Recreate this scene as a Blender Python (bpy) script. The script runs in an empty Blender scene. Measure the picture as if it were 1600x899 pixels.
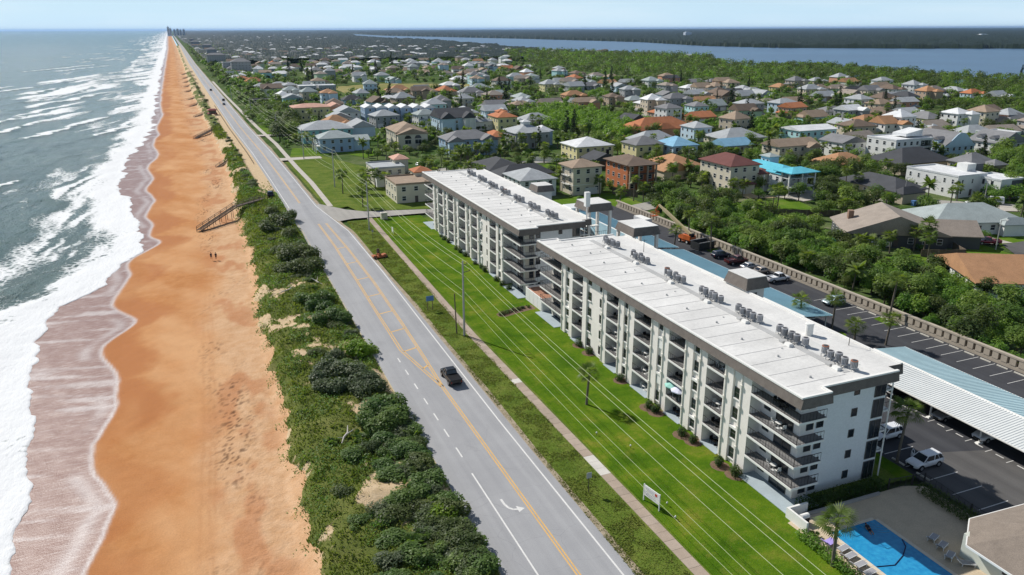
import bpy, math, random
import numpy as np
from mathutils import Vector, Matrix
R = math.radians
rnd = random.Random(7)
SC = bpy.context.scene
COL = SC.collection

# ---------------------------------------------------------------- camera
# world frame: +Y runs along the coast road (away), +X inland, sea on -X, metres
F_PX, CAM_H, HEAD, ROLL = 1200.0, 52.0, R(22.0), R(0.2)
PITCH = math.atan((449.5 - 45.0) / F_PX)
cam = bpy.data.cameras.new('camera')
cam.sensor_width = 36.0
cam.lens = F_PX / 1600 * 36.0
cam.clip_start = 0.5
cam.clip_end = 150000
camo = bpy.data.objects.new('camera', cam)
camo.matrix_world = (Matrix.Translation((0, 0, CAM_H)) @ Matrix.Rotation(-HEAD, 4, 'Z')
                     @ Matrix.Rotation(R(90) - PITCH, 4, 'X') @ Matrix.Rotation(-ROLL, 4, 'Z'))
COL.objects.link(camo)
SC.camera = camo

# ---------------------------------------------------------------- sky, sun, exposure
SUN_AZ, SUN_EL = R(-27.0), R(41.0)          # azimuth measured from +Y towards +X
world = bpy.data.worlds.new('World')
SC.world = world
world.use_nodes = True
wn, wl = world.node_tree.nodes, world.node_tree.links
bg = wn['Background']
sky = wn.new('ShaderNodeTexSky')
sky.sky_type = 'NISHITA'
sky.sun_disc = False
sky.sun_elevation = SUN_EL
sky.sun_rotation = SUN_AZ
sky.altitude = 50
sky.air_density = 1.0
sky.dust_density = 0.0
sky.ozone_density = 4.0
tc = wn.new('ShaderNodeTexCoord')
mp = wn.new('ShaderNodeMapping'); mp.inputs['Scale'].default_value = (1.0, 1.0, 9.0)
nz = wn.new('ShaderNodeTexNoise'); nz.inputs['Scale'].default_value = 2.6; nz.inputs['Detail'].default_value = 7; nz.inputs['Roughness'].default_value = 0.6
rp = wn.new('ShaderNodeValToRGB'); rp.color_ramp.elements[0].position = 0.40; rp.color_ramp.elements[1].position = 0.78
rp.color_ramp.elements[0].color = (0, 0, 0, 1); rp.color_ramp.elements[1].color = (0.40, 0.40, 0.40, 1)
mx = wn.new('ShaderNodeMixRGB'); mx.inputs['Color2'].default_value = (13.8, 15.0, 15.8, 1)
wl.new(tc.outputs['Generated'], mp.inputs['Vector']); wl.new(mp.outputs['Vector'], nz.inputs['Vector'])
wl.new(nz.outputs['Fac'], rp.inputs['Fac']); wl.new(rp.outputs['Color'], mx.inputs['Fac'])
# pale haze towards the horizon all the way round
sx = wn.new('ShaderNodeSeparateXYZ'); wl.new(tc.outputs['Generated'], sx.inputs['Vector'])
hz = wn.new('ShaderNodeMapRange'); hz.inputs['From Min'].default_value = 0.0; hz.inputs['From Max'].default_value = 0.24; hz.inputs['To Min'].default_value = 0.9; hz.inputs['To Max'].default_value = 0.0
wl.new(sx.outputs['Z'], hz.inputs['Value'])
hm = wn.new('ShaderNodeMixRGB'); hm.inputs['Color2'].default_value = (9.6, 13.4, 16.4, 1)
wl.new(hz.outputs['Result'], hm.inputs['Fac']); wl.new(sky.outputs['Color'], hm.inputs['Color1'])
wl.new(hm.outputs['Color'], mx.inputs['Color1']); wl.new(mx.outputs['Color'], bg.inputs['Color'])
bg.inputs['Strength'].default_value = 0.066
sl = bpy.data.lights.new('sun', 'SUN')
sl.energy = 5.0; sl.angle = R(0.5); sl.color = (1.0, 0.955, 0.89)
so = bpy.data.objects.new('sun', sl)
_d = Vector((math.sin(SUN_AZ) * math.cos(SUN_EL), math.cos(SUN_AZ) * math.cos(SUN_EL), math.sin(SUN_EL)))
so.rotation_euler = _d.to_track_quat('Z', 'Y').to_euler()
so.location = _d * 300
COL.objects.link(so)
SC.view_settings.view_transform = 'Standard'
SC.view_settings.look = 'None'
SC.view_settings.exposure = 0.0
SC.view_settings.gamma = 1.0
SC.cycles.use_denoising = True
try: SC.cycles.denoiser = 'OPENIMAGEDENOISE'
except Exception: pass
SC.cycles.max_bounces = 5
SC.cycles.diffuse_bounces = 2
SC.cycles.glossy_bounces = 2
SC.cycles.transmission_bounces = 3
SC.cycles.transparent_max_bounces = 6
SC.cycles.volume_bounces = 0
SC.cycles.caustics_reflective = False
SC.cycles.caustics_refractive = False

# ---------------------------------------------------------------- survey: photo pixel -> ground plan
_cp, _sp, _ca, _sa = math.cos(PITCH), math.sin(PITCH), math.cos(HEAD), math.sin(HEAD)
def G(px, py, z=0.0):
    """plan position (x, y) of the point seen at photo pixel px, py if it lies at height z"""
    u, v = (px - 800) / F_PX, -(py - 449.5) / F_PX
    c, s = math.cos(ROLL), math.sin(ROLL)
    u, v = u * c + v * s, -u * s + v * c
    t = (z - CAM_H) / (-_sp + v * _cp)
    a, b = u * t, (_cp + v * _sp) * t
    return (a * _ca + b * _sa, -a * _sa + b * _ca)

# ---------------------------------------------------------------- numpy noise
_T = np.random.RandomState(3).rand(256, 256)
def vn(x, y):
    x = np.asarray(x, float); y = np.asarray(y, float)
    xi, yi = np.floor(x).astype(int), np.floor(y).astype(int)
    fx, fy = x - xi, y - yi
    fx, fy = fx * fx * (3 - 2 * fx), fy * fy * (3 - 2 * fy)
    a, b = _T[xi % 256, yi % 256], _T[(xi + 1) % 256, yi % 256]
    c, d = _T[xi % 256, (yi + 1) % 256], _T[(xi + 1) % 256, (yi + 1) % 256]
    return (a * (1 - fx) + b * fx) * (1 - fy) + (c * (1 - fx) + d * fx) * fy
def fbm(x, y, o=4, seed=0.0):
    s = 0; a = 0.5; t = 0
    for i in range(o):
        s = s + a * vn(x * 2 ** i + seed + 17.3 * i, y * 2 ** i - seed + 9.1 * i); t += a; a *= 0.5
    return s / t
def sstep(a, b, x):
    t = np.clip((np.asarray(x, float) - a) / (b - a), 0, 1); return t * t * (3 - 2 * t)

# ---------------------------------------------------------------- objects
def tag(o, label=None, cat=None, group=None, kind=None):
    if label: o['label'] = label
    if cat: o['category'] = cat
    if group: o['group'] = group
    if kind: o['kind'] = kind
    return o
def new(name, data=None, parent=None, loc=(0, 0, 0), rz=0.0, scale=None):
    o = bpy.data.objects.new(name, data)
    COL.objects.link(o)
    o.location = loc
    if rz: o.rotation_euler = (0, 0, rz)
    if scale: o.scale = scale if isinstance(scale, tuple) else (scale,) * 3
    if parent: o.parent = parent
    return o
def thing(name, label, cat, loc=(0, 0, 0), rz=0.0, group=None, scale=None):
    return tag(new(name, None, None, loc, rz, scale), label, cat, group)
def copy_tree(o, parent=None):
    c = o.copy(); COL.objects.link(c); c.parent = parent
    for ch in list(o.children): copy_tree(ch, c)
    return c
def np_mesh(name, V, Fq, mats, attrs=None, smooth=False):
    V = np.asarray(V, np.float32); Fq = np.asarray(Fq, np.int32)
    me = bpy.data.meshes.new(name)
    n, k = Fq.shape
    me.vertices.add(len(V)); me.vertices.foreach_set('co', V.ravel())
    me.loops.add(n * k); me.loops.foreach_set('vertex_index', Fq.ravel())
    me.polygons.add(n); me.polygons.foreach_set('loop_start', np.arange(n, dtype=np.int32) * k)
    if smooth: me.polygons.foreach_set('use_smooth', np.ones(n, bool))
    for m in (mats if isinstance(mats, (list, tuple)) else [mats]): me.materials.append(m)
    for an, av in (attrs or {}).items():
        at = me.attributes.new(an, 'FLOAT', 'POINT'); at.data.foreach_set('value', np.asarray(av, np.float32).ravel())
    me.update(calc_edges=True); me.validate()
    return me
def grid_faces(nr, nc):
    i = np.arange((nr - 1) * (nc - 1)); r, c = i // (nc - 1), i % (nc - 1)
    a = r * nc + c
    return np.stack([a, a + 1, a + nc + 1, a + nc], 1)

class MB:
    """collects shapes of one part, builds them as one mesh"""
    def __init__(s): s.v = []; s.f = []; s.mi = []; s.cur = 0
    def mat(s, i): s.cur = i; return s
    def face(s, *pts):
        b = len(s.v); s.v += [tuple(p) for p in pts]; s.f.append(tuple(range(b, b + len(pts)))); s.mi.append(s.cur); return s
    def hexa(s, p):
        b = len(s.v); s.v += [tuple(q) for q in p]
        for q in ((0, 3, 2, 1), (4, 5, 6, 7), (0, 1, 5, 4), (1, 2, 6, 5), (2, 3, 7, 6), (3, 0, 4, 7)):
            s.f.append(tuple(b + i for i in q)); s.mi.append(s.cur)
        return s
    def box(s, x0, x1, y0, y1, z0, z1):
        return s.hexa([(x0, y0, z0), (x1, y0, z0), (x1, y1, z0), (x0, y1, z0), (x0, y0, z1), (x1, y0, z1), (x1, y1, z1), (x0, y1, z1)])
    def taper(s, x0, x1, y0, y1, z0, z1, i=0.0, j=None):
        j = i if j is None else j
        return s.hexa([(x0, y0, z0), (x1, y0, z0), (x1, y1, z0), (x0, y1, z0), (x0 + i, y0 + j, z1), (x1 - i, y0 + j, z1), (x1 - i, y1 - j, z1), (x0 + i, y1 - j, z1)])
    def bar(s, a, b, w, h=None):
        h = w if h is None else h
        a, b = Vector(a), Vector(b); d = (b - a).normalized()
        up = Vector((0, 0, 1)) if abs(d.z) < 0.95 else Vector((0, 1, 0))
        x = d.cross(up).normalized() * (w / 2); y = x.normalized().cross(d) * (h / 2)
        return s.hexa([a - x - y, a + x - y, a + x + y, a - x + y, b - x - y, b + x - y, b + x + y, b - x + y])
    def prism(s, poly, z0, z1):
        n = len(poly); b = len(s.v)
        s.v += [(p[0], p[1], z0) for p in poly] + [(p[0], p[1], z1) for p in poly]
        s.f.append(tuple(b + n + i for i in range(n))); s.mi.append(s.cur)
        s.f.append(tuple(b + n - 1 - i for i in range(n))); s.mi.append(s.cur)
        for i in range(n):
            j = (i + 1) % n; s.f.append((b + i, b + j, b + n + j, b + n + i)); s.mi.append(s.cur)
        return s
    def tube(s, pts, rs, n=8, caps=True):
        b = len(s.v); m = len(pts)
        rs = rs if isinstance(rs, (list, tuple)) else [rs] * m
        for k, p in enumerate(pts):
            p = Vector(p); q = Vector(pts[min(k + 1, m - 1)]) - Vector(pts[max(k - 1, 0)]); q.normalize()
            u = q.orthogonal().normalized() if abs(q.z) < 0.9 else Vector((1, 0, 0)).cross(q).normalized()
            w = q.cross(u)
            for i in range(n):
                t = 2 * math.pi * i / n; s.v.append(tuple(p + (u * math.cos(t) + w * math.sin(t)) * rs[k]))
        for k in range(m - 1):
            for i in range(n):
                j = (i + 1) % n; s.f.append((b + k * n + i, b + k * n + j, b + (k + 1) * n + j, b + (k + 1) * n + i)); s.mi.append(s.cur)
        if caps:
            s.f.append(tuple(b + n - 1 - i for i in range(n))); s.mi.append(s.cur)
            s.f.append(tuple(b + (m - 1) * n + i for i in range(n))); s.mi.append(s.cur)
        return s
    def cyl(s, x, y, z0, z1, r, r2=None, n=12): return s.tube([(x, y, z0), (x, y, z1)], [r, r if r2 is None else r2], n)
    def loft(s, rings):
        b = len(s.v); n = len(rings[0])
        for r in rings: s.v += [tuple(p) for p in r]
        for k in range(len(rings) - 1):
            for i in range(n):
                j = (i + 1) % n; s.f.append((b + k * n + i, b + k * n + j, b + (k + 1) * n + j, b + (k + 1) * n + i)); s.mi.append(s.cur)
        s.f.append(tuple(b + n - 1 - i for i in range(n))); s.mi.append(s.cur)
        s.f.append(tuple(b + (len(rings) - 1) * n + i for i in range(n))); s.mi.append(s.cur)
        return s
    def mesh(s, name, mats, smooth=False):
        me = bpy.data.meshes.new(name); me.from_pydata(s.v, [], s.f)
        for m in (mats if isinstance(mats, (list, tuple)) else [mats]): me.materials.append(m)
        if len(set(s.mi)) > 1: me.polygons.foreach_set('material_index', s.mi)
        if smooth: me.polygons.foreach_set('use_smooth', [True] * len(s.f))
        me.update(); return me
    def build(s, name, mats, parent=None, loc=(0, 0, 0), rz=0.0, smooth=False):
        return new(name, s.mesh(name, mats, smooth), parent, loc, rz)

# ---------------------------------------------------------------- materials
MATS = {}
def lin(c):
    return tuple(((x / 255.0) / 12.92 if x / 255.0 <= 0.04045 else ((x / 255.0 + 0.055) / 1.055) ** 2.4) for x in c)
def nodes(name):
    m = bpy.data.materials.new(name); m.use_nodes = True
    return m, m.node_tree.nodes, m.node_tree.links, m.node_tree.nodes['Principled BSDF']
def noise(n, l, scale, detail=4, rough=0.6, vec=None, dist=0.0):
    t = n.new('ShaderNodeTexNoise'); t.inputs['Scale'].default_value = scale; t.inputs['Detail'].default_value = detail
    t.inputs['Roughness'].default_value = rough; t.inputs['Distortion'].default_value = dist
    if vec is None:
        g = n.new('ShaderNodeNewGeometry'); vec = g.outputs['Position']
    l.new(vec, t.inputs['Vector']); return t.outputs['Fac']
def scaled(n, l, sc, rot=0.0):
    g = n.new('ShaderNodeNewGeometry'); m = n.new('ShaderNodeMapping'); m.inputs['Scale'].default_value = sc; m.inputs['Rotation'].default_value = (0, 0, rot)
    l.new(g.outputs['Position'], m.inputs['Vector']); return m.outputs['Vector']
def ramp(n, l, fac, stops):
    r = n.new('ShaderNodeValToRGB'); e = r.color_ramp.elements
    e[0].position, e[0].color = stops[0][0], (*stops[0][1], 1)
    e[1].position, e[1].color = stops[-1][0], (*stops[-1][1], 1)
    for p, c in stops[1:-1]:
        q = e.new(p); q.color = (*c, 1)
    l.new(fac, r.inputs['Fac']); return r.outputs['Color']
def mixc(n, l, fac, a, b, mode='MIX'):
    m = n.new('ShaderNodeMixRGB'); m.blend_type = mode
    for k, v in (('Fac', fac), ('Color1', a), ('Color2', b)):
        if hasattr(v, 'links'): l.new(v, m.inputs[k])
        elif isinstance(v, (int, float)): m.inputs[k].default_value = v if k == 'Fac' else (v, v, v, 1)
        else: m.inputs[k].default_value = (*v, 1)
    return m.outputs['Color']
def mth(n, l, op, a, b=0.0, clamp=False):
    m = n.new('ShaderNodeMath'); m.operation = op; m.use_clamp = clamp
    for i, v in enumerate((a, b)):
        if hasattr(v, 'links'): l.new(v, m.inputs[i])
        else: m.inputs[i].default_value = v
    return m.outputs[0]
def attr(n, name):
    a = n.new('ShaderNodeAttribute'); a.attribute_name = name; return a.outputs['Fac']
def bump(n, l, bs, h, strength=0.5, dist=0.05):
    b = n.new('ShaderNodeBump'); b.inputs['Strength'].default_value = strength; b.inputs['Distance'].default_value = dist
    l.new(h, b.inputs['Height']); l.new(b.outputs['Normal'], bs.inputs['Normal'])
def pm(name, c, rough=0.8, var=0.12, scale=0.8, metal=0.0, fine=0.0, spec=0.3, bmp=0.0, hue=0.0):
    """plain painted / weathered surface: base colour with soft blotches and fine grain"""
    if name in MATS: return MATS[name]
    m, n, l, b = nodes(name)
    c = tuple(c)
    lo = tuple(max(0, x * (1 - var)) for x in c); hi = tuple(min(1, x * (1 + var)) for x in c)
    f = noise(n, l, scale, 5, 0.65)
    col = ramp(n, l, f, [(0.3, lo), (0.7, hi)])
    if fine:
        f2 = noise(n, l, scale * 14, 3, 0.7)
        col = mixc(n, l, 1.0, col, ramp(n, l, f2, [(0.3, (1 - fine,) * 3), (0.7, (1 + fine * 0.3,) * 3)]), 'MULTIPLY')
        if bmp: bump(n, l, b, f2, bmp, 0.05)
    if hue:
        oi = n.new('ShaderNodeObjectInfo'); hs = n.new('ShaderNodeHueSaturation')
        l.new(mth(n, l, 'MULTIPLY_ADD' if False else 'ADD', mth(n, l, 'MULTIPLY', oi.outputs['Random'], hue), 1.0 - hue / 2), hs.inputs['Value'])
        l.new(col, hs.inputs['Color']); col = hs.outputs['Color']
    l.new(col, b.inputs['Base Color'])
    b.inputs['Roughness'].default_value = rough; b.inputs['Metallic'].default_value = metal
    b.inputs['Specular IOR Level'].default_value = spec
    MATS[name] = m; return m
def glass(name, c=(0.015, 0.02, 0.025), rough=0.08):
    if name in MATS: return MATS[name]
    m, n, l, b = nodes(name)
    f = noise(n, l, 0.35, 2)
    l.new(ramp(n, l, f, [(0.35, c), (0.7, tuple(x * 2.2 for x in c))]), b.inputs['Base Color'])
    b.inputs['Roughness'].default_value = rough; b.inputs['Specular IOR Level'].default_value = 0.6
    MATS[name] = m; return m
# ================================================================ plan curves of the coast
def curve(t):
    ys = np.array([p[0] for p in t], float); xs = np.array([p[1] for p in t], float)
    return lambda y: np.interp(y, ys, xs)
def smooth_rows(a, w):
    k = np.exp(-np.linspace(-2, 2, w) ** 2); k /= k.sum(); return np.convolve(np.pad(a, w // 2, mode='edge'), k, mode='valid')[:len(a)]
road_c = curve([(-200, 29.2), (205, 29.2), (232, 27.4), (292, 26.7), (360, 25.6), (460, 22.8), (636, 19.5), (875, 15.2), (1388, 6.2), (2645, -10), (6000, -60), (12000, -150)])
road_w = curve([(-200, 12.9), (200, 12.9), (240, 9.8), (9000, 9.4)])
toe = curve([(0, 3.4), (69, 4.2), (107, 5.6), (157, 6.2), (197, 7.6), (284, 8.0), (379, 8.6), (485, 5.5), (734, -1), (1400, -9), (2645, -27), (6000, -80), (12000, -170), (70000, -1100)])
film = curve([(0, -18), (82, -17.4), (87, -16.2), (93, -15.2), (100, -16.6), (104, -18.2), (111, -18.8), (118, -18.2), (124, -16.6), (132, -17.1), (140, -18.6), (146, -21.5), (152, -21.0), (158, -17.5), (163, -15.2), (168, -17.8), (175, -22.1), (186, -21), (198, -18.3), (206, -20.5), (216, -18.5),
             (226, -12.0), (236, -16.5), (252, -15.8), (262, -19), (290, -16.4), (310, -20.5), (334, -18.0), (360, -22), (400, -18.5), (440, -22.5), (480, -20), (516, -22.3), (600, -21), (700, -25), (962, -29), (1400, -35), (2645, -52), (6000, -110), (70000, -1150)])
foam_edge = curve([(0, -24), (85, -24.4), (92, -25.8), (100, -25.0), (110, -27.5), (123, -28.4), (136, -30.5), (147, -32.2), (160, -32.6), (171, -32.4), (180, -31.5), (186, -27.0), (193, -24.2), (202, -23.0), (215, -19.6), (224, -17.6), (238, -19.2), (252, -18.2), (262, -21.5), (280, -22.0), (300, -26), (330, -30), (354, -29.5), (390, -31), (432, -28.0), (470, -26), (516, -25.0), (600, -25.5), (700, -28), (962, -32), (1400, -39), (2645, -56), (6000, -116), (70000, -1160)])
SEA = -4.0
def beach_z(x, y):
    t = toe(y)
    return -2.0 - np.clip((t - x), 0, 24) / 24 * 1.85 - np.clip(t - 24 - x, 0, 60) * 0.035
def geo_rows(y0, y1, g, dmin):
    r = [y0]
    while r[-1] < y1: r.append(r[-1] + max(dmin, (r[-1]) * g))
    return np.array(r)

# ---------------------------------------------------------------- beach
def make_beach():
    ys = geo_rows(30, 9000, 0.0042, 0.28)
    s = np.concatenate([np.linspace(0, 1, 118)])
    x0 = toe(ys) + 3.0; x1 = foam_edge(ys) - 8.0
    X = x0[:, None] + (x1 - x0)[:, None] * s[None, :]; Y = np.repeat(ys[:, None], len(s), 1)
    LY = 140 * np.log1p(Y / 140)
    fe = smooth_rows(film(ys), 17)[:, None] + (fbm(LY * 0.22, X * 0 + 3.1, 3) - 0.5) * 1.8
    t = toe(ys)[:, None]
    Z = beach_z(X, Y) + np.clip(X - t, 0, 9) * 0.55
    fade = 1 / (1 + Y / 900)
    cus = fbm(X * 0.10, Y * 0.045, 3, 5.0)
    Z += (fbm(X * 0.55, Y * 0.55, 4) - 0.5) * 0.16 * fade + (cus - 0.5) * 0.5 * sstep(-20, -8, X - t + 0 * Y + 8)
    rough = sstep(-13, -4, X - t)                       # trampled dry sand under the dune
    Z += (fbm(X * 1.7, Y * 1.4, 3, 9.0) - 0.5) * 0.14 * rough * fade
    wash = sstep(0.35, -0.15, X - fe)                   # 1 where the swash film lies
    line = np.exp(-((X - fe + 0.15) / (0.22 + Y * 0.0012)) ** 2)
    st = fbm(Y * 0.55 + X * 0.17, X * 0.07 - Y * 0.02, 4, 21.0)
    streak = sstep(0.55, 0.78, st) * wash
    d = (fe - X)                                         # seaward distance into the film
    lines = np.zeros_like(X)
    for k, (c, w) in enumerate([(4.2, 0.17)]):
        off = (fbm(Y * 0.035, Y * 0 + 5 * k, 2, 31.0 * k) - 0.5) * 9
        lines = np.maximum(lines, np.exp(-((d - c + off) / w) ** 2) * sstep(0.45, 0.6, fbm(Y * 0.07, Y * 0 + k, 2, 3.0)))
    glowf = 0.6 * np.exp(-((d - 1.6 - 2.2 * fbm(Y * 0.12, X * 0, 2, 8)) / 1.1) ** 2) * sstep(0.42, 0.62, fbm(Y * 0.09, X * 0 + 2, 2, 12)) * 0.75
    # cusps: crescent-shaped wetter, darker sand above the film
    ph = Y / np.interp(Y, [60, 250, 900], [22, 24, 60]) + 0.25 * (fbm(Y * 0.02, X * 0, 2) - 0.5) + 0.13
    tooth = ph - np.floor(ph)
    reach = 2.0 + 6.5 * np.sin(np.pi * np.clip(tooth, 0, 1)) ** 0.8 + (fbm(X * 0.15, Y * 0.12, 4, 2.0) - 0.5) * 4
    damp = sstep(1.6, -2.2, (X - fe) - reach + (fbm(X * 0.5, Y * 0.4, 4, 6) - 0.5) * 3.2) * (1 - wash) * (0.45 + 0.55 * sstep(0.25, 0.6, fbm(X * 0.11, Y * 0.06, 3, 41)))
    # finer wet layers between, pale dry tongues
    tong = fbm(X * 0.16 + Y * 0.05, Y * 0.07, 5, 77.0)
    dry = sstep(-11.5, -3.5, (X - t) + (fbm(X * 0.2, Y * 0.12, 4, 15) - 0.5) * 7)
    red = sstep(0.52, 0.66, fbm(X * 0.21, Y * 0.10, 4, 51)) * sstep(-14, -5, X - t) * sstep(3, -3, X - t)
    weed = sstep(0.60, 0.65, fbm(X * 3.1, Y * 2.6, 4, 61)) * np.exp(-(((X - t) + 6.8 + (fbm(Y * 0.045, X * 0, 2, 71) - 0.5) * 8) / 2.6) ** 2)
    weed = np.clip(weed * sstep(0.42, 0.62, fbm(X * 0.13, Y * 0.06, 3, 97)) * 0.85, 0, 1)
    trk = np.zeros_like(X)
    for c in (-8.6, -8.0, -9.6):
        trk = np.maximum(trk, np.exp(-(((X - t) - c + 0.5 * np.sin(Y * 0.02)) / 0.2) ** 2) * 0.8)
    trk *= sstep(220, 120, Y)
    white = np.clip(np.maximum.reduce([line * 0.62, streak * 0.55, glowf * wash]), 0, 1)
    me = np_mesh('beach', np.stack([X, Y, Z], -1).reshape(-1, 3), grid_faces(len(ys), len(s))[:, ::-1], beach_mat(), smooth=True,
                 attrs=dict(wash=wash, white=white, damp=damp, dry=dry, red=red, weed=weed, trk=trk, tong=tong))
    return tag(new('beach', me), 'orange sand beach with wet scalloped cusps', None, kind='structure')
def beach_mat():
    m, n, l, b = nodes('beach_sand')
    f1 = noise(n, l, 0.5, 6, 0.65); f2 = noise(n, l, 5.0, 4, 0.7)
    base = ramp(n, l, f1, [(0.3, (0.44, 0.190, 0.068)), (0.7, (0.53, 0.255, 0.105))])
    base = mixc(n, l, mth(n, l, 'MULTIPLY', mth(n, l, 'SUBTRACT', attr(n, 'tong'), 0.28), 2.0, True), base, (0.60, 0.335, 0.165))
    base = mixc(n, l, attr(n, 'dry'), base, ramp(n, l, f1, [(0.3, (0.52, 0.30, 0.155)), (0.7, (0.64, 0.42, 0.255))]))
    base = mixc(n, l, mth(n, l, 'MULTIPLY', attr(n, 'red'), 0.6), base, (0.43, 0.175, 0.075))
    base = mixc(n, l, mth(n, l, 'MULTIPLY', attr(n, 'damp'), 0.92), base, (0.42, 0.165, 0.056))
    base = mixc(n, l, mth(n, l, 'MULTIPLY', attr(n, 'trk'), 0.5), base, (0.45, 0.22, 0.10))
    base = mixc(n, l, 0.5, base, mixc(n, l, 1.0, base, ramp(n, l, f2, [(0.3, (0.78,) * 3), (0.7, (1.15,) * 3)]), 'MULTIPLY'))
    base = mixc(n, l, mth(n, l, 'MULTIPLY', attr(n, 'weed'), 0.9), base, (0.07, 0.035, 0.02))
    st = noise(n, l, 1.0, 5, 0.7, scaled(n, l, (0.5, 3.2, 1), R(18)))
    film_c = ramp(n, l, st, [(0.30, (0.205, 0.092, 0.062)), (0.52, (0.27, 0.152, 0.120)), (0.70, (0.46, 0.36, 0.32))])
    base = mixc(n, l, attr(n, 'wash'), base, film_c)
    lace = ramp(n, l, noise(n, l, 6.0, 4, 0.8), [(0.38, (0.35,) * 3), (0.6, (1.0,) * 3)])
    wf = mth(n, l, 'MULTIPLY', attr(n, 'white'), lace, True)
    base = mixc(n, l, wf, base, (0.78, 0.76, 0.74))
    l.new(base, b.inputs['Base Color'])
    rg = mth(n, l, 'SUBTRACT', 0.9, mth(n, l, 'MULTIPLY', attr(n, 'wash'), 0.55))
    l.new(mth(n, l, 'SUBTRACT', rg, mth(n, l, 'MULTIPLY', attr(n, 'damp'), 0.25)), b.inputs['Roughness'])
    l.new(mth(n, l, 'ADD', 0.03, mth(n, l, 'MULTIPLY', attr(n, 'wash'), 0.17)), b.inputs['Specular IOR Level'])
    fp = noise(n, l, 2.2, 3, 0.7)
    hgt_ = mth(n, l, 'ADD', mth(n, l, 'MULTIPLY', f2, 0.6), mth(n, l, 'MULTIPLY', fp, mth(n, l, 'ADD', 0.15, mth(n, l, 'MULTIPLY', attr(n, 'dry'), 1.4))))
    bump(n, l, b, hgt_, 0.5, 0.16)
    return m

# ---------------------------------------------------------------- sea
def make_sea():
    ys = geo_rows(34, 70000, 0.0058, 0.33)
    d = [0.0, 0.12, 0.35]
    while d[-1] < 60000: d.append(d[-1] + max(0.35, d[-1] * 0.042))
    d = np.array(d); Y = np.repeat(ys[:, None], len(d), 1)
    lys = 160 * np.log1p(ys / 160); jag = (fbm(lys * 0.35, ys * 0, 4, 3.0) - 0.5) * 2.6 + (fbm(lys * 1.6, ys * 0, 3, 13.0) - 0.5) * 1.0
    x0 = smooth_rows(foam_edge(ys), 15) + jag * np.clip(ys / 150, 0.5, 3)
    X = x0[:, None] - d[None, :]; D = np.repeat(d[None, :], len(ys), 0)
    near = 1 / (1 + Y / 2500)
    LY = 160 * np.log1p(Y / 160)
    wl_ = np.interp(D, [0, 40, 150, 400], [20, 34, 48, 60])
    warp = (fbm(X * 0.010, Y * 0.006, 3, 4) - 0.5) * 46
    ph = (D + 0.30 * Y + warp) / np.interp(D, [0, 60, 200], [27.0, 30.0, 34.0]).mean()
    fr = ph - np.floor(ph)                              # 0..1 within a swell, crest near 0.5
    amp = np.interp(D, [0, 6, 30, 120, 400, 1500], [0, 0.10, 0.5, 0.75, 0.45, 0.25])
    crest = np.exp(-((fr - 0.5) / np.where(fr < 0.5, 0.045, 0.14)) ** 2)
    brk = sstep(0.44, 0.66, fbm(X * 0.012, Y * 0.009, 3, 91))      # where the swell breaks
    chop = (fbm(X * 0.16, Y * 0.12, 4, 8) - 0.5)
    Z = SEA + amp * (crest * (0.35 + 0.75 * brk) - 0.12) + chop * np.interp(D, [0, 8, 60, 500, 3000], [0.1, 0.35, 0.7, 0.8, 0.5]) * near
    bz = beach_z(X, Y)
    k = sstep(0, 9, D)
    Z = bz * (1 - k) + np.maximum(Z, bz + 0.06) * k + np.interp(D, [0, 0.12, 0.5, 4, 12], [0.02, 0.10, 0.16, 0.14, 0])
    # white water, plus sun glitter painted into the offshore patches
    run = np.exp(-D / np.interp(Y, [60, 130, 200, 330, 600, 1200, 4000], [40, 30, 21, 17, 23, 40, 80]))
    f_shore = sstep(0.10, 0.85, run * 1.25 + (fbm(X * 0.09 + LY * .05, LY * 0.07, 4, 33) - 0.5) * 1.1) * (0.55 + 0.75 * fbm(X * 0.22 + LY * .1, LY * 0.16, 4, 23))
    tail = np.where(fr >= 0.47, np.exp(-np.clip(fr - 0.5, 0, 1) / 0.22), 0) * brk
    f_wave = sstep(0.30, 0.8, tail + (fbm(X * 0.05 + .1 * LY, LY * 0.05, 4, 17) - 0.5) * 0.9) * np.interp(D, [0, 15, 150, 240, 400], [0.3, 1, 1, 0.45, 0.0])
    patch = sstep(0.47, 0.68, fbm(X * 0.016, LY * 0.018 + X * 0.006, 5, 63)) * np.interp(D, [10, 35, 60, 130, 230], [0, .7, 1, 1, 0.0]) * np.interp(Y, [260, 420, 900, 4000], [0, 1, 1, .8])
    lace = sstep(0.46, 0.72, fbm(X * 0.30 + LY * 0.12, LY * 0.22 - X * 0.1, 4, 44)) * np.interp(D, [0, 30, 70], [0.8, 0.5, 0])
    c1 = D + 0.30 * Y + warp
    strk = fbm(c1 * 0.11, LY * 0.045, 4, 83)
    patch = patch * sstep(0.40, 0.62, strk) * 0.95
    f_shore = f_shore * (1 - 0.75 * sstep(5, 16, D) * sstep(0.58, 0.42, fbm(c1 * 0.16, LY * 0.06, 4, 19)))
    foam_glint = np.clip(np.maximum.reduce([f_shore, f_wave, patch * 0.85, lace * 0.42]), 0, 1)
    murk = np.exp(-D / 26)
    me = np_mesh('sea', np.stack([X, Y, Z], -1).reshape(-1, 3), grid_faces(len(ys), len(d))[:, ::-1], sea_mat(), smooth=True, attrs=dict(foam_glint=foam_glint, murk=murk, brk=crest * brk))
    return tag(new('sea', me), 'grey-green ocean with rows of breaking surf', None, kind='structure')
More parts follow.
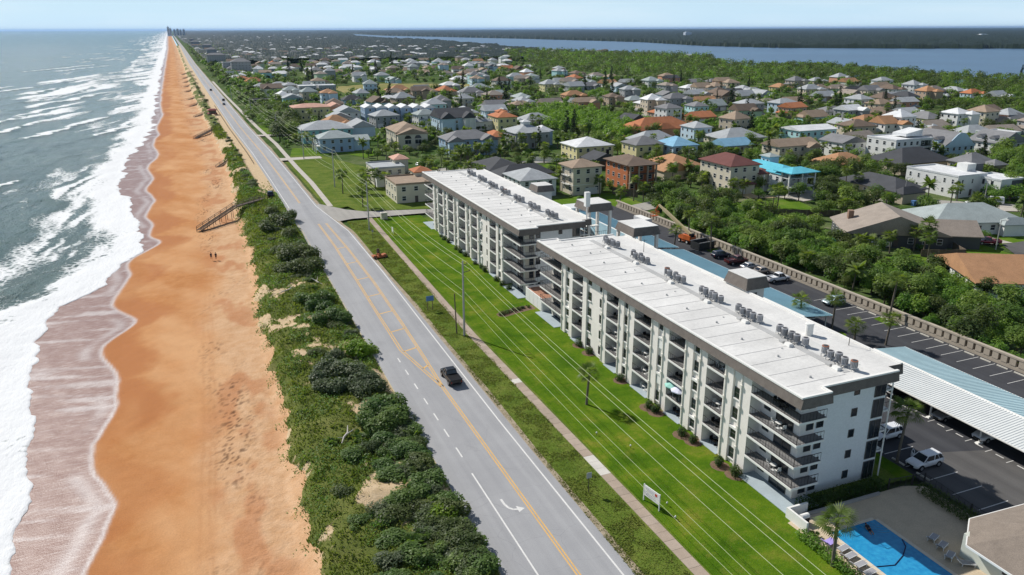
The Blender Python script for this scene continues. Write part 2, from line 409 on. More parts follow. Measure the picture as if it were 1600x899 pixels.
def sea_mat():
    m, n, l, b = nodes('sea_water')
    f1 = noise(n, l, 0.02, 4, 0.6); f2 = noise(n, l, 1.3, 5, 0.7, scaled(n, l, (1, 0.55, 1), R(-15))); f3 = noise(n, l, 0.16, 5, 0.65, scaled(n, l, (1, 0.5, 1), R(-15)))
    deep = ramp(n, l, f1, [(0.3, (0.040, 0.098, 0.094)), (0.7, (0.078, 0.150, 0.138))])
    deep = mixc(n, l, mth(n, l, 'MULTIPLY', attr(n, 'murk'), 0.7), deep, (0.16, 0.19, 0.16))
    deep = mixc(n, l, mth(n, l, 'MULTIPLY', attr(n, 'brk'), 0.5), deep, (0.07, 0.14, 0.09))
    fa = attr(n, 'foam_glint')
    v = n.new('ShaderNodeTexVoronoi'); v.feature = 'DISTANCE_TO_EDGE'; v.inputs['Scale'].default_value = 0.55
    dn = n.new('ShaderNodeMixRGB'); dn.blend_type = 'ADD'; dn.inputs['Fac'].default_value = 1.6
    g = n.new('ShaderNodeNewGeometry'); l.new(g.outputs['Position'], dn.inputs['Color1'])
    wn_ = n.new('ShaderNodeTexNoise'); wn_.inputs['Scale'].default_value = 0.5; wn_.inputs['Detail'].default_value = 5; l.new(g.outputs['Position'], wn_.inputs['Vector'])
    l.new(wn_.outputs['Color'], dn.inputs['Color2']); l.new(dn.outputs['Color'], v.inputs['Vector'])
    web = mth(n, l, 'SUBTRACT', 1.0, mth(n, l, 'MULTIPLY', v.outputs['Distance'], 2.6), True)
    det = mth(n, l, 'ADD', mth(n, l, 'MULTIPLY', web, 0.42), mth(n, l, 'MULTIPLY', f2, 0.75))
    k = mth(n, l, 'SUBTRACT', mth(n, l, 'ADD', mth(n, l, 'MULTIPLY', fa, 1.12), det), 1.0)
    k = mth(n, l, 'MULTIPLY', k, 2.6, True)
    col = mixc(n, l, k, deep, (0.76, 0.77, 0.77))
    l.new(col, b.inputs['Base Color'])
    l.new(mth(n, l, 'ADD', 0.16, mth(n, l, 'MULTIPLY', k, 0.6)), b.inputs['Roughness'])
    b.inputs['IOR'].default_value = 1.33; b.inputs['Specular IOR Level'].default_value = 0.28
    hh = mth(n, l, 'ADD', mth(n, l, 'MULTIPLY', f3, 2.4), mth(n, l, 'MULTIPLY', f2, 0.5))
    bump(n, l, b, hh, 0.9, 1.9)
    bn = [x for x in n if x.type == 'BUMP'][0]; l.new(mth(n, l, 'SUBTRACT', 0.9, mth(n, l, 'MULTIPLY', k, 0.68)), bn.inputs['Strength'])
    return m
make_beach(); make_sea()

# ---------------------------------------------------------------- land, dune, lawns
def ground_mat(name, stops, s1=0.06, s2=0.9, spots=None, rough=0.95, fine=0.35):
    if name in MATS: return MATS[name]
    m, n, l, b = nodes(name)
    f = mth(n, l, 'ADD', mth(n, l, 'MULTIPLY', noise(n, l, s1, 6, 0.62), 0.75), mth(n, l, 'MULTIPLY', noise(n, l, s2, 4, 0.7), 0.25))
    c = ramp(n, l, f, stops)
    if spots: c = mixc(n, l, ramp(n, l, noise(n, l, spots[0], 5, 0.7), [(spots[1], (0,) * 3), (spots[1] + 0.12, (spots[3],) * 3)]), c, spots[2])
    f2 = noise(n, l, 6.0, 3, 0.75)
    c = mixc(n, l, 1.0, c, ramp(n, l, f2, [(0.25, (1 - fine,) * 3), (0.75, (1 + fine,) * 3)]), 'MULTIPLY')
    l.new(c, b.inputs['Base Color']); b.inputs['Roughness'].default_value = rough; b.inputs['Specular IOR Level'].default_value = 0.02
    bump(n, l, b, f2, 0.6, 0.12)
    MATS[name] = m; return m
M_land = ground_mat('yard_ground', [(0.30, (0.030, 0.065, 0.016)), (0.46, (0.060, 0.105, 0.025)), (0.58, (0.12, 0.15, 0.06)), (0.70, (0.30, 0.27, 0.20))], 0.035, 0.4)
M_lawn = ground_mat('mown_lawn', [(0.30, (0.038, 0.088, 0.006)), (0.44, (0.066, 0.138, 0.008)), (0.55, (0.108, 0.180, 0.012)), (0.66, (0.20, 0.21, 0.030))], 0.16, 1.4, spots=(0.30, 0.54, (0.17, 0.185, 0.03), 0.55), fine=0.30)
M_verge = ground_mat('rough_verge_grass', [(0.28, (0.060, 0.105, 0.014)), (0.48, (0.11, 0.160, 0.026)), (0.62, (0.165, 0.195, 0.042)), (0.76, (0.25, 0.23, 0.10))], 0.22, 1.6, spots=(0.35, 0.62, (0.05, 0.055, 0.02), 0.7), fine=0.5)
M_yard = ground_mat('house_lawn', [(0.30, (0.060, 0.130, 0.012)), (0.52, (0.110, 0.190, 0.020)), (0.75, (0.22, 0.23, 0.07))], 0.12, 0.8, fine=0.25)
M_sand = ground_mat('dune_sand', [(0.3, (0.50, 0.36, 0.20)), (0.5, (0.62, 0.47, 0.29)), (0.7, (0.70, 0.56, 0.38))], 0.3, 1.5, fine=0.2)
M_dune = ground_mat('dune_ground', [(0.30, (0.055, 0.080, 0.018)), (0.50, (0.105, 0.125, 0.032)), (0.60, (0.19, 0.175, 0.065)), (0.69, (0.52, 0.40, 0.24))], 0.17, 1.3, fine=0.4)
M_conc = pm('pale_concrete', (0.50, 0.46, 0.40), 0.9, 0.12, 0.5, fine=0.15)
def asphalt_mat(name, c0, c1, cr=0.25):
    m, n, l, b = nodes(name)
    lane = noise(n, l, 1.0, 4, 0.6, scaled(n, l, (0.55, 0.012, 1)))
    f = mth(n, l, 'ADD', mth(n, l, 'MULTIPLY', lane, 0.6), mth(n, l, 'MULTIPLY', noise(n, l, 0.15, 6, 0.65), 0.4))
    c = ramp(n, l, f, [(0.32, c0), (0.68, c1)])
    gr = noise(n, l, 9.0, 3, 0.8)
    c = mixc(n, l, 1.0, c, ramp(n, l, gr, [(0.25, (0.86,) * 3), (0.75, (1.12,) * 3)]), 'MULTIPLY')
    vc = n.new('ShaderNodeTexVoronoi'); vc.feature = 'DISTANCE_TO_EDGE'; vc.inputs['Scale'].default_value = 0.22
    wv = n.new('ShaderNodeMixRGB'); wv.blend_type = 'ADD'; wv.inputs['Fac'].default_value = 1.8; g3 = n.new('ShaderNodeNewGeometry'); l.new(g3.outputs['Position'], wv.inputs['Color1']); w3 = n.new('ShaderNodeTexNoise'); w3.inputs['Scale'].default_value = 0.6; w3.inputs['Detail'].default_value = 4; l.new(g3.outputs['Position'], w3.inputs['Vector']); l.new(w3.outputs['Color'], wv.inputs['Color2']); l.new(wv.outputs['Color'], vc.inputs['Vector'])
    crk = ramp(n, l, vc.outputs['Distance'], [(0.0, (0.20,) * 3), (0.014, (0.0,) * 3)])
    c = mixc(n, l, mixc(n, l, 1.0, crk, ramp(n, l, noise(n, l, 0.05, 3), [(0.45, (0,) * 3), (0.6, (1,) * 3)]), 'MULTIPLY'), c, tuple(x * 0.5 for x in c0))
    pat = ramp(n, l, noise(n, l, 0.07, 3, 0.5), [(0.62, (0,) * 3), (0.66, (cr,) * 3)])
    c = mixc(n, l, pat, c, tuple(x * 0.72 for x in c0))
    l.new(c, b.inputs['Base Color']); b.inputs['Roughness'].default_value = 0.9; b.inputs['Specular IOR Level'].default_value = 0.2
    return m
M_road = asphalt_mat('worn_grey_asphalt', (0.288, 0.290, 0.298), (0.398, 0.398, 0.404), 0.2)
M_lot = asphalt_mat('dark_lot_asphalt', (0.040, 0.041, 0.047), (0.072, 0.074, 0.080), 0.35)
M_street = asphalt_mat('pale_street_asphalt', (0.30, 0.285, 0.26), (0.42, 0.40, 0.36), 0.1)
M_oldlot = asphalt_mat('bleached_lot_asphalt', (0.085, 0.082, 0.080), (0.135, 0.13, 0.125), 0.3)

def sheet(name, poly, z, mat, label=None, parent=None, kind='structure'):
    mb = MB(); mb.face(*[(p[0], p[1], z) for p in poly])
    o = mb.build(name, mat, parent)
    if o.data.polygons[0].normal.z < 0: o.data.flip_normals()
    if not parent: tag(o, label, None, kind=kind)
    return o
def strip(name, ys, xl, xr, z, mat, label=None, parent=None, nc=2, kind='structure'):
    xl, xr = np.asarray(xl, float), np.asarray(xr, float)
    t = np.linspace(0, 1, nc); X = xl[:, None] + (xr - xl)[:, None] * t[None]
    Y = np.repeat(np.asarray(ys, float)[:, None], nc, 1)
    o = new(name, np_mesh(name, np.stack([X, Y, np.full_like(X, z)], -1).reshape(-1, 3), grid_faces(len(ys), nc)[:, :], mat), parent)
    if not parent: tag(o, label, None, kind=kind)
    return o
gy = np.concatenate([np.arange(-300, 300, 60), geo_rows(300, 70000, 0.12, 40)])
strip('ground', gy, np.where(gy < 300, 20, toe(gy) + 8), np.full(len(gy), 90000.0), -0.55, M_land, 'green inland ground of the neighbourhood')

def make_dune():
    ys = geo_rows(30, 3000, 0.005, 0.5); t = np.linspace(0, 1, 56)
    xl = toe(ys) - 0.4; xr = road_c(ys) - road_w(ys) / 2 + 0.6
    X = xl[:, None] + (xr - xl)[:, None] * t[None]; Y = np.repeat(ys[:, None], len(t), 1)
    e = X - (toe(ys)[:, None] + (fbm(Y * 0.16, X * 0, 4, 3) - 0.5) * 2.4)
    to_road = (xr[:, None] - X)
    prof = -2.5 + 2.75 * sstep(-0.3, 3.2, e) + 0.5 * sstep(2, 7, e)
    far = sstep(225, 300, Y)
    hum = (fbm(X * 0.22, Y * 0.18, 4, 6) - 0.45) * 1.5 * sstep(0.5, 4, e) * sstep(0.3, 4, to_road)
    Z = prof + hum
    Z = Z * sstep(0, 2.5, to_road) + (-0.02) * (1 - sstep(0, 2.5, to_road))
    Z = np.where(to_road < 0.8, np.minimum(Z, -0.03), Z)
    flat = far * sstep(6.2, 4.6, to_road); Z = Z * (1 - flat) - 0.03 * flat          # level sandy shoulder past the junction
    # bare sand: scattered blow-outs, seaward scarp, roadside shoulder beyond the junction
    bare = sstep(0.63, 0.71, fbm(X * 0.17, Y * 0.13, 5, 27) + 0.22 * (fbm(X * 1.1, Y * 1.1, 4, 5) - 0.5)) * 0.85
    scarp = sstep(2.6, 1.2, e + (fbm(X * 0.6, Y * 0.4, 3, 7) - 0.5) * 2.2) * np.interp(Y, [60, 200, 260, 330], [0.25, 0.35, 0.75, 1])
    sh = far * sstep(6.6, 5.0, to_road + (fbm(Y * 0.1, X * 0, 3, 2) - 0.5) * 1.5)
    veg = 1 - np.clip(np.maximum.reduce([bare * sstep(0, 60, Y), scarp, sh]), 0, 1)
    veg = np.where((Y > 300) & (e < 6.0), veg * sstep(0.38, 0.55, fbm(X * 0.12, Y * 0.03, 4, 57)), veg)
    m, n, l, b = nodes('dune_cover')
    f = noise(n, l, 0.9, 5, 0.7); f2 = noise(n, l, 5.0, 4, 0.75)
    sand = ramp(n, l, f, [(0.3, (0.50, 0.36, 0.20)), (0.7, (0.68, 0.53, 0.35))])
    grass = ramp(n, l, mth(n, l, 'ADD', mth(n, l, 'MULTIPLY', noise(n, l, 0.12, 5, 0.6), 0.6), mth(n, l, 'MULTIPLY', f2, 0.4)), [(0.32, (0.060, 0.085, 0.018)), (0.5, (0.125, 0.150, 0.034)), (0.66, (0.26, 0.24, 0.085))])
    k = mth(n, l, 'MULTIPLY', mth(n, l, 'SUBTRACT', mth(n, l, 'ADD', attr(n, 'veg'), mth(n, l, 'MULTIPLY', f2, 0.7)), 0.75), 3.0, True)
    l.new(mixc(n, l, k, sand, grass), b.inputs['Base Color']); b.inputs['Roughness'].default_value = 0.95; b.inputs['Specular IOR Level'].default_value = 0.1
    bump(n, l, b, f2, 0.7, 0.25)
    me = np_mesh('dune', np.stack([X, Y, Z], -1).reshape(-1, 3), grid_faces(len(ys), len(t)), m, smooth=True, attrs=dict(veg=veg))
    tag(new('dune', me), 'low sand dune between beach and road', None, kind='structure')
    from_grid = dict(ys=ys, xl=xl, xr=xr, Z=Z, veg=veg, nc=len(t))
    return from_grid
DUNE = make_dune()
def dune_at(x, y):
    i = int(np.clip(np.searchsorted(DUNE['ys'], y), 0, len(DUNE['ys']) - 1))
    u = (x - DUNE['xl'][i]) / (DUNE['xr'][i] - DUNE['xl'][i])
    j = int(np.clip(round(u * (DUNE['nc'] - 1)), 0, DUNE['nc'] - 1))
    return float(DUNE['Z'][i, j]), float(DUNE['veg'][i, j])

# ---------------------------------------------------------------- coast road and its paint
ry = np.concatenate([np.arange(-60, 200, 20), geo_rows(200, 9000, 0.03, 6)])
rc, rw = road_c(ry), road_w(ry)
edge_j = (fbm(ry * 0.13, ry * 0, 3, 1) - 0.5) * 0.35
road = strip('road', ry, rc - rw / 2, rc + rw / 2 - 0.3 + edge_j, 0.0, M_road, 'worn grey two-lane coast road', nc=3)
strip('road_shoulder', ry, rc + rw / 2 - 0.6, rc + rw / 2 + 0.55 + (fbm(ry * 0.2, ry * 0, 3, 4) - 0.5) * 0.7, -0.012, ground_mat('sandy_edge', [(0.3, (0.26, 0.21, 0.14)), (0.7, (0.46, 0.39, 0.29))], 0.5, 2.0), 'crumbling sandy road edge')
M_yel = pm('worn_yellow_paint', (0.72, 0.44, 0.15), 0.75, 0.10, 0.5, fine=0.22)
M_wht = pm('worn_white_paint', (0.74, 0.73, 0.70), 0.75, 0.08, 0.5, fine=0.2)
def paint(name, pts, w, mat, z=0.005):
    mb = MB()
    for a, b in zip(pts[:-1], pts[1:]):
        d = Vector((b[0] - a[0], b[1] - a[1])).normalized(); nrm = Vector((-d.y, d.x)) * (w / 2)
        mb.face((a[0] - nrm.x, a[1] - nrm.y, z), (b[0] - nrm.x, b[1] - nrm.y, z), (b[0] + nrm.x, b[1] + nrm.y, z), (a[0] + nrm.x, a[1] + nrm.y, z))
    o = mb.build(name, mat, road)
    if o.data.polygons[0].normal.z < 0: o.data.flip_normals()
    return o
far_y = [218, 240, 292, 360, 460, 636, 875, 1100, 1388, 2000, 2645, 4000]
paint('edge_line', [(34.15, -40), (34.2, 90), (34.55, 125), (35.0, 165), (34.8, 205)] + [(float(road_c(y) + 4.0), y) for y in far_y[1:]], 0.2, M_wht)
paint('edge_line', [(float(road_c(y) - 4.0), y) for y in far_y[1:]], 0.2, M_wht)
for dx in (-0.17, 0.17):
    paint('centre_line', [(30.0 + dx, -40), (30.05 + dx, 103)], 0.17, M_yel)
    paint('centre_line', [(30.05 + dx, 103), (30.55 + dx, 116), (31.0 + dx, 131), (31.5 + dx, 158), (31.35 + dx, 187), (30.6 + dx, 216)], 0.17, M_yel)
    paint('centre_line', [(30.05 + dx * 1.3, 103), (27.7 + dx * 1.3, 119.2), (27.9 + dx, 136.6), (28.3 + dx, 159.7), (28.75 + dx, 190), (28.5 + dx, 216)], 0.17, M_yel)
    paint('centre_line', [(float(road_c(y)) + dx, y) for y in [246] + far_y[2:]], 0.17, M_yel)
def interp(t, y): return float(np.interp(y, [p[0] for p in t], [p[1] for p in t]))
for y in (110.6, 118.5, 128, 138, 149, 161, 174, 188):
    xl = interp([(103, 30.05), (119.2, 27.7), (136.6, 27.9), (159.7, 28.3), (190, 28.75)], y); xr = interp([(103, 30.05), (116, 30.55), (131, 31.0), (158, 31.5), (187, 31.35)], y + 1)
    paint('hatch_bar', [(xl + 0.2, y), (xr - 0.2, y + 0.9)], 0.34, M_yel)
paint('lane_line', [(26.25, -40), (26.25, 78.4)], 0.19, M_wht)
for y0, y1 in ((82.4, 85), (88, 90.3), (93, 95.2), (98.2, 100.3), (103.7, 105.7), (109.2, 111.2), (114.4, 116.2)): paint('lane_dash', [(26.35, y0), (26.35, y1)], 0.19, M_wht)
paint('edge_line', [(22.75, -40), (22.8, 110), (22.9, 170), (23.2, 205), (22.9, 240)], 0.14, pm('faded_cream_paint', (.56, .47, .28), .8, .15, .5, fine=.3))
# turn arrow
ax, ay = 27.9, 69.6
mb = MB()
arc = [(ax - 0.35 + 0.0, ay + 2.3), (ax - 0.33, ay + 1.2), (ax - 0.15, ay + 0.4), (ax + 0.25, ay - 0.1), (ax + 0.75, ay - 0.25)]
for a, b in zip(arc[:-1], arc[1:]):
    d = Vector((b[0] - a[0], b[1] - a[1])).normalized(); q = Vector((-d.y, d.x)) * 0.14
    mb.face((a[0] - q.x, a[1] - q.y, 0.006), (a[0] + q.x, a[1] + q.y, 0.006), (b[0] + q.x, b[1] + q.y, 0.006), (b[0] - q.x, b[1] - q.y, 0.006))
mb.face((ax + 0.7, ay - 0.85, 0.0065), (ax + 1.55, ay - 0.35, 0.0065), (ax + 0.75, ay + 0.4, 0.0065))
ar = mb.build('turn_arrow', M_wht, road)
for p in ar.data.polygons:
    if p.normal.z < 0: p.flip()
# expansion patches on the road
# ---------------------------------------------------------------- verge, pavement, lawns
strip('verge', [-60, 60, 90, 115, 160, 205, 216], [34.9, 35.0, 35.2, 35.8, 36.4, 36.0, 36.6], [46] * 7, -0.03, M_verge, 'rough mown verge between road and pavement')
sheet('verge_corner', [(33.8, 232), (40.8, 236), (38.0, 330), (32.4, 330)], -0.045, M_verge, 'triangle of rough verge past the junction')
lawn_poly = [(42.3, -60), (58.5, -60), (58.5, 45), (58.2, 128), (58.0, 215.5), (43.9, 217.0), (43.4, 190), (42.5, 130), (42.4, 60)]
sheet('lawn', lawn_poly, -0.022, M_lawn, 'bright green front lawn of the condominiums')
pave = tag(new('pavement', None), 'narrow concrete pavement along the lawn', None, kind='structure')
pm_l = [pm('pavement_slab_%d' % i, c, 0.9, 0.1, 0.7, fine=0.15) for i, c in enumerate([(0.40, 0.32, 0.25), (0.37, 0.30, 0.235), (0.43, 0.35, 0.28), (0.62, 0.59, 0.53)])]
pcx = lambda y: interp([(-60, 41.6), (52, 41.5), (121, 41.2), (199, 42.9), (216, 43.3)], y)
y = 44.0; k = 0
while y < 216:
    L = 1.55 if y < 130 else 3.1
    m_ = pm_l[3] if k in (2, 18, 19, 20, 36) else pm_l[rnd.choice([0, 0, 1, 2])]
    x0, x1 = pcx(y), pcx(y + L - 0.03); dz = rnd.uniform(-0.006, 0.006)
    MB().hexa([(x0 - .72, y, -.1), (x0 + .72, y, -.1), (x1 + .72, y + L - .035, -.1), (x1 - .72, y + L - .035, -.1), (x0 - .72, y, .02 + dz), (x0 + .72, y, .02 + dz), (x1 + .72, y + L - .035, .02 + dz), (x1 - .72, y + L - .035, .02 + dz)]).build('slab', m_, pave)
    y += L; k += 1
strip('far_pavement', [238, 280, 315, 387, 457, 696, 900], [34.6, 34.8, 34.0, 33.4, 30.6, 24.6, 20.6], [36.3, 36.6, 35.9, 35.3, 32.6, 26.6, 22.8], 0.0, M_conc, 'pale pavement running up the far roadside')
sheet('side_street', [(34.2, 217), (38.5, 218.6), (66.5, 217.2), (67, 221.2), (44, 226.5), (39, 231.5), (32.5, 243), (31, 238)], -0.006, M_street, 'pale side street beside the condominiums')
sheet('neighbour_lawn', [(42, 228), (67, 221.6), (70, 262), (62, 300), (48, 345), (35.8, 345), (36.5, 300), (37.2, 250)], -0.03, M_verge, 'neighbouring lawn planted with palms')
for i, (poly, lb) in enumerate([([(31, 334), (48, 334), (48, 340), (31, 341)], 'first'), ([(28.5, 419), (46, 417), (46, 423), (28, 425)], 'second')]):
    sheet('driveway', poly, 0.004, M_conc, lb + ' pale driveway off the far coast road')
# ================================================================ condominium blocks
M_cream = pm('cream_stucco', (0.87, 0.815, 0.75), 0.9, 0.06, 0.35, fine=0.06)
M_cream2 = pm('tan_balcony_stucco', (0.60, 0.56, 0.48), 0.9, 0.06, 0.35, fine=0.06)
M_endw = pm('white_block_wall', (0.76, 0.78, 0.78), 0.9, 0.04, 0.25, fine=0.08)
M_trim = pm('white_trim_paint', (0.80, 0.79, 0.75), 0.7, 0.05, 0.6)
M_roofw = pm('white_roof_membrane', (0.70, 0.69, 0.66), 0.75, 0.14, 0.16, fine=0.12)
M_roofg = pm('grey_roof_patch', (0.46, 0.46, 0.45), 0.8, 0.14, 0.4, fine=0.12)
M_fascia = pm('brown_shake_fascia', (0.185, 0.16, 0.14), 0.9, 0.16, 1.2, fine=0.35, bmp=0.4)
M_rail = pm('dark_bronze_rail', (0.045, 0.042, 0.042), 0.5, 0.1, 1.0)
M_glassd = glass('dark_window_glass')
M_frame = pm('bronze_window_frame', (0.09, 0.085, 0.08), 0.5, 0.1, 1.0)
M_patio = pm('blue_grey_patio_paint', (0.40, 0.47, 0.50), 0.8, 0.08, 0.5, fine=0.1)
M_grate = pm('dark_balcony_deck', (0.20, 0.195, 0.19), 0.9, 0.1, 0.8)
M_pipe = pm('cream_downpipe', (0.74, 0.71, 0.64), 0.6, 0.05, 1.0)
FH, NF, RT = 2.75, 5, 14.3

def win_mesh(w, h, key, fm=None, gm=None, mull=True, d=0.10):
    """window in the local YZ plane facing -X, centred on y, z from 0"""
    k = ('win', key)
    if k in MATS: return MATS[k]
    fr = MB()
    t = 0.07
    fr.box(-d * 0.5, d * 0.5, -w / 2, w / 2, 0, t).box(-d * 0.5, d * 0.5, -w / 2, w / 2, h - t, h)
    fr.box(-d * 0.5, d * 0.5, -w / 2, -w / 2 + t, t, h - t).box(-d * 0.5, d * 0.5, w / 2 - t, w / 2, t, h - t)
    if mull == 'v': fr.box(-d * 0.5, d * 0.5, -t / 2, t / 2, t, h - t)
    elif mull: fr.box(-d * 0.5, d * 0.5, -w / 2 + t, w / 2 - t, h * 0.5 - t / 2, h * 0.5 + t / 2)
    pn = MB().box(-0.01, 0.03, -w / 2 + t, w / 2 - t, t, h - t)
    MATS[k] = (fr.mesh('window_frame', fm or M_frame), pn.mesh('pane', gm or M_glassd))
    return MATS[k]
def put_window(parent, x, y, z, rz, key, w, h, mull=True, name='window', fm=None, gm=None):
    fr, pn = win_mesh(w, h, key, fm, gm, mull)
    o = new(name, fr, parent, (x, y, z), rz); new('pane', pn, o); return o

def railing(mb, a, b, z, h=1.05, step=0.45, posts=2.2):
    L = math.hypot(b[0] - a[0], b[1] - a[1]); 
    mb.bar((a[0], a[1], z + h), (b[0], b[1], z + h), 0.06, 0.05); mb.bar((a[0], a[1], z + 0.12), (b[0], b[1], z + 0.12), 0.03)
    n = max(1, int(L / step))
    for i in range(n + 1):
        t = i / n; x, y = a[0] + (b[0] - a[0]) * t, a[1] + (b[1] - a[1]) * t
        w = 0.05 if i % 5 == 0 else 0.022
        mb.box(x - w / 2, x + w / 2, y - w / 2, y + w / 2, z + 0.0, z + h - 0.02)

# plan along the ocean front, measured from the block's south corner
BAYS = [('corner', 0.0, 8.1), ('pier', 8.1, 10.1), ('win', 10.1, 11.5), ('pier', 11.5, 13.2), ('bay', 13.2, 16.8), ('pier', 16.8, 18.5), ('win', 18.5, 19.9), ('pier', 19.9, 21.8), ('bay', 21.8, 25.6),
        ('pier', 25.6, 27.2), ('win', 27.2, 28.4), ('pier', 28.4, 30.3), ('bay', 30.3, 34.9), ('pier', 34.9, 36.8), ('win', 36.8, 38.0), ('pier', 38.0, 39.7), ('bay', 39.7, 43.4),
        ('pier', 43.4, 45.0), ('win', 45.0, 46.1), ('panel', 46.1, 48.8), ('win', 48.8, 50.3), ('pier', 50.3, 51.7), ('bay', 51.7, 55.6), ('pier', 55.6, 56.8), ('win', 56.8, 58.4), ('pier', 58.4, 60.0), ('corner', 60.0, 69.3)]
LEN = 69.3
def condo(label, y0, mirror, seed):
    """origin of the block at its ocean-side corner (x 57, y y0); local x inland, y along the coast"""
    rr = random.Random(seed)
    root = thing('condominium_block', label, 'building', (57.0, y0, 0))
    my = (lambda y: LEN - y) if mirror else (lambda y: y)
    def bx(mb, x0, x1, ya, yb, z0, z1):
        a, b = sorted((my(ya), my(yb))); return mb.box(x0, x1, a, b, z0, z1)
    D = 14.2                                   # depth of the closed body
    REC = 2.0                                  # balcony recess
    # body: set-back core behind the balconies
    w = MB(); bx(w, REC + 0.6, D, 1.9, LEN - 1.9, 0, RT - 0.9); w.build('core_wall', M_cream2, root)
    w = MB(); bx(w, 3.8, D, 1.6, 1.9, 0, RT - 0.95).build('end_wall', M_endw, root)
    w = MB(); bx(w, 3.8, D, LEN - 1.9, LEN - 1.6, 0, RT - 0.95).build('end_wall', M_endw, root)
    # roof sheet, fascia bands
    rf = MB(); bx(rf, -0.35, D + 0.6, 1.05, LEN - 1.05, RT - 0.9, RT - 0.02); bx(rf, -0.35, 3.6, -0.35, 1.05, RT - 0.9, RT - 0.02); bx(rf, -0.35, 3.6, LEN - 1.05, LEN + 0.35, RT - 0.9, RT - 0.02)
    bx(rf, D + 0.6, D + 2.6, 2.4, LEN - 2.4, RT - 0.9, RT - 0.02)
    roof = rf.build('roof', M_roofw, root)
    cp = MB()
    for (x0, x1, ya, yb) in ((-0.5, -0.15, -0.5, LEN + 0.5), (-0.15, 3.7, -0.5, -0.2), (-0.15, 3.7, LEN + 0.2, LEN + 0.5), (3.55, D + 0.7, 0.85, 1.2), (3.55, D + 0.7, LEN - 1.2, LEN - 0.85), (D + 2.45, D + 2.75, 2.3, LEN - 2.3), (3.4, 3.55 + .15, -0.2, 0.85), (3.4, 3.7, LEN - 0.85, LEN + .2)):
        bx(cp, x0, x1, ya, yb, RT - 0.05, RT + 0.14)
    cp.build('coping', M_trim, roof)
    st = MB(); bx(st, 8.6, 9.6, 3.0, LEN - 3.0, RT - 0.015, RT + 0.012); st.build('walk_strip', M_roofg, roof)
    sm = MB()
    for q in range(22): bx(sm, -0.1, 8.5, 2.6 + q * 3.05, 2.66 + q * 3.05, RT - 0.015, RT + 0.006)
    sm.build('membrane_seams', pm('roof_seam_tar', (0.57, 0.56, 0.54), 0.85, 0.2, 0.6), roof)
    st = MB(); bx(st, 9.7, 12.2, 4.0, LEN - 3.5, RT - 0.015, RT + 0.006); st.build('equipment_strip', pm('pale_roof_strip', (0.62, 0.62, 0.60), 0.8, 0.1, 0.4), roof)
    f = 1.25                                    # mansard-like band, flaring outwards at the bottom
    def band(pts):
        mb = MB()
        (xa, ya), (xb, yb), (nx, ny) = pts
        ya, yb = my(ya), my(yb); ny = -ny if mirror else ny
        o = 0.28
        p = [(xa, ya, RT - f), (xb, yb, RT - f), (xb, yb, RT - 0.02), (xa, ya, RT - 0.02)]
        q = [(xa + nx * o, ya + ny * o, RT - f), (xb + nx * o, yb + ny * o, RT - f), (xb + nx * 0.05, yb + ny * 0.05, RT - 0.02), (xa + nx * 0.05, ya + ny * 0.05, RT - 0.02)]
        mb.hexa([p[0], p[1], q[1], q[0], p[3], p[2], q[2], q[3]])
        o_ = mb.build('fascia', M_fascia, roof)
    band(((-0.35, -0.62), (-0.35, LEN + 0.62), (-1, 0)))
    band(((-0.35, -0.36), (3.85, -0.36), (0, -1))); band(((-0.35, LEN + 0.36), (3.85, LEN + 0.36), (0, 1)))
    band(((3.62, 1.05), (D + 0.85, 1.05), (0, -1))); band(((3.62, LEN - 1.05), (D + 0.85, LEN - 1.05), (0, 1)))
    band(((D + 0.6, 2.4), (D + 2.9, 2.4), (0, -1))); band(((D + 0.6, LEN - 2.4), (D + 2.9, LEN - 2.4), (0, 1)))
    band(((D + 2.62, 2.2), (D + 2.62, LEN - 2.2), (1, 0)))
    top = RT - f
    for kind, a, b in BAYS:
        mid = my((a + b) / 2); wd = b - a
        if kind == 'pier':
            w = MB(); bx(w, 0.0, REC + 0.6, a, b, 0, top + 0.2); w.build('pier', M_cream, root)
            dp = MB(); yy = my(b - 0.35)
            dp.box(-0.13, 0.0, yy - 0.07, yy + 0.07, 0.2, top)
            for z in (2.6, 5.4, 8.1, 10.9): dp.box(-0.26, 0.0, yy - 0.16, yy + 0.16, z, z + 0.45)
            if wd > 1.5: dp.build('downpipe', M_pipe, root)
        elif kind in ('win', 'panel'):
            w = MB(); bx(w, 0.28, REC + 0.6, a, b, 0, top + 0.2); w.build('window_wall', M_cream, root)
            if kind == 'panel': continue
            for f_ in range(NF):
                z = f_ * FH + 0.75
                if rr.random() < 0.2:           # closed storm shutter box over the window
                    MB().box(0.02, 0.28, mid - wd * 0.48, mid + wd * 0.48, z + 1.35, z + 1.68).build('shutter_box', M_trim, root)
                    if rr.random() < 0.35:
                        MB().box(0.14, 0.27, mid - wd * 0.45, mid + wd * 0.45, z - 0.1, z + 1.35).build('storm_shutter', M_trim, root); continue
                put_window(root, 0.26, mid, z, 0, 'cw', 1.05, 1.45)
                MB().box(0.1, 0.275, mid - 0.62, mid + 0.62, z - 0.16, z - 0.02).build('sill', M_trim, root)
        elif kind == 'bay':
            for f_ in range(NF):
                z = f_ * FH
                if f_:
                    bal = MB(); bx(bal, 0.02, REC + 0.6, a, b, z - 0.22, z).build('balcony_slab', M_grate, root)
                    ed = MB(); bx(ed, -0.06, 0.02, a, b, z - 0.25, z + 0.02).build('slab_edge', M_trim, root)
                    rl = MB(); railing(rl, (0.06, my(a) if not mirror else my(b)), (0.06, my(b) if not mirror else my(a)), z); rl.build('railing', M_rail, root)
                put_window(root, REC + 0.58, mid + (0.55 if not mirror else -0.55), z + 0.05, 0, 'slider', 2.0, 2.1, 'v', 'sliding_door')
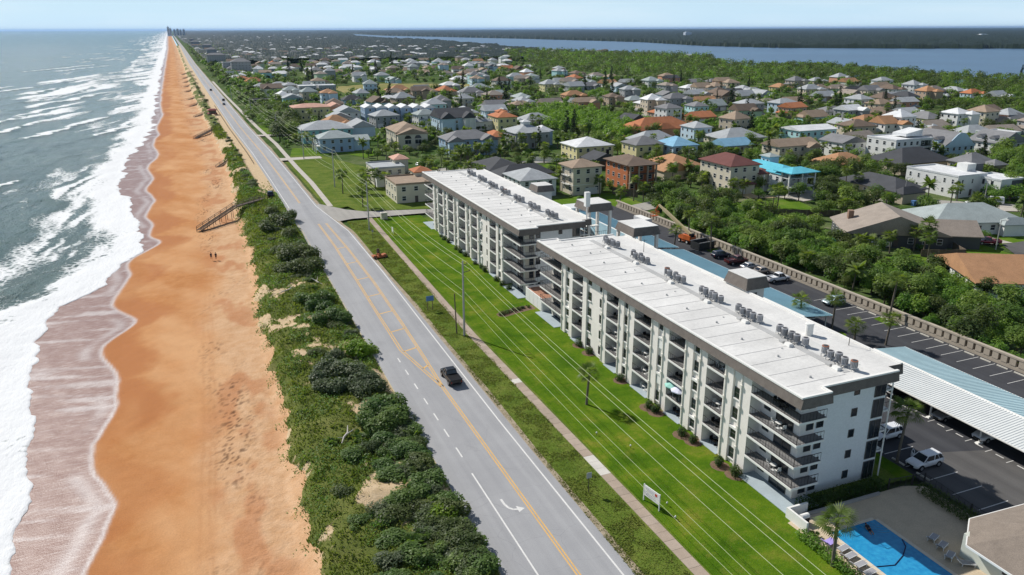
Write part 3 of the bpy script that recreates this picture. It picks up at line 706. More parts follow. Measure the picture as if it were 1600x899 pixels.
                put_window(root, REC + 0.58, mid - (wd / 2 - 0.75) * (1 if not mirror else -1), z + 0.9, 0, 'bw', 0.9, 1.2)
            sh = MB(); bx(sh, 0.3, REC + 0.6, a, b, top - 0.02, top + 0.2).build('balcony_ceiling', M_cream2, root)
            pt = MB(); bx(pt, -0.3, REC + 0.6, a, b, -0.02, 0.05).build('patio', M_patio, root)
        else:                                   # wrap-round corner balconies
            s = 1 if a == 0 else -1             # +1: block's first corner
            ya, yb = (a, b)
            ce = (lambda t: t) if s > 0 else (lambda t: LEN - t)   # distance from that end
            # corner room: set back 1.7 from the front and 1.9 from the end
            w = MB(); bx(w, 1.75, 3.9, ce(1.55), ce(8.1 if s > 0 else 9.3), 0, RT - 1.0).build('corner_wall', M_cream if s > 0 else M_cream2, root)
            for f_ in range(NF):
                z = f_ * FH
                if f_:
                    sl = MB(); bx(sl, 0.02, 3.0, ce(0.0), ce(8.1 if s > 0 else 9.3), z - 0.22, z); bx(sl, 3.0, 3.9, ce(0.0), ce(1.5), z - 0.22, z); sl.build('balcony_slab', M_grate, root)
                    ed = MB(); bx(ed, -0.06, 0.02, ce(-0.06), ce(8.1 if s > 0 else 9.3), z - 0.25, z + 0.02); bx(ed, 0.02, 3.9, ce(-0.06), ce(0.0), z - 0.25, z + 0.02); ed.build('slab_edge', M_trim, root)
                    rl = MB(); y1, y2 = sorted((my(ce(0.06)), my(ce(8.1 if s > 0 else 9.3))))
                    railing(rl, (0.06, y1), (0.06, y2), z); yy = my(ce(0.06)); railing(rl, (0.06, yy), (3.85, yy), z); rl.build('railing', M_rail, root)
                put_window(root, 1.73, my(ce(4.0)), z + 0.05, 0, 'cs', 2.9, 2.1, 'v', 'sliding_door')
                put_window(root, 1.73, my(ce(7.0)), z + 0.75, 0, 'cb', 1.1, 1.3)
                ye = my(ce(1.53)); rz = R(90) if (s > 0) != mirror else R(-90)
                put_window(root, 3.1, ye, z + 0.55, rz, 'ce', 1.0, 1.6)
                yw = my(ce(1.58))
                put_window(root, 4.6, yw, z + 0.55, rz, 'ce', 1.0, 1.6)
                put_window(root, 9.6, yw, z + 0.95, rz, 'ee', 0.85, 1.05, False)
                if rr.random() < 0.4: MB().box(9.1, 10.1, yw - 0.12, yw + 0.12, z + 2.05, z + 2.25).build('shutter_box', M_trim, root)
            # rear corner: open access galleries
            for f_ in range(NF):
                z = f_ * FH
                if f_:
                    sl = MB(); bx(sl, D, D + 2.3, ce(2.6), ce(34.6), z - 0.2, z).build('gallery_slab', M_trim, root)
                    rl = MB(); yy = my(ce(2.65)); railing(rl, (D + 0.05, yy), (D + 2.25, yy), z); rl.build('railing', M_rail, root)
                yw = my(ce(2.62)); rz = R(90) if (s > 0) != mirror else R(-90)
            w = MB(); bx(w, D - 1.7, D + 0.01, ce(1.3), ce(1.62), 0, RT - 1.0)
            po = MB(); yy = my(ce(1.55)); po.box(D + 0.8, D + 0.92, yy - 0.06, yy + 0.06, 0, RT - 0.9).build('gallery_post', M_trim, root)
            for f_ in range(NF):
                yw = my(ce(1.55)); rz = R(90) if (s > 0) != mirror else R(-90)
                put_window(root, D - 1.0, yw, f_ * FH + 0.1, rz, 'gl', 1.7, 2.4, 'v', 'gallery_screen')
            pt = MB(); bx(pt, -0.75, 4.0, ce(-0.6), ce(8.1), -0.02, 0.055).build('patio', M_patio, root)
    # roof vents stay with the roof
    for k in range(11):
        MB().cyl(4.2 + (k % 2) * 0.6, my(3.5 + k * 6.1), RT - 0.02, RT + 0.22, 0.16, 0.12, 8).build('roof_vent', M_roofg, roof)
        if k % 2: MB().cyl(6.9, my(5.5 + k * 5.9), RT - 0.02, RT + 0.12, 0.12, 0.1, 8).build('roof_vent', M_roofw, roof)
    return root
B1Y, B2Y = 57.5, 136.6
condo('near cream five-storey condominium block with white flat roof', B1Y, False, 11)
condo('far cream five-storey condominium block with white flat roof', B2Y, True, 12)

# ---------------------------------------------------------------- rooftop air conditioners
M_acb = pm('grey_ac_casing', (0.40, 0.40, 0.41), 0.6, 0.12, 1.0, hue=0.5)
M_acd = pm('dark_ac_grille', (0.06, 0.06, 0.065), 0.6, 0.1, 1.0)
M_acr = pm('rusty_ac_top', (0.30, 0.13, 0.08), 0.8, 0.2, 2.0)
def ac_proto(rusty):
    a = thing('air_conditioner', 'x', 'air conditioner')
    b = MB(); n = 14
    b.tube([(0, 0, 0.35), (0, 0, 1.12)], [0.40, 0.40], n); bo = b.build('casing', M_acb, a)
    fins = MB()
    for i in range(n):
        t = 2 * math.pi * i / n; fins.bar((0.405 * math.cos(t), 0.405 * math.sin(t), 0.42), (0.405 * math.cos(t), 0.405 * math.sin(t), 1.05), 0.03)
    fins.build('grille', M_acd, bo)
    MB().tube([(0, 0, 1.12), (0, 0, 1.2), (0, 0, 1.22)], [0.42, 0.41, 0.3], n).build('top_cap', M_acr if rusty else M_acb, a)
    MB().tube([(0, 0, 1.221), (0, 0, 1.235)], [0.3, 0.28], 10).build('fan_grille', M_acd, a)
    s = MB()
    for x in (-0.3, 0.3):
        s.bar((x, -0.45, 0.30), (x, 0.45, 0.30), 0.08)
        for y in (-0.4, 0.4): s.box(x - 0.03, x + 0.03, y - 0.03, y + 0.03, 0, 0.3)
    s.build('stand', M_roofg, a)
    return a
acs = [ac_proto(False), ac_proto(True)]; used = [False, False]
def put_ac(x, y, rusty, label, group):
    k = int(rusty); o = acs[k] if not used[k] else copy_tree(acs[k]); used[k] = True
    o.location = (x, y, RT); o.scale = (1.02, 1.02, rnd.uniform(0.92, 1.1)); o.rotation_euler = (0, 0, rnd.uniform(0, 6))
    o['label'] = label; o['group'] = group
for bi, (Y0, starts, bn) in enumerate([(B1Y, [60.6, 68.3, 76.9, 85.6, 95.2, 106.4, 116.8], 'near'), (B2Y, [141.5, 150.0, 159.0, 167.8, 176.5, 185.5, 194.5], 'far')]):
    OR5 = ['first', 'second', 'third', 'fourth', 'fifth']
    for gi, ys_ in enumerate(starts):
        xs = [67.2, 66.9, 67.0, 67.1, 67.2, 67.6, 67.8][gi]
        for k in range(5):
            rusty = (bi == 0 and ((gi == 0 and k in (0, 4)) or (gi == 4 and k == 4))) or (bi == 1 and gi == 3 and k == 2)
            yy = ys_ + k * 1.15 + rnd.uniform(-.12, .12)
            lb = ('rusty-topped' if rusty else 'grey') + ' air conditioner, %s of five in the %s cluster from the south, %s roof' % (OR5[k], ['first', 'second', 'third', 'fourth', 'fifth', 'sixth', 'seventh'][gi], bn)
            put_ac(xs - (0.25 if k % 2 else 0), yy, rusty, lb, 'air conditioners on the %s block roof' % bn)
        # pipe runs and curbs beside each cluster
        cb = thing('pipe_curb', 'white pipe curb beside the %s cluster of air conditioners on the %s block' % (['first', 'second', 'third', 'fourth', 'fifth', 'sixth', 'seventh'][gi], bn), 'pipe curb', (xs - 1.6, ys_ + 1, RT), group='pipe curbs on the roofs')
        MB().taper(-0.35, 0.35, -0.5, 0.5, 0, 0.35, 0.08).build('curb', M_trim, cb)
        MB().box(-0.2, 0.2, 0.9, 1.6, 0.0, 0.28).build('vent_box', M_roofg, cb)
        p = MB()
        for q in range(3): p.tube([(0.2, -0.2 + q * 0.25, 0.2), (1.0, 0.2 + q * 0.6, 0.12), (1.4, 0.4 + q * 1.2, 0.3)], 0.035, 5)
        p.build('pipes', M_acd, cb)
# drum vent near the south-east roof corner
v = thing('vent_drum', 'pale cylindrical vent drum on the near roof corner', 'vent', (70.2, 71.2, RT)); MB().cyl(0, 0, 0, 1.5, 0.5, 0.5, 16).build('drum', M_trim, v); MB().cyl(0, 0, 1.5, 1.62, 0.56, 0.5, 16).build('rim', M_trim, v)
for x, y, b in ((72.3, 66.5, 'south'), (70.9, 113.0, 'north')):
    a = thing('antenna', 'thin antenna mast at the %s end of the near block roof' % b, 'antenna', (x, y, RT)); MB().cyl(0, 0, 0, 2.4, 0.05, 0.03, 6).build('mast', M_rail, a); MB().bar((-.5, 0, 2.1), (.5, 0, 2.1), 0.04).build('crossbar', M_rail, a)

# ---------------------------------------------------------------- stair and lift towers with mansard caps
def cap(root, x0, x1, y0, y1, z0, z1):
    o = 0.55
    MB().hexa([(x0 - o, y0 - o, z0), (x1 + o, y0 - o, z0), (x1 + o, y1 + o, z0), (x0 - o, y1 + o, z0), (x0 - 0.1, y0 - 0.1, z1), (x1 + 0.1, y0 - 0.1, z1), (x1 + 0.1, y1 + 0.1, z1), (x0 - 0.1, y1 + 0.1, z1)]).build('mansard', M_fascia, root)
    r = MB().box(x0 - 0.15, x1 + 0.15, y0 - 0.15, y1 + 0.15, z1, z1 + 0.1).build('cap_roof', M_roofw, root)
lt = thing('lift_tower', 'lift housing with brown mansard cap behind the near roof', 'lift tower', (0, 0, 0))
MB().box(73.9, 77.2, 88.4, 92.8, 0, 14.6).build('shaft_wall', M_cream, lt); cap(lt, 73.9, 77.2, 88.4, 92.8, 14.6, 16.3)
put_window(lt, 75.4, 88.38, 13.0, R(90), 'lw', 0.9, 0.9, False)
def stair_tower(label, x0, x1, y0, y1, z1):
    t = thing('stair_tower', label, 'stair tower', ((x0 + x1) / 2, (y0 + y1) / 2, 0)); a, b = (x1 - x0) / 2, (y1 - y0) / 2
    for sx in (-1, 1):
        for sy in (-1, 1): MB().box(sx * a - 0.28, sx * a + 0.28, sy * b - 0.28, sy * b + 0.28, 0, z1).build('post', M_cream, t)
    cap(t, -a, a, -b, b, z1, z1 + 1.55)
    for f_ in range(1, NF):
        z = f_ * FH
        MB().box(-a + .3, a - .3, b - 1.4, b - .3, z - .18, z).build('landing', M_trim, t)
        MB().box(-a + .3, a - .3, -b + .3, -b + 1.4, z - 1.5, z - 1.32).build('landing', M_trim, t)
        fl = MB()
        for s in range(8):
            u = s / 8.0; fl.box(-a + .5, -0.1, b - 1.4 - (2 * b - 2.8) * (u + .125), b - 1.4 - (2 * b - 2.8) * u, z - .1 - 1.35 * u - .12, z - .1 - 1.35 * u)
        fl.bar((-a + .5, b - 1.4, z + .8), (-a + .5, -b + 1.4, z - .5), 0.06); fl.bar((-.1, b - 1.4, z + .8), (-.1, -b + 1.4, z - .5), 0.06)
        fl.build('stair_flight', M_rail, t)
        rl = MB(); railing(rl, (-a + .3, -b + .3), (a - .3, -b + .3), z - 1.32); rl.build('railing', M_rail, t)
    return t
stair_tower('open stair tower with mansard cap at the north end of the near block', 74.6, 79.6, 122.5, 128.5, 14.5)
stair_tower('open stair tower with mansard cap at the south end of the far block', 74.6, 79.6, 141.0, 146.5, 15.3)
an = thing('panel_antenna', 'tall white panel antenna on a pole beside the far stair tower', 'antenna', (73.3, 139.6, RT)); MB().cyl(0, 0, 0, 3.2, 0.16, 0.16, 8).build('pole', M_cream, an); MB().box(-0.5, 0.5, -0.45, 0.45, 2.6, 5.6).build('panel', M_trim, an)
lt2 = thing('lift_housing', 'small lift housing with brown mansard behind the far roof', 'lift tower', (0, 0, 0)); MB().box(73.9, 77.5, 166, 170, 0, 14.9).build('shaft_wall', M_cream, lt2); cap(lt2, 73.9, 77.5, 166, 170, 14.9, 16.3)

# raised terrace between the blocks
te = thing('raised_terrace', 'raised terracotta terrace behind a white screen wall between the blocks', 'terrace', (57.6, 127.4, 0))
MB().box(0.25, 9.5, 0.25, 8.1, 0, 2.2).build('terracotta_deck', pm('terracotta_tiles', (0.42, 0.21, 0.13), 0.85, 0.15, 0.9, fine=0.2), te)
for i in range(4): MB().box(0.0, 0.22, 0.05 + i * 1.95, 1.92 + i * 1.95, 0, 2.55).build('wall_panel', M_trim, te)
for i in range(2): MB().box(0.05 + i * 2.4, 2.35 + i * 2.4, -0.2, 0.0, 0, 2.5).build('wall_panel', M_trim, te)
MB().box(0.25, 9, 8.12, 8.4, 0, 2.55).build('wall_panel', M_trim, te)
# ================================================================ parking lot, carports, pool, street furniture
strip('parking_lot', [36, 47, 196, 206], [76.2, 76.2, 73.5, 73.5], [116.4] * 4, -0.02, M_lot, 'dark asphalt parking lot behind the condominiums')
sheet('lot_apron', [(76.2, 36), (90.5, 36), (90.5, 58), (84, 60), (76.2, 57)], -0.012, M_oldlot, 'bleached older asphalt near the pool fence')
sheet('rear_yard', [(57.5, 57.2), (76.2, 57.2), (74.5, 212), (58, 212)], -0.035, M_verge, 'ground under and behind the condominium blocks')
LOT = bpy.data.objects['parking_lot']
M_stripe = pm('stall_stripe_paint', (0.66, 0.65, 0.62), 0.8, 0.1, 1.0, fine=0.25)
def stripe(x0, x1, y, parent=LOT, w=0.11): MB().box(x0, x1, y - w / 2, y + w / 2, -0.018, -0.012 + 0.006).build('stall_line', M_stripe, parent)
M_stop = pm('concrete_wheel_stop', (0.56, 0.53, 0.46), 0.9, 0.1, 1.0)
def wheel_stop(x, y, label, rz=0, grp='wheel stops'):
    o = thing('wheel_stop', label, 'wheel stop', (x, y, 0), rz, grp); MB().taper(-0.1, 0.1, -0.95, 0.95, -0.015, 0.16, 0.03).build('block', M_stop, o)
for i in range(18):
    y = 62 + i * 2.95
    stripe(110.8, 115.9, y)
    if 1 <= i < 17: wheel_stop(115.6, y + 1.5, 'pale concrete wheel stop, %s from the south along the slotted wall' % ['first', 'second', 'third', 'fourth', 'fifth', 'sixth', 'seventh', 'eighth', 'ninth', 'tenth', 'eleventh', 'twelfth', 'thirteenth', 'fourteenth', 'fifteenth', 'sixteenth'][i - 1])
for i in range(9):
    y = 46.0 + i * 3.3
    if i in (1, 2, 3, 4, 5): stripe(76.9, 81.8, y)
for q_, y in enumerate((56.7, 60.4, 63.8)): wheel_stop(76.9, y, 'pale wheel stop, %s of three beside the near block' % ['southernmost', 'middle', 'northernmost'][q_], grp='wheel stops by the near block')
for i in range(12): stripe(89.3, 90.6, 52.2 + i * 2.9)
for i in range(9):
    y = 53.6 + i * 2.9
    MB().box(89.9, 90.1, y - 0.55, y + 0.55, -0.012, -0.004).build('stall_number', M_stripe, LOT)
ig = sheet('planting_island', [(98.5, 93), (103, 95.5), (103.5, 97), (98.5, 97.5)], -0.008, M_lawn, 'small grass island at the carport gap')
sheet('grass_island', [(113.5, 96.0), (116.2, 95.4), (116.2, 100.3), (113.8, 99.8)], -0.008, M_lawn, 'grass island with a palm by the slotted wall')
sheet('grass_corner', [(112.6, 147.8), (116.2, 147.4), (116.2, 152), (113, 151.5)], -0.008, M_lawn, 'grass patch beside the dumpster')
sheet('lot_edge_grass', [(73.9, 57), (76.2, 57), (76.2, 66), (74.2, 66)], -0.008, M_lawn, 'strip of grass beside the near block')

# carports: pitched ribbed sheet roofs on posts
M_sheetw = pm('white_ribbed_sheet', (0.72, 0.74, 0.72), 0.45, 0.05, 0.3, fine=0.05)
M_sheetb = pm('pale_blue_ribbed_sheet', (0.27, 0.47, 0.55), 0.45, 0.08, 0.15, fine=0.06)
M_sheetbb = pm('washed_blue_ribbed_sheet', (0.44, 0.60, 0.63), 0.45, 0.08, 0.15, fine=0.06)
def carport(label, y0, y1, mw, mb_, ribs=True):
    t = thing('carport', label, 'carport', (96.2, (y0 + y1) / 2, 0)); h = (y1 - y0) / 2
    def slope(x0, z0, x1, z1, mat, nm):
        m = MB(); n = int((y1 - y0) / 0.42)
        m.hexa([(x0, -h, z0 - .05), (x1, -h, z1 - .05), (x1, h, z1 - .05), (x0, h, z0 - .05), (x0, -h, z0), (x1, -h, z1), (x1, h, z1), (x0, h, z0)])
        if ribs:
            for i in range(n):
                y = -h + (i + 0.5) * (2 * h / n)
                m.hexa([(x0, y - .07, z0), (x1, y - .07, z1), (x1, y + .07, z1), (x0, y + .07, z0), (x0, y - .045, z0 + .055), (x1, y - .045, z1 + .055), (x1, y + .045, z1 + .055), (x0, y + .045, z0 + .055)])
        m.build(nm, mat, t)
    slope(-6.7, 2.55, -0.06, 3.2, mw, 'roof_slope'); slope(6.8, 2.5, 0.06, 3.2, mb_, 'roof_slope')
    MB().taper(-0.2, 0.2, -h - .02, h + .02, 3.17, 3.3, 0.08, 0).build('ridge_cap', M_trim, t)
    for s in (-1, 1): MB().box(s * 6.75 - 0.06, s * 6.75 + 0.06, -h, h, 2.38, 2.53).build('gutter', M_trim, t)
    n = max(2, int((y1 - y0) / 6.9)); 
    for i in range(n + 1):
        y = -h + 0.6 + i * (2 * h - 1.2) / n
        for x in (-5.6, 5.6):
            p = MB(); p.box(x - 0.09, x + 0.09, y - 0.09, y + 0.09, 0.12, 2.6); p.taper(x - 0.5, x + 0.5, y - 0.3, y + 0.3, -0.02, 0.14, 0.1); p.build('post', M_trim, t)
        MB().box(-6.6, 6.6, y - 0.06, y + 0.06, 2.3, 2.46).build('cross_beam', M_trim, t)
    for x in (-4, -2, 2, 4): MB().box(x - .05, x + .05, -h, h, 2.47, 2.56 if abs(x) > 3 else 2.7).build('purlin', M_trim, t)
    return t
carport('nearest carport with white ribbed slope and pale blue slope', 44.0, 83.4, M_sheetw, M_sheetbb)
carport('long middle carport with pale blue sheet roof behind the near block', 99.0, 146.8, M_sheetbb, M_sheetb)
carport('far carport with pale blue sheet roof behind the stair towers', 148.6, 190.0, M_sheetbb, M_sheetb)

# slotted wall: solid ledge with projecting fins
M_slot = pm('buff_block_wall', (0.46, 0.40, 0.32), 0.9, 0.1, 0.6, fine=0.15)
wl_ = thing('slotted_wall', 'buff concrete wall with dark upright slots along the lot edge', 'wall', (116.6, 0, 0))
MB().box(0, 0.25, 40, 203, -0.3, 0.55).build('wall_base', M_slot, wl_)
MB().box(-0.12, 0.55, 40, 203, 1.75, 2.05).build('wall_ledge', M_slot, wl_)
MB().box(0.5, 0.62, 40, 203, 0.1, 1.74).build('wall_back', M_slot, wl_)
me_f = MB().box(-0.06, 0.49, -0.52, 0.52, 0.56, 1.74).mesh('wall_panel', M_slot)
y = 41.0
while y < 202: new('wall_panel', me_f, wl_, (0, y, 0)); y += 1.52

# ---------------------------------------------------------------- vehicles
M_tyre = pm('tyre_rubber', (0.025, 0.025, 0.025), 0.85, 0.1, 3.0)
M_rim = pm('alloy_rim', (0.45, 0.45, 0.46), 0.35, 0.1, 2.0, metal=0.6)
M_carglass = glass('car_glass', (0.012, 0.016, 0.022), 0.05)
M_lamp = pm('head_lamp', (0.75, 0.77, 0.8), 0.15, 0.05, 2.0); M_tail = pm('tail_lamp', (0.35, 0.02, 0.02), 0.25, 0.05, 2.0)
M_black = pm('black_plastic', (0.011, 0.011, 0.012), 0.55, 0.1, 2.0, spec=0.15)
def paintm(name, c, metal=0.15):
    if name in MATS: return MATS[name]
    m, n, l, b = nodes(name)
    f = noise(n, l, 1.2, 4, 0.6)
    l.new(ramp(n, l, f, [(0.3, tuple(x * 0.9 for x in c)), (0.7, c)]), b.inputs['Base Color'])
    b.inputs['Roughness'].default_value = 0.35; b.inputs['Metallic'].default_value = metal; b.inputs['Coat Weight'].default_value = 0.5 if sum(c) > .15 else 0.2; b.inputs['Coat Roughness'].default_value = 0.08
    MATS[name] = m; return m
CP = {  # length, half width, body stations (x, w, zb, zt), cabin (xr0, xf0, xr1, xf1, z0, z1), wheel x, wheel r
 'sedan': (4.7, [(-2.35, .70, .45, .82), (-2.22, .86, .32, .98), (-1.3, .90, .26, 1.00), (0.8, .90, .26, .98), (1.5, .88, .28, .92), (2.15, .82, .32, .80), (2.35, .64, .40, .66)], (-1.85, 1.05, -1.05, 0.25, .94, 1.45), (-1.38, 1.42), .33),
 'suv': (4.75, [(-2.38, .78, .48, 1.00), (-2.26, .92, .36, 1.12), (-1.3, .95, .32, 1.12), (0.9, .95, .32, 1.08), (1.6, .93, .34, 1.02), (2.18, .87, .38, .90), (2.38, .70, .46, .74)], (-2.28, 1.15, -1.85, 0.35, 1.04, 1.72), (-1.42, 1.45), .37),
 'pickup': (5.7, [(-2.85, .92, .55, 1.10), (-2.80, .98, .48, 1.16), (-1.4, .99, .44, 1.18), (1.0, .99, .44, 1.18), (1.9, .98, .46, 1.14), (2.65, .92, .48, 1.04), (2.85, .78, .55, .88)], (-0.55, 1.55, -0.30, 0.85, 1.12, 1.92), (-1.75, 1.85), .41),
 'van': (5.6, [(-2.8, .90, .45, 1.30), (-2.72, .98, .36, 1.40), (0.9, .98, .34, 1.35), (1.9, .97, .36, 1.20), (2.55, .90, .40, 1.00), (2.8, .74, .48, .80)], (-2.76, 1.9, -2.65, 1.0, 1.2, 2.35), (-1.7, 1.85), .36)}
def car(kind, label, paint_m, loc, rz, group=None, door_open=False, cover=False):
    L, st, (r0, f0, r1, f1, z0, z1), wx, wr = CP[kind]
    t = thing({'sedan': 'sedan_car', 'suv': 'suv_car', 'pickup': 'pickup_truck', 'van': 'van'}[kind], label, {'sedan': 'car', 'suv': 'car', 'pickup': 'pickup', 'van': 'van'}[kind], loc, rz, group)
    k = ('car', kind, paint_m.name)
    if k not in MATS:
        b = MB(); rings = []
        for x, w, zb, zt in st:
            m_ = (zb + zt) / 2
            rings.append([(x, -w * .86, zb), (x, -w, zb + .14), (x, -w, m_ + .12), (x, -w * .93, zt - .02), (x, -w * .8, zt), (x, w * .8, zt), (x, w * .93, zt - .02), (x, w, m_ + .12), (x, w, zb + .14), (x, w * .86, zb)])
        b.loft([r[::-1] for r in rings])
        wB = st[2][1] * .90; wT = wB * .80
        g = MB().hexa([(r0, -wB, z0), (f0, -wB, z0), (f0, wB, z0), (r0, wB, z0), (r1, -wT, z1 - .05), (f1, -wT, z1 - .05), (f1, wT, z1 - .05), (r1, wT, z1 - .05)])
        rf = MB(); rf.taper(r1 - .10, f1 + .08, -wT - .02, wT + .02, z1 - .06, z1 + .03, 0.12, 0.10)
        for sy in (-1, 1):
            for (xb, xt) in ((r0 + .05, r1 + .03), (f0 - .03, f1 - .02), ((r0 + f0) / 2 - .05, (r1 + f1) / 2 - .05)):
                rf.bar((xb, sy * wB * 1.0, z0 - .02), (xt, sy * (wT + .012), z1 - .04), 0.09, 0.06)
            if kind in ('suv', 'van'): rf.bar((r0 + .75, sy * wB, z0), (r1 + .62, sy * (wT + .012), z1 - .04), 0.12 if kind == 'suv' else .3, 0.06)
        if kind == 'van':
            for sy in (-1, 1): rf.hexa([(r0 + .05, sy * wB - .03, z0), (-.1, sy * wB - .03, z0), (-.1, sy * wB + .03, z0), (r0 + .05, sy * wB + .03, z0), (r1 + .05, sy * wT - .03, z1 - .05), (-.2, sy * wT - .03, z1 - .05), (-.2, sy * wT + .03, z1 - .05), (r1 + .05, sy * wT + .03, z1 - .05)])
        ty = MB().tube([(0, -.13, 0), (0, -.11, 0), (0, .11, 0), (0, .13, 0)], [wr * .9, wr, wr, wr * .9], 16)
        ri = MB().tube([(0, -.135, 0), (0, .135, 0)], [wr * .62, wr * .62], 12)
        ar = MB().tube([(0, -.05, 0), (0, .05, 0)], [wr * 1.16, wr * 1.16], 16)
        x1, w1 = st[-1][0], st[-1][1]; xr = st[0][0]
        hl = MB().taper(-.12, .05, -.17, .17, -.07, .08, .02); tl = MB().taper(-.03, .04, -.06, .06, -.12, .12, .01)
        MATS[k] = [b.mesh('body', paint_m, True), g.mesh('windows', M_carglass), rf.mesh('roof', paint_m), ty.mesh('tyre', M_tyre, False), ri.mesh('rim', M_rim), ar.mesh('wheel_arch', M_black), hl.mesh('headlight', M_lamp), tl.mesh('tail_light', M_tail)]
    body, g, rf, ty, ri, ar, hl, tl = MATS[k]
    bo = new('body', body, t); new('windows', g, t); new('roof', rf, t)
    wy = st[2][1] - .10
    for x in wx:
        for sy in (-1, 1):
            w_ = new('wheel', ty, t, (x, sy * wy, wr)); new('rim', ri, w_); new('wheel_arch', ar, bo, (x, sy * (wy + .075), wr + .03))
    xf, zf = st[-2][0], st[-2][3]; xb, zb_ = st[0][0], st[0][3]
    for sy in (-1, 1):
        new('headlight', hl, t, (xf + .12, sy * st[-2][1] * .74, zf - .12)); new('tail_light', tl, t, (xb + .02, sy * st[0][1] * .86, zb_ - .22))
    mr = MB()
    for sy in (-1, 1): mr.box(f0 - .45, f0 - .28, sy * (st[2][1] + .1) - .1, sy * (st[2][1] + .1) + .1, z0 + .02, z0 + .2)
    mr.build('mirrors', paint_m if kind != 'pickup' else M_black, t)
    gr = MB().box(st[-1][0] - .05, st[-1][0] + .02, -st[-1][1] * .7, st[-1][1] * .7, st[-1][2] + .02, st[-1][3] - .04); gr.build('grille', M_black, t)
    if kind == 'pickup':
        zt = st[1][3]
        fr = MB(); fr.box(-2.82, -.62, -.97, -.85, zt - .1, zt + .14).box(-2.82, -.62, .85, .97, zt - .1, zt + .14).box(-2.85, -2.74, -.85, .85, zt - .1, zt + .14).box(-.68, -.58, -.85, .85, zt - .1, zt + .14); fr.build('bed_sides', paint_m, t)
        MB().box(-2.74, -.68, -.85, .85, zt - .02, zt + .015 if not cover else zt + .12).build('bed_floor' if not cover else 'bed_cover', M_black, t)
    if door_open:
        dr = MB().box(-1.05, 0, -.04, .04, .38, 1.08).build('open_door', paint_m, t, (0.75, -st[2][1] + .02, 0), R(58))
        MB().bar((-1.0, 0, 1.08), (-.75, 0, 1.6), .06).bar((-.75, 0, 1.6), (-.15, 0, 1.6), .06).bar((-.15, 0, 1.6), (0, 0, 1.08), .06).build('door_window_frame', paint_m, dr)
    return t
P_black = paintm('black_car_paint', (0.005, 0.005, 0.0065), 0.0); P_white = paintm('white_car_paint', (0.78, 0.79, 0.80), 0); P_red = paintm('dark_red_car_paint', (0.10, 0.018, 0.018)); P_silver = paintm('silver_car_paint', (0.42, 0.42, 0.42), .4); P_tan = paintm('champagne_car_paint', (0.44, 0.38, 0.32), .4)
P_navy = paintm('navy_car_paint', (0.015, 0.02, 0.04)); P_ruby = paintm('ruby_car_paint', (0.22, 0.012, 0.03)); P_teal = paintm('pale_blue_car_paint', (0.35, 0.45, 0.47), .2); P_dk = paintm('dark_grey_car_paint', (0.05, 0.05, 0.055), .3)
car('pickup', 'black pickup truck driving along the coast road', P_black, (32.0, 104.8, 0), R(90), cover=True)
car('suv', 'dark blue SUV parked on the sandy shoulder above the beach stairs', P_navy, (19.6, 258.5, dune_at(19.6, 258.5)[0] + .03), R(86))
car('suv', 'black SUV driving on the far coast road', P_black, (21.8, 646, 0), R(90)); car('sedan', 'dark sedan on the far coast road nearest the bend', P_dk, (20.5, 610, 0), R(-90)); car('suv', 'small dark vehicle far up the coast road', P_dk, (16.0, 760, 0), R(90))
car('suv', 'white SUV with its front door standing open', P_white, (79.2, 58.6, 0), R(180), door_open=True)
car('suv', 'white SUV half hidden behind the near block corner', P_white, (80.3, 65.6, 0), R(180))
car('suv', 'dark SUV parked next to the dumpster', P_navy, (112.4, 144.8, 0), 0); car('pickup', 'dark red pickup truck parked at the slotted wall', P_red, (112.6, 139.2, 0), 0); car('sedan', 'silver sedan parked beside the dark red pickup', P_silver, (112.9, 134.6, 0), 0)
car('sedan', 'champagne sedan parked beside the white pickup', P_tan, (112.6, 130.9, 0), R(180)); car('pickup', 'white pickup truck parked at the slotted wall', P_white, (112.4, 124.9, 0), 0); car('suv', 'pale blue SUV parked alone at the slotted wall', P_teal, (112.8, 109.0, 0), R(180))
for x, y, p, lb, kd in ((92.6, 71.4, P_dk, 'dark grey car in the shade of the nearest carport', 'sedan'), (92.7, 66.5, P_silver, 'silver car in the shade of the nearest carport', 'sedan'), (92.8, 60.2, P_white, 'white car in the shade of the nearest carport', 'suv'), (92.4, 74.4, P_black, 'black car at the north end under the nearest carport', 'suv')):
    car(kd, lb, p, (x, y, 0), R(180))

# boom lift, dumpster, trailer
M_or = pm('orange_machine_paint', (0.55, 0.13, 0.03), 0.5, 0.12, 1.0); M_boom = pm('cream_boom_paint', (0.62, 0.50, 0.28), 0.5, 0.1, 1.0)
bl = thing('boom_lift', 'orange boom lift with a cream boom raised over the parking lot', 'boom lift', (112.6, 159.5, 0), R(100))
MB().taper(-1.9, 1.9, -1.0, 1.0, 0.5, 1.0, 0.15).build('chassis', M_or, bl)
for x in (-1.35, 1.35):
    for y in (-1.05, 1.05):
        w_ = MB().tube([(0, -.2, 0), (0, .2, 0)], .5, 14).build('wheel', M_tyre, bl, (x, y, .5)); MB().tube([(0, -.21, 0), (0, .21, 0)], .26, 10).build('rim', M_trim, w_)
MB().loft([[(x, -w, z) , (x, w, z), (x, w * .95, zt), (x, -w * .95, zt)] for x, w, z, zt in ((-2.6, .8, 1.1, 1.6), (-2.2, 1.1, 1.0, 2.1), (0, 1.15, 1.0, 2.2), (1.6, 1.0, 1.0, 1.9), (2.2, .7, 1.1, 1.5))]).build('turntable', M_or, bl)
MB().bar((-2.0, 0.2, 2.2), (8.6, 0.4, 7.1), .62, .72).build('boom', M_boom, bl); MB().bar((7.0, 0.35, 6.35), (10.4, .4, 7.9), .42, .5).build('fly_boom', M_boom, bl)
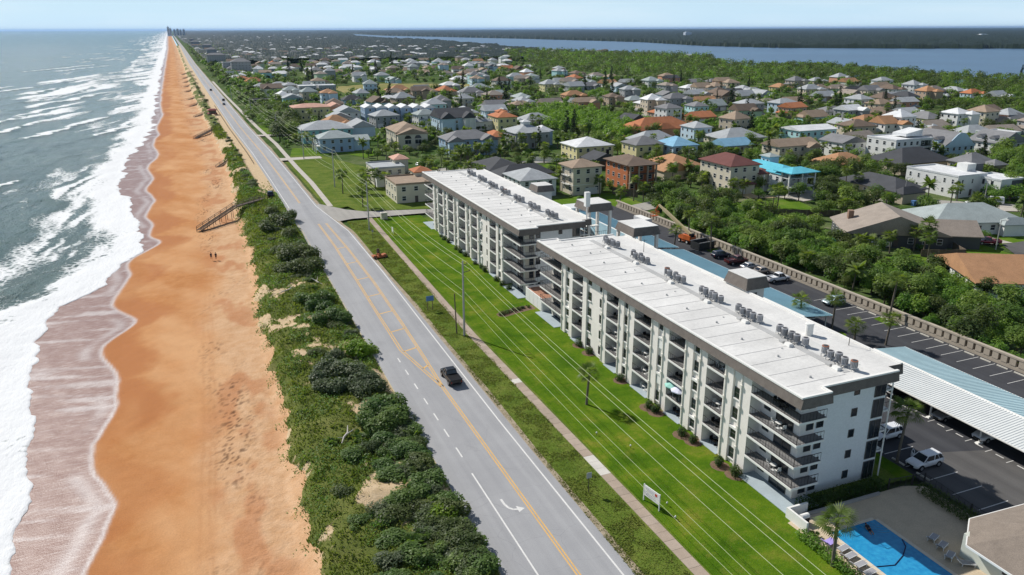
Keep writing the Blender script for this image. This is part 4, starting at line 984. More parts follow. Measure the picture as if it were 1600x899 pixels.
MB().box(-2.4, -1.6, -.4, .8, 1.6, 2.7).build('boom_pivot', M_black, bl); MB().bar((10.4, .4, 7.9), (11.6, .4, 6.2), .3).build('jib', M_or, bl)
bk = MB(); 
for z in (4.7, 5.3, 5.8):
    bk.bar((11.3, -.7, z), (11.3, 1.5, z), .07).bar((12.2, -.7, z), (12.2, 1.5, z), .07).bar((11.3, -.7, z), (12.2, -.7, z), .07).bar((11.3, 1.5, z), (12.2, 1.5, z), .07)
for x in (11.3, 12.2):
    for y in (-.7, .4, 1.5): bk.bar((x, y, 4.7), (x, y, 5.8), .07)
bk.box(11.3, 12.2, -.7, 1.5, 4.62, 4.7); bk.build('basket', M_or, bl)
M_dump = pm('black_steel_skip', (0.035, 0.038, 0.04), 0.7, 0.2, 1.0)
dp = thing('dumpster', 'open black steel dumpster beside the boom lift', 'dumpster', (113.2, 153.4, 0), R(8))
d_ = MB().hexa([(-1.9, -1.3, .1), (1.9, -1.3, .1), (1.9, 1.3, .1), (-1.9, 1.3, .1), (-2.5, -1.55, .2), (2.5, -1.55, .2), (2.5, 1.55, .2), (-2.5, 1.55, .2)]); d_.build('floor', M_dump, dp)
for a, b in (((-2.5, -1.55), (2.5, -1.55)), ((2.5, -1.55), (2.5, 1.55)), ((2.5, 1.55), (-2.5, 1.55)), ((-2.5, 1.55), (-2.5, -1.55))): MB().bar((a[0], a[1], 1.0), (b[0], b[1], 1.0), .12, 1.7).build('side', M_dump, dp)
MB().bar((-2.55, -1.6, 1.9), (2.55, -1.6, 1.9), .16).bar((-2.55, 1.6, 1.9), (2.55, 1.6, 1.9), .16).build('rim', pm('grey_rail_edge', (.3, .3, .3), .6), dp)
MB().box(-2.2, 2.0, -1.3, 1.3, .3, .7).build('rubble', pm('mixed_rubble', (.18, .16, .14), .95, .5, 1.5, fine=.4), dp)
tr = thing('box_trailer', 'white box trailer parked behind the stair tower', 'trailer', (110.5, 177.5, 0), R(92))
MB().box(-2.8, 2.8, -1.1, 1.1, .55, 2.75).build('box_body', P_white, tr); MB().box(-2.75, 2.75, -1.05, 1.05, 2.76, 2.82).build('box_roof', M_trim, tr); MB().bar((2.8, 0, .6), (4.0, 0, .55), .12).build('drawbar', M_black, tr)
for x in (-.5, .5):
    for s in (-1, 1): MB().tube([(x, s * 1.0 - .1, .38), (x, s * 1.0 + .1, .38)], .38, 12).build('wheel', M_tyre, tr)
wt = thing('site_shed', 'white metal shed behind the near stair tower', 'shed', (97.0, 193.0, 0)); MB().box(-3.5, 3.5, -2.5, 2.5, 0, 2.8).build('wall', M_trim, wt); MB().hexa([(-3.8, -2.8, 2.8), (3.8, -2.8, 2.8), (3.8, 2.8, 2.8), (-3.8, 2.8, 2.8), (-2.0, -2.8, 4.0), (2.0, -2.8, 4.0), (2.0, 2.8, 4.0), (-2.0, 2.8, 4.0)]).build('roof', M_sheetw, wt)

# ---------------------------------------------------------------- pool terrace
M_deck = pm('sandy_pool_deck', (0.60, 0.49, 0.35), 0.9, 0.1, 0.5, fine=0.2)
M_cope = pm('pale_pool_coping', (0.66, 0.58, 0.46), 0.85, 0.08, 0.8)
sheet('pool_deck', [(57.6, 56.2), (73.0, 56.2), (75.4, 55.2), (75.0, 30), (56.0, 30), (55.7, 50), (55.3, 55.6)], -0.006, M_deck, 'sandy concrete pool deck')
PX0, PX1, PY0, PY1 = 58.5, 64.7, 30.0, 52.4
pool = tag(new('swimming_pool', None), 'blue swimming pool beside the near block', None, kind='structure')
mw = nodes('pool_water'); m, n, l, b = mw
f = noise(n, l, 1.8, 4, 0.6); l.new(ramp(n, l, f, [(0.3, (0.016, 0.22, 0.47)), (0.7, (0.035, 0.33, 0.58))]), b.inputs['Base Color'])
b.inputs['Roughness'].default_value = 0.06; b.inputs['IOR'].default_value = 1.33; bump(n, l, b, noise(n, l, 2.5, 3), 0.15, 0.1)
MB().box(PX0, PX1, PY0, PY1, -0.1, 0.008).build('pool_water', m, pool)
for i in range(23):
    MB().box(PX0 - .42, PX0, PY0 + i * .974, PY0 + i * .974 + .95, -.05, .045).build('coping_stone', M_cope, pool); MB().box(PX1, PX1 + .42, PY0 + i * .974, PY0 + i * .974 + .95, -.05, .045).build('coping_stone', M_cope, pool)
for i in range(6): MB().box(PX0 - .0 + i * 1.034, PX0 + i * 1.034 + 1.0, PY1, PY1 + .4, -.05, .045).build('coping_stone', M_cope, pool)
MB().tube([(PX0 + .1, 46.3, .03), (60.5, 45.8, .03), (62.5, 46.6, .03), (64.0, 47.6, .03), (PX1 - .1, 48.6, .03)], .06, 6).build('float_rope', pm('navy_rope', (.01, .02, .08), .6), pool)
stp = MB()
for k in range(4):
    r = .9 + k * .45; stp.tube([(PX1 - .1 - r * math.cos(t), PY1 - .1 - r * math.sin(t), .012) for t in [i * math.pi / 16 for i in range(9)]], .035, 5)
stp.build('pool_step_edges', pm('pale_tile_edge', (.10, .28, .42), .5), pool)
sw = thing('sun_lounger', 'x', 'sun lounger'); M_lfr = pm('white_lounger_frame', (.78, .78, .76), .5, .04, 1.0); M_lsl = pm('grey_sling_fabric', (.34, .34, .36), .8, .08, 1.0)
MB().bar((-.9, -.32, .32), (.55, -.32, .32), .06).bar((-.9, .32, .32), (.55, .32, .32), .06).bar((.5, -.32, .32), (1.05, -.32, .85), .06).bar((.5, .32, .32), (1.05, .32, .85), .06).build('frame', M_lfr, sw)
MB().box(-.9, .5, -.29, .29, .33, .36).build('seat', M_lsl, sw); MB().hexa([(.5, -.29, .33), (1.05, -.29, .85), (1.05, .29, .85), (.5, .29, .33), (.46, -.29, .36), (1.01, -.29, .89), (1.01, .29, .89), (.46, .29, .36)]).build('backrest', M_lsl, sw)
for x in (-.75, .45):
    for s in (-1, 1): MB().box(x - .03, x + .03, s * .32 - .03, s * .32 + .03, 0, .32).build('leg', M_lfr, sw)
lg = [(57.2, 49.6, 190, 'pool-side lounger nearest the palm trunk'), (57.0, 48.4, 188, 'second pool-side lounger beyond the palm'), (56.9, 47.0, 186, 'third pool-side lounger towards the corner of the photo'), (56.8, 45.7, 187, 'last pool-side lounger on the lawn side'), (67.5, 47.3, 200, 'shaded lounger farthest from the pool by the clubhouse'), (67.3, 46.0, 200, 'shaded lounger second by the clubhouse'), (66.6, 44.5, 205, 'white lounger half in sun by the clubhouse'), (67.2, 43.1, 150, 'white lounger at the clubhouse wall in full sun')]
for i, (x, y, a, lb) in enumerate(lg):
    o = sw if i == 0 else copy_tree(sw); o.location = (x, y, 0); o.rotation_euler = (0, 0, R(a)); o['label'] = lb; o['group'] = 'loungers round the pool'
M_lil = pm('lilac_towel', (.42, .33, .72), .9, .08, 1.0)
tw = thing('towelled_lounger', 'lounger covered with a lilac towel beside the palm', 'sun lounger', (56.7, 50.9, 0), R(190)); MB().box(-.8, .45, -.42, .42, .35, .40).build('cloth', M_lil, tw); MB().hexa([(.42, -.4, .36), (.98, -.4, .9), (.98, .4, .9), (.42, .4, .36), (.38, -.4, .41), (.94, -.4, .95), (.94, .4, .95), (.38, .4, .41)]).build('cloth_back', M_lil, tw)
MB().bar((-.7, -.3, .17), (-.7, .3, .17), .05, .34).bar((.3, -.3, .17), (.3, .3, .17), .05, .34).build('lounger_legs', M_lfr, tw)
# swimmer: one skinned figure lying in the water
def skin_person(name, label, pts, edges, rad, mat, loc, rz, group=None, extra=()):
    t = thing(name, label, 'person', loc, rz, group)
    me = bpy.data.meshes.new('body'); me.from_pydata(pts, edges, []); o = new('body', me, t)
    sk = o.modifiers.new('skin', 'SKIN'); sk.use_smooth_shade = True
    for v, r in zip(me.skin_vertices[0].data if me.skin_vertices else [], rad): v.radius = (r, r)
    return t, o
def person(label, loc, rz, shirt, legs, skinm, hair, stride=0.25, lying=False, group=None):
    t = thing('person', label, 'person', loc, rz, group)
    def tubes(paths, nm, mat, par):
        m = MB()
        for pts, rs in paths: m.tube(pts, rs, 8)
        return m.build(nm, mat, par, smooth=True)
    P = []
    for s in (-1, 1):
        fx = stride * s
        P.append(([(0, s * .09, .92), (fx * .5, s * .10, .50), (fx * .5 + fx * .3 - .05, s * .10, .09)], [.095, .065, .045]))
        P.append(([(fx * .8 - .10, s * .10, .05), (fx * .8 + .14, s * .11, .035)], [.045, .035]))
        P.append(([(0, s * .19, 1.40), (-fx * .35, s * .25, 1.12), (-fx * .6 + .05, s * .24, .88), (-fx * .7 + .07, s * .24, .80)], [.055, .045, .035, .03]))
        for q in range(4): P.append(([(-fx * .7 + .05 + q * .018, s * .24, .82), (-fx * .72 + .06 + q * .02, s * .235, .72 + abs(q - 1.5) * .01)], [.011, .008]))
        P.append(([(-fx * .68 + .09, s * .22, .82), (-fx * .66 + .13, s * .215, .76)], [.012, .009]))
    P.append(([(0, 0, .86), (0, 0, 1.0), (.01, 0, 1.2), (0, 0, 1.38), (0, 0, 1.46), (.01, 0, 1.54)], [.135, .145, .15, .165, .09, .05]))
    P.append(([(.01, 0, 1.50), (.01, 0, 1.56), (.015, 0, 1.64), (.01, 0, 1.71), (0, 0, 1.755)], [.05, .075, .088, .08, .03]))
    P.append(([(.09, 0, 1.64), (.115, 0, 1.625)], [.014, .012]))
    bo = tubes(P, 'body', skinm, t)
    tubes([([(0, 0, .92), (.01, 0, 1.2), (0, 0, 1.39), (0, 0, 1.44)], [.155, .165, .18, .10])] + [([(0, s * .17, 1.40), (-stride * s * .3, s * .245, 1.15)], [.07, .058]) for s in (-1, 1)], 'shirt', shirt, t)
    tubes([([(0, s * .085, .96), (stride * s * .45, s * .10, .55)], [.115, .09]) for s in (-1, 1)], 'shorts', legs, t)
    tubes([([(-.02, 0, 1.60), (-.02, 0, 1.68), (-.01, 0, 1.75), (0, 0, 1.78)], [.085, .097, .08, .02])], 'hair', hair, t)
    e = MB()
    for s in (-1, 1): e.box(.085, .097, s * .03 - .01, s * .03 + .01, 1.645, 1.66)
    e.build('eyes', M_black, t)
    if lying: t.rotation_euler = (0, R(82), rz)
    return t
SKIN = pm('skin', (.36, .20, .13), .6, .06, 4.0); HAIRD = pm('dark_hair', (.03, .02, .015), .8)
person('person in dark swimwear floating in the shaded pool', (62.3, 50.4, .02), R(70), pm('dark_swimwear', (.02, .02, .03), .7), MATS['dark_swimwear'], SKIN, HAIRD, .1, True)
person('person in dark shirt walking on the beach, left of the pair', (-0.6, 199.0, -2.35), R(100), pm('dark_shirt', (.05, .05, .06), .8), pm('grey_shorts', (.12, .12, .14), .8), SKIN, HAIRD, .28, group='couple walking on the beach')
person('person in black clothes walking on the beach, right of the pair', (0.5, 198.4, -2.3), R(95), pm('black_shirt', (.02, .02, .025), .8), pm('black_shorts', (.025, .025, .03), .8), SKIN, HAIRD, -.28, group='couple walking on the beach')
# clubhouse
M_shing = pm('brown_asphalt_shingle', (0.27, 0.225, 0.185), 0.95, 0.12, 0.9, fine=0.35, bmp=0.5)
ch = thing('clubhouse', 'low clubhouse with brown shingle hip roof beside the pool', 'building', (75.5, 39.0, 0)); M_chw = pm('pale_green_stucco', (.58, .60, .52), .9, .05, .5)
MB().box(-7.6, 7.0, -9, 5.4, 0, 2.75).build('wall', M_chw, ch)
x0, x1, y0, y1 = -9.0, 8.0, -10.2, 6.4
pts = [(x0, y0, 2.7), (x1, y0, 2.7), (x1, y1, 2.7), (x0 + 4.2, y1 + .6, 2.7), (x0, y1 - 2.4, 2.7)]
pk = (-1.5, 0.5, 4.9); pk2 = (3.0, -3.0, 4.9)
r = MB()
for a, b in zip(pts, pts[1:] + pts[:1]): r.face(a, b, pk)
for a, b in zip(pts, pts[1:] + pts[:1]): r.face((b[0], b[1], 2.5), (b[0], b[1], 2.69), (a[0], a[1], 2.69), (a[0], a[1], 2.5))
r.build('roof', M_shing, ch)
e = MB()
for a, b in zip(pts, pts[1:] + pts[:1]): e.bar((a[0], a[1], 2.6), (b[0], b[1], 2.6), .14, .22)
e.build('eave_trim', M_trim, ch)
wf = thing; 
for i in range(3): put_window(ch, -7.63, 0.2 - i * 1.5, 1.15, 0, 'chw', 1.35, .95, False)
# hedge, planter kerb, fence, wall, grill, by the pool
M_fence = M_rail
fn = thing('pool_fence', 'dark picket fence between pool deck and parking lot', 'fence', (0, 0, 0)); rl = [(70.8, 56.3), (74.2, 55.9), (75.8, 55.6), (75.3, 49.0), (75.3, 44.0)]
for a, b in zip(rl[:-1], rl[1:]):
    m = MB(); railing(m, a, b, 0, 1.35, .16); m.build('fence_panel', M_fence, fn)
for p in rl: MB().box(p[0] - .06, p[0] + .06, p[1] - .06, p[1] + .06, 0, 1.5).build('post', M_fence, fn)
sw_ = thing('screen_wall', 'short white screen wall at the patio corner', 'wall', (56.0, 56.6, 0)); MB().box(-.15, .1, -3.2, 0, -.02, 1.25).build('wall_panel', M_trim, sw_); MB().box(.1, 2.7, -.25, 0, -.02, 1.25).build('wall_panel', M_trim, sw_)
gr = thing('barbecue_grill', 'white covered barbecue beside the screen wall', 'grill', (56.9, 54.9, 0)); MB().box(-.5, .5, -.3, .3, .2, .85).build('cart', M_black, gr); MB().tube([(-.5, 0, .9), (.5, 0, .9)], .32, 12).build('hood', M_trim, gr)
for x in (-.4, .4):
    for s in (-.25, .25): MB().box(x - .04, x + .04, s - .04, s + .04, 0, .2).build('leg', M_black, gr)
kb = thing('planter_kerb', 'low grey kerb in front of the shaded hedge', 'kerb', (58.2, 55.9, 0)); MB().box(0, 10.8, -.12, .12, -.01, .35).build('kerb', pm('grey_kerb', (.36, .35, .33), .9), kb)
# patio furniture
M_pf = pm('white_patio_furniture', (.75, .75, .72), .5, .05, 1.0)
def patio_set(x, y, z, label, grp='balcony furniture sets', mat=None):
    mat = mat or M_pf
    t = thing('patio_table', label, 'table', (x, y, z), rnd.uniform(0, 3), grp); MB().cyl(0, 0, .68, .72, .42, .42, 14).build('table_top', mat, t); MB().cyl(0, 0, .03, .68, .04, .04, 6).build('pedestal', mat, t); MB().cyl(0, 0, 0, .03, .25, .22, 10).build('foot', mat, t)
def chair(x, y, z, rz, label, mat=None, grp='balcony chairs'):
    mat = mat or M_pf
    t = thing('patio_chair', label, 'chair', (x, y, z), rz, grp); MB().box(-.25, .25, -.25, .25, .40, .44).build('seat', mat, t); MB().box(-.27, -.22, -.25, .25, .44, .9).build('backrest', mat, t)
    for a in (-.22, .22):
        for b in (-.22, .22): MB().box(a - .02, a + .02, b - .02, b + .02, 0, .40).build('leg', mat, t)
    for s in (-1, 1): MB().box(-.22, .2, s * .25 - .02, s * .25 + .02, .62, .66).build('armrest', mat, t)
ORD = ['ground', 'first', 'second', 'third', 'fourth']
baymid = [(61.5, 'south corner'), (72.5, 'first bay from the corner'), (81.2, 'second bay from the corner'), (90.1, 'third bay from the corner'), (99.0, 'fourth bay from the corner'), (111.1, 'last bay')]
for bi, (ym, nm) in enumerate(baymid):
    for fl in range(5):
        if rnd.random() < 0.62 or (bi, fl) in ((0, 1), (1, 4), (1, 2), (3, 0)):
            x = 58.0 if bi else 57.85; tone = rnd.choice([M_pf, M_pf, M_black, M_black])
            cn = 'white' if tone is M_pf else 'dark'
            z = fl * FH + (.06 if fl == 0 else .005)
            patio_set(x, ym, z, '%s round table on the %s-floor balcony of the near block, %s' % (cn, ORD[fl], nm), mat=tone)
            chair(x - .05, ym - .85, z, R(90), '%s chair south of the table on the %s-floor balcony, %s' % (cn, ORD[fl], nm), tone)
            chair(x + .1, ym + .85, z, R(-90), '%s chair north of the table on the %s-floor balcony, %s' % (cn, ORD[fl], nm), tone)
def umbrella(x, y, z, mat, label, r=1.25):
    t = thing('parasol', label, 'parasol', (x, y, z)); MB().cyl(0, 0, 0, 2.1, .03, .03, 6).build('pole', M_pf, t); m = MB(); n = 8
    for i in range(n):
        a, b = 2 * math.pi * i / n, 2 * math.pi * (i + 1) / n; m.face((0, 0, 2.25), (r * math.cos(a), r * math.sin(a), 1.75), (r * math.cos(b), r * math.sin(b), 1.75)); m.face((0, 0, 2.22), (r * math.cos(b), r * math.sin(b), 1.73), (r * math.cos(a), r * math.sin(a), 1.73))
        m.face((r * math.cos(a), r * math.sin(a), 1.75), (r * math.cos(a), r * math.sin(a), 1.6), (r * math.cos(b), r * math.sin(b), 1.6), (r * math.cos(b), r * math.sin(b), 1.75))
    m.build('canopy', mat, t)
umbrella(57.55, 80.6, FH, pm('pale_lilac_canvas', (.66, .68, .80), .9, .05), 'pale lilac parasol on a first-floor balcony'); umbrella(57.6, 82.2, FH, pm('mint_canvas', (.30, .58, .50), .9, .05), 'mint green parasol on a first-floor balcony')

# ---------------------------------------------------------------- poles, wires, signs
M_pole = pm('grey_concrete_pole', (.42, .41, .39), .85, .08, 1.0); M_wood = pm('weathered_wood', (.16, .125, .095), .9, .2, 1.5, fine=.2); M_wire = pm('pale_power_cable', (.50, .54, .32), .6, .05, 1.0)
poles = [(39.5, 8.0, 13.6, 'nearest grey utility pole'), (39.9, 121.6, 13.9, 'tall grey utility pole on the verge before the near block'), (40.3, 203.6, 13.2, 'grey utility pole beside the side street'), (42.0, 268, 13, 'utility pole on the neighbouring verge'), (40.5, 335, 12.5, 'utility pole beside the first far driveway'), (37.5, 410, 12, 'utility pole beside the second far driveway'), (33, 520, 12, 'utility pole far up the road before the apartments'), (28, 650, 12, 'last utility pole that can be made out up the road')]
tops = []
for x, y, h, lb in poles:
    if y > 60:
        t = thing('utility_pole', lb, 'utility pole', (x, y, -.05), group='poles of the power line')
        MB().tube([(0, 0, 0), (0, 0, h)], [.20, .13], 10).build('shaft', M_pole, t); MB().bar((0, 0, h - 2.1), (1.3, 0, h - 1.9), .1).bar((0, 0, h - .8), (.8, 0, h - .6), .1).build('bracket', M_rail, t)
        for q, (dx, dz) in enumerate(((.8, -.5), (1.3, -1.8), (.35, -3.0))): MB().cyl(dx, 0, h + dz - .1, h + dz + .2, .07, .05, 8).build('insulator', M_rail, t)
    tops.append((x, y, h))
for wi, (dx, dz, sag, r_) in enumerate(((.8, -.4, 1.3, .022), (1.3, -1.7, 1.4, .022), (.35, -2.9, 1.5, .022), (0.1, -5.6, 1.2, .018), (0.15, -7.0, 1.6, .018))):
    w = thing('power_line', '%s strand of the power line along the road' % ['top', 'upper outer', 'middle', 'lower', 'lowest'][wi], 'cable', (0, 0, 0))
    for (a, b) in zip(tops[:-1], tops[1:]):
        pts = []
        for i in range(17):
            u = i / 16; pts.append((a[0] + dx + (b[0] - a[0]) * u, a[1] + (b[1] - a[1]) * u, a[2] + dz + (b[2] - a[2]) * u - sag * 4 * u * (1 - u)))
        MB().tube(pts, r_ + .00004 * a[1], 5).build('span', M_wire, w)
t = thing('wooden_post', 'thin brown wooden post beside the tall utility pole', 'post', (38.9, 122.9, -.05)); MB().tube([(0, 0, 0), (-.25, 0, 7.6)], [.13, .1], 8).build('shaft', M_wood, t); MB().cyl(-.25, 0, 7.6, 7.7, .1, .02, 8).build('cap', M_wood, t)
M_blue = pm('blue_sign_face', (.10, .22, .48), .5, .05); M_signg = pm('grey_sign_back', (.42, .44, .46), .5, .1); M_fs = pm('white_sign_face', (.80, .80, .78), .5, .03)
def label_text(txt, size, mat, parent, loc, rot):
    cu = bpy.data.curves.new('lettering', 'FONT'); cu.body = txt; cu.size = size; cu.align_x = 'CENTER'; cu.align_y = 'CENTER'; cu.extrude = .004
    cu.materials.append(mat); o = bpy.data.objects.new('lettering', cu); COL.objects.link(o); o.parent = parent; o.location = loc; o.rotation_euler = rot; return o
t = thing('road_sign', 'blue rectangular sign on two posts on the verge', 'sign', (37.9, 136.4, 0), R(0)); MB().box(-.75, .75, -.03, .03, 1.9, 2.9).build('panel', M_blue, t)
for x in (-.5, .5): MB().box(x - .05, x + .05, .03, .1, 0, 2.85).build('post', M_wood, t)
t = thing('speed_sign', 'small grey sign on a dark post on the near verge', 'sign', (37.7, 69.3, 0), R(0)); MB().box(-.32, .32, -.02, .02, 1.9, 2.65).build('panel', M_signg, t); MB().box(-.035, .035, .02, .09, 0, 2.6).build('post', M_rail, t)
t = thing('property_sign', 'white property sign board on two posts at the lawn edge', 'sign', (43.1, 64.2, 0), R(100)); MB().box(-1.35, 1.35, -.05, .05, .75, 2.1).build('board', M_fs, t)
for x in (-1.3, 1.3): MB().box(x - .06, x + .06, -.06, .06, 0, 2.15).build('post', M_fs, t)
mk = MB(); mk.box(-.95, -.55, .051, .056, 1.55, 1.9); mk.build('emblem', pm('red_print', (.5, .08, .05), .6), t)
ln = MB()
for k in range(5): ln.box(-.35 - .4 * (k > 1), 1.0 - .2 * (k % 2), .051, .055, 1.78 - k * .2, 1.84 - k * .2)
ln.build('printed_lines', pm('grey_print', (.35, .35, .42), .6), t)
t = thing('small_sign', 'small white sign at the lawn edge near the side street', 'sign', (45.3, 197.5, 0), R(95)); MB().box(-.6, .6, -.03, .03, .5, 1.7).build('board', M_fs, t)
for x in (-.55, .55): MB().box(x - .04, x + .04, -.04, .04, 0, 1.7).build('post', M_fs, t)
t = thing('street_sign', 'thin street sign post by the junction', 'sign', (43.4, 222.3, 0)); MB().box(-.03, .03, -.03, .03, 0, 2.8).build('post', M_pole, t); MB().box(-.4, .4, -.02, .02, 2.55, 2.8).build('plate', M_signg, t)
t = thing('marker_post', 'thin green marker post on the verge north of the mower', 'post', (38.6, 191.0, 0)); MB().box(-.04, .04, -.04, .04, 0, 3.2).build('shaft', M_wood, t); MB().box(-.2, .2, -.02, .02, 2.6, 3.2).build('plate', M_signg, t)
t = thing('utility_cabinet', 'pale utility cabinet beside the side street', 'cabinet', (47.0, 215.0, 0)); MB().box(-.9, .9, -.8, .8, 0, 1.75).build('box', pm('beige_cabinet', (.55, .52, .44), .7), t); MB().taper(-1.0, 1.0, -.9, .9, 1.75, 1.9, .15).build('lid', MATS['beige_cabinet'], t)
for i, (px, py) in enumerate(((598, 371), (985, 700), (932, 680), (1042, 790), (1055, 812))):
    x, y = G(px, py); t = thing('lawn_light', ['pale lawn light by the small sign', 'pale lawn light in mid lawn', 'pale lawn light nearest the white pavement slab', 'pale lawn light behind the property sign', 'pale lawn light just south of the property sign'][i], 'lamp', (x, y, 0)); MB().cyl(0, 0, 0, .35, .03, .03, 6).build('stake', M_rail, t); MB().cyl(0, 0, .35, .5, .12, .06, 8).build('head', M_fs, t)
# orange mower deck on the verge
mo = thing('tow_mower', 'orange tow-behind mower parked on the verge', 'mower', (36.9, 176.0, 0), R(10)); M_rust = pm('rusty_orange_paint', (.42, .13, .05), .7, .25, 2.0)
MB().taper(-1.7, 1.7, -.8, .8, .25, .55, .25).build('cutting_deck', M_rust, mo); MB().box(-.35, .35, -.2, .5, .55, 1.0).build('gearbox', M_rust, mo); MB().box(-.35, .35, .7, .85, .5, 2.1).build('back_plate', M_wood, mo)
for s in (-1, 1): MB().tube([(s * 1.5 - .12, -.9, .3), (s * 1.5 + .12, -.9, .3)], .3, 12).build('wheel', M_tyre, mo); MB().taper(s * 1.25 - .55, s * 1.25 + .55, -.6, .9, .56, .8, .2).build('wing', M_rust, mo)
MB().bar((0, .8, .5), (0, 2.2, .45), .12).build('drawbar', M_rust, mo)
# ---------------------------------------------------------------- timber beach stairs
def beach_stairs(label, top, bot, zt, zb, flat=3.0, name='beach_stairs', w=1.7):
    t = thing(name, label, 'stairs', (0, 0, 0)); a, b = Vector((*top, zt)), Vector((*bot, zb)); d = (b - a); d.z = 0; L = d.length; d.normalize(); nrm = Vector((-d.y, d.x, 0)) * (w / 2)
    k = a + d * flat; up = Vector((0, 0, .95))
    nd = int(flat / .3)
    for i in range(nd):
        p = a + d * (i * .3 + .15); MB().bar(p - nrm, p + nrm, .27, .05).build('deck_board', M_wood, t)
    ns = max(4, int((L - flat) / .32))
    for i in range(ns):
        p = k + (b - k) * ((i + .5) / ns); MB().bar(p - nrm, p + nrm, .28, .05).build('tread', M_wood, t)
    for s in (-1, 1):
        o = nrm * s
        MB().bar(a + o + Vector((0, 0, -.15)), k + o + Vector((0, 0, -.15)), .09, .28).build('stringer', M_wood, t); MB().bar(k + o + Vector((0, 0, -.15)), b + o + Vector((0, 0, -.15)), .09, .28).build('stringer', M_wood, t)
        for h in (.5, .95):
            MB().bar(a + o + up * h / .95, k + o + up * h / .95, .08, .12).build('handrail', M_wood, t); MB().bar(k + o + up * h / .95, b + o + up * h / .95, .08, .12).build('handrail', M_wood, t)
        n = max(3, int(L / 2.4))
        for i in range(n + 1):
            u = i / n * L; p = a + d * u if u < flat else k + (b - k) * ((u - flat) / (L - flat))
            q = p + o; MB().box(q.x - .07, q.x + .07, q.y - .07, q.y + .07, -3.6, q.z + 1.0).build('post', M_wood, t)
    return t
beach_stairs('long wooden beach stairs descending over the dune to the sand', (16.5, 250.5), (-3.0, 231.5), 1.6, -2.3, 12.0)
beach_stairs('collapsed wooden stairs on the scarp below the road shoulder', (15.0, 352.0), (6.0, 341.0), .6, -2.2, 2.0)
beach_stairs('wooden stairs crossing the bare scarp farther up the beach', (11.5, 466.0), (-1.5, 442.0), .5, -2.2, 2.0)
for i, (y, dx) in enumerate(((560, 0), (640, 0), (700, 0), (790, 0), (860, 0), (930, 0), (1010, 0), (1100, 0))):
    x = float(toe(y)); beach_stairs('dark private beach stairs, number %s of the row up the far dune' % ['one', 'two', 'three', 'four', 'five', 'six', 'seven', 'eight'][i], (x + 9, y + 6), (x - 4, y - 6), .6, -2.4, 3.0)
# driftwood on the dune, sand fence along the far shoulder
M_drift = pm('bleached_driftwood', (.58, .53, .47), .9, .1, 2.0)
for (px, py, lb, a) in ((447, 460, 'forked bleached driftwood on the dune', 20), (496, 444, 'short bleached branch near the road edge', 120), (541, 690, 'grey stump in the bare dune sand', 60)):
    x, y = G(px, py, .5); z = dune_at(x, y)[0]; t = thing('driftwood', lb, 'driftwood', (x, y, z + .1), R(a)); MB().tube([(-1.6, 0, 0), (-.4, .1, .25), (.6, -.05, .35), (1.7, .3, .8)], [.06, .13, .12, .05], 7).build('trunk', M_drift, t); MB().tube([(.2, 0, .3), (.7, -.7, .7), (1.3, -1.1, .9)], [.09, .06, .03], 6).build('branch', M_drift, t); MB().tube([(-.5, .1, .2), (-.9, .8, .4)], [.07, .03], 6).build('branch', M_drift, t)
sf = thing('barrier_row', 'line of short dark barrier posts along the far road shoulder', 'fence', (0, 0, 0)); 
for i in range(60):
    y = 330 + i * 4.6; x = float(road_c(y) - road_w(y) / 2 - 1.4); MB().box(x - .07, x + .07, y - .5, y + .5, -.1, .85).build('post', M_wood, sf)
cs = thing('site_hut', 'red-roofed site platform at the dune edge', 'hut', (10.5, 540, -.6)); MB().box(-3, 3, -4, 4, 1.4, 1.8).build('platform', pm('red_deck', (.25, .05, .04), .8), cs)
for a in (-2.6, 0, 2.6):
    for b in (-3.6, 0, 3.6): MB().box(a - .15, a + .15, b - .15, b + .15, -2, 1.4).build('post', M_wood, cs)
MB().box(-2, 2.4, -2.6, 2.8, 1.8, 3.6).build('cabin', M_wood, cs); MB().taper(-2.6, 3, -3.2, 3.4, 3.6, 4.4, 1.2).build('roof', MATS['red_deck'], cs)
# ================================================================ vegetation
def leaf_mat(name, c0, c1, c2, hue=0.35, rough=0.5):
    m, n, l, b = nodes(name)
    f = mth(n, l, 'ADD', mth(n, l, 'MULTIPLY', noise(n, l, 0.45, 3, 0.6), 0.45), mth(n, l, 'MULTIPLY', noise(n, l, 3.2, 3, 0.8), 0.55))
    c = ramp(n, l, f, [(0.30, c0), (0.5, c1), (0.68, c2)])
    oi = n.new('ShaderNodeObjectInfo'); hs = n.new('ShaderNodeHueSaturation')
    l.new(mth(n, l, 'ADD', mth(n, l, 'MULTIPLY', oi.outputs['Random'], hue), 1 - hue / 2), hs.inputs['Value'])
    l.new(mth(n, l, 'ADD', mth(n, l, 'MULTIPLY', oi.outputs['Random'], -0.03), 0.512), hs.inputs['Hue'])
    l.new(c, hs.inputs['Color']); l.new(hs.outputs['Color'], b.inputs['Base Color'])
    b.inputs['Roughness'].default_value = rough; b.inputs['Specular IOR Level'].default_value = 0.22
    tr = n.new('ShaderNodeBsdfTranslucent'); mix = n.new('ShaderNodeMixShader'); mix.inputs['Fac'].default_value = 0.4
    g = n.new('ShaderNodeMixRGB'); g.blend_type = 'MULTIPLY'; g.inputs['Fac'].default_value = 1; g.inputs['Color2'].default_value = (1.5, 1.6, 0.6, 1)
    l.new(hs.outputs['Color'], g.inputs['Color1']); l.new(g.outputs['Color'], tr.inputs['Color'])
    l.new(b.outputs['BSDF'], mix.inputs[1]); l.new(tr.outputs['BSDF'], mix.inputs[2])
    l.new(mix.outputs['Shader'], [x for x in n if x.type == 'OUTPUT_MATERIAL'][0].inputs['Surface'])
    return m
L_tree = leaf_mat('broad_leaf', (0.065, 0.122, 0.024), (0.140, 0.222, 0.044), (0.266, 0.347, 0.081))
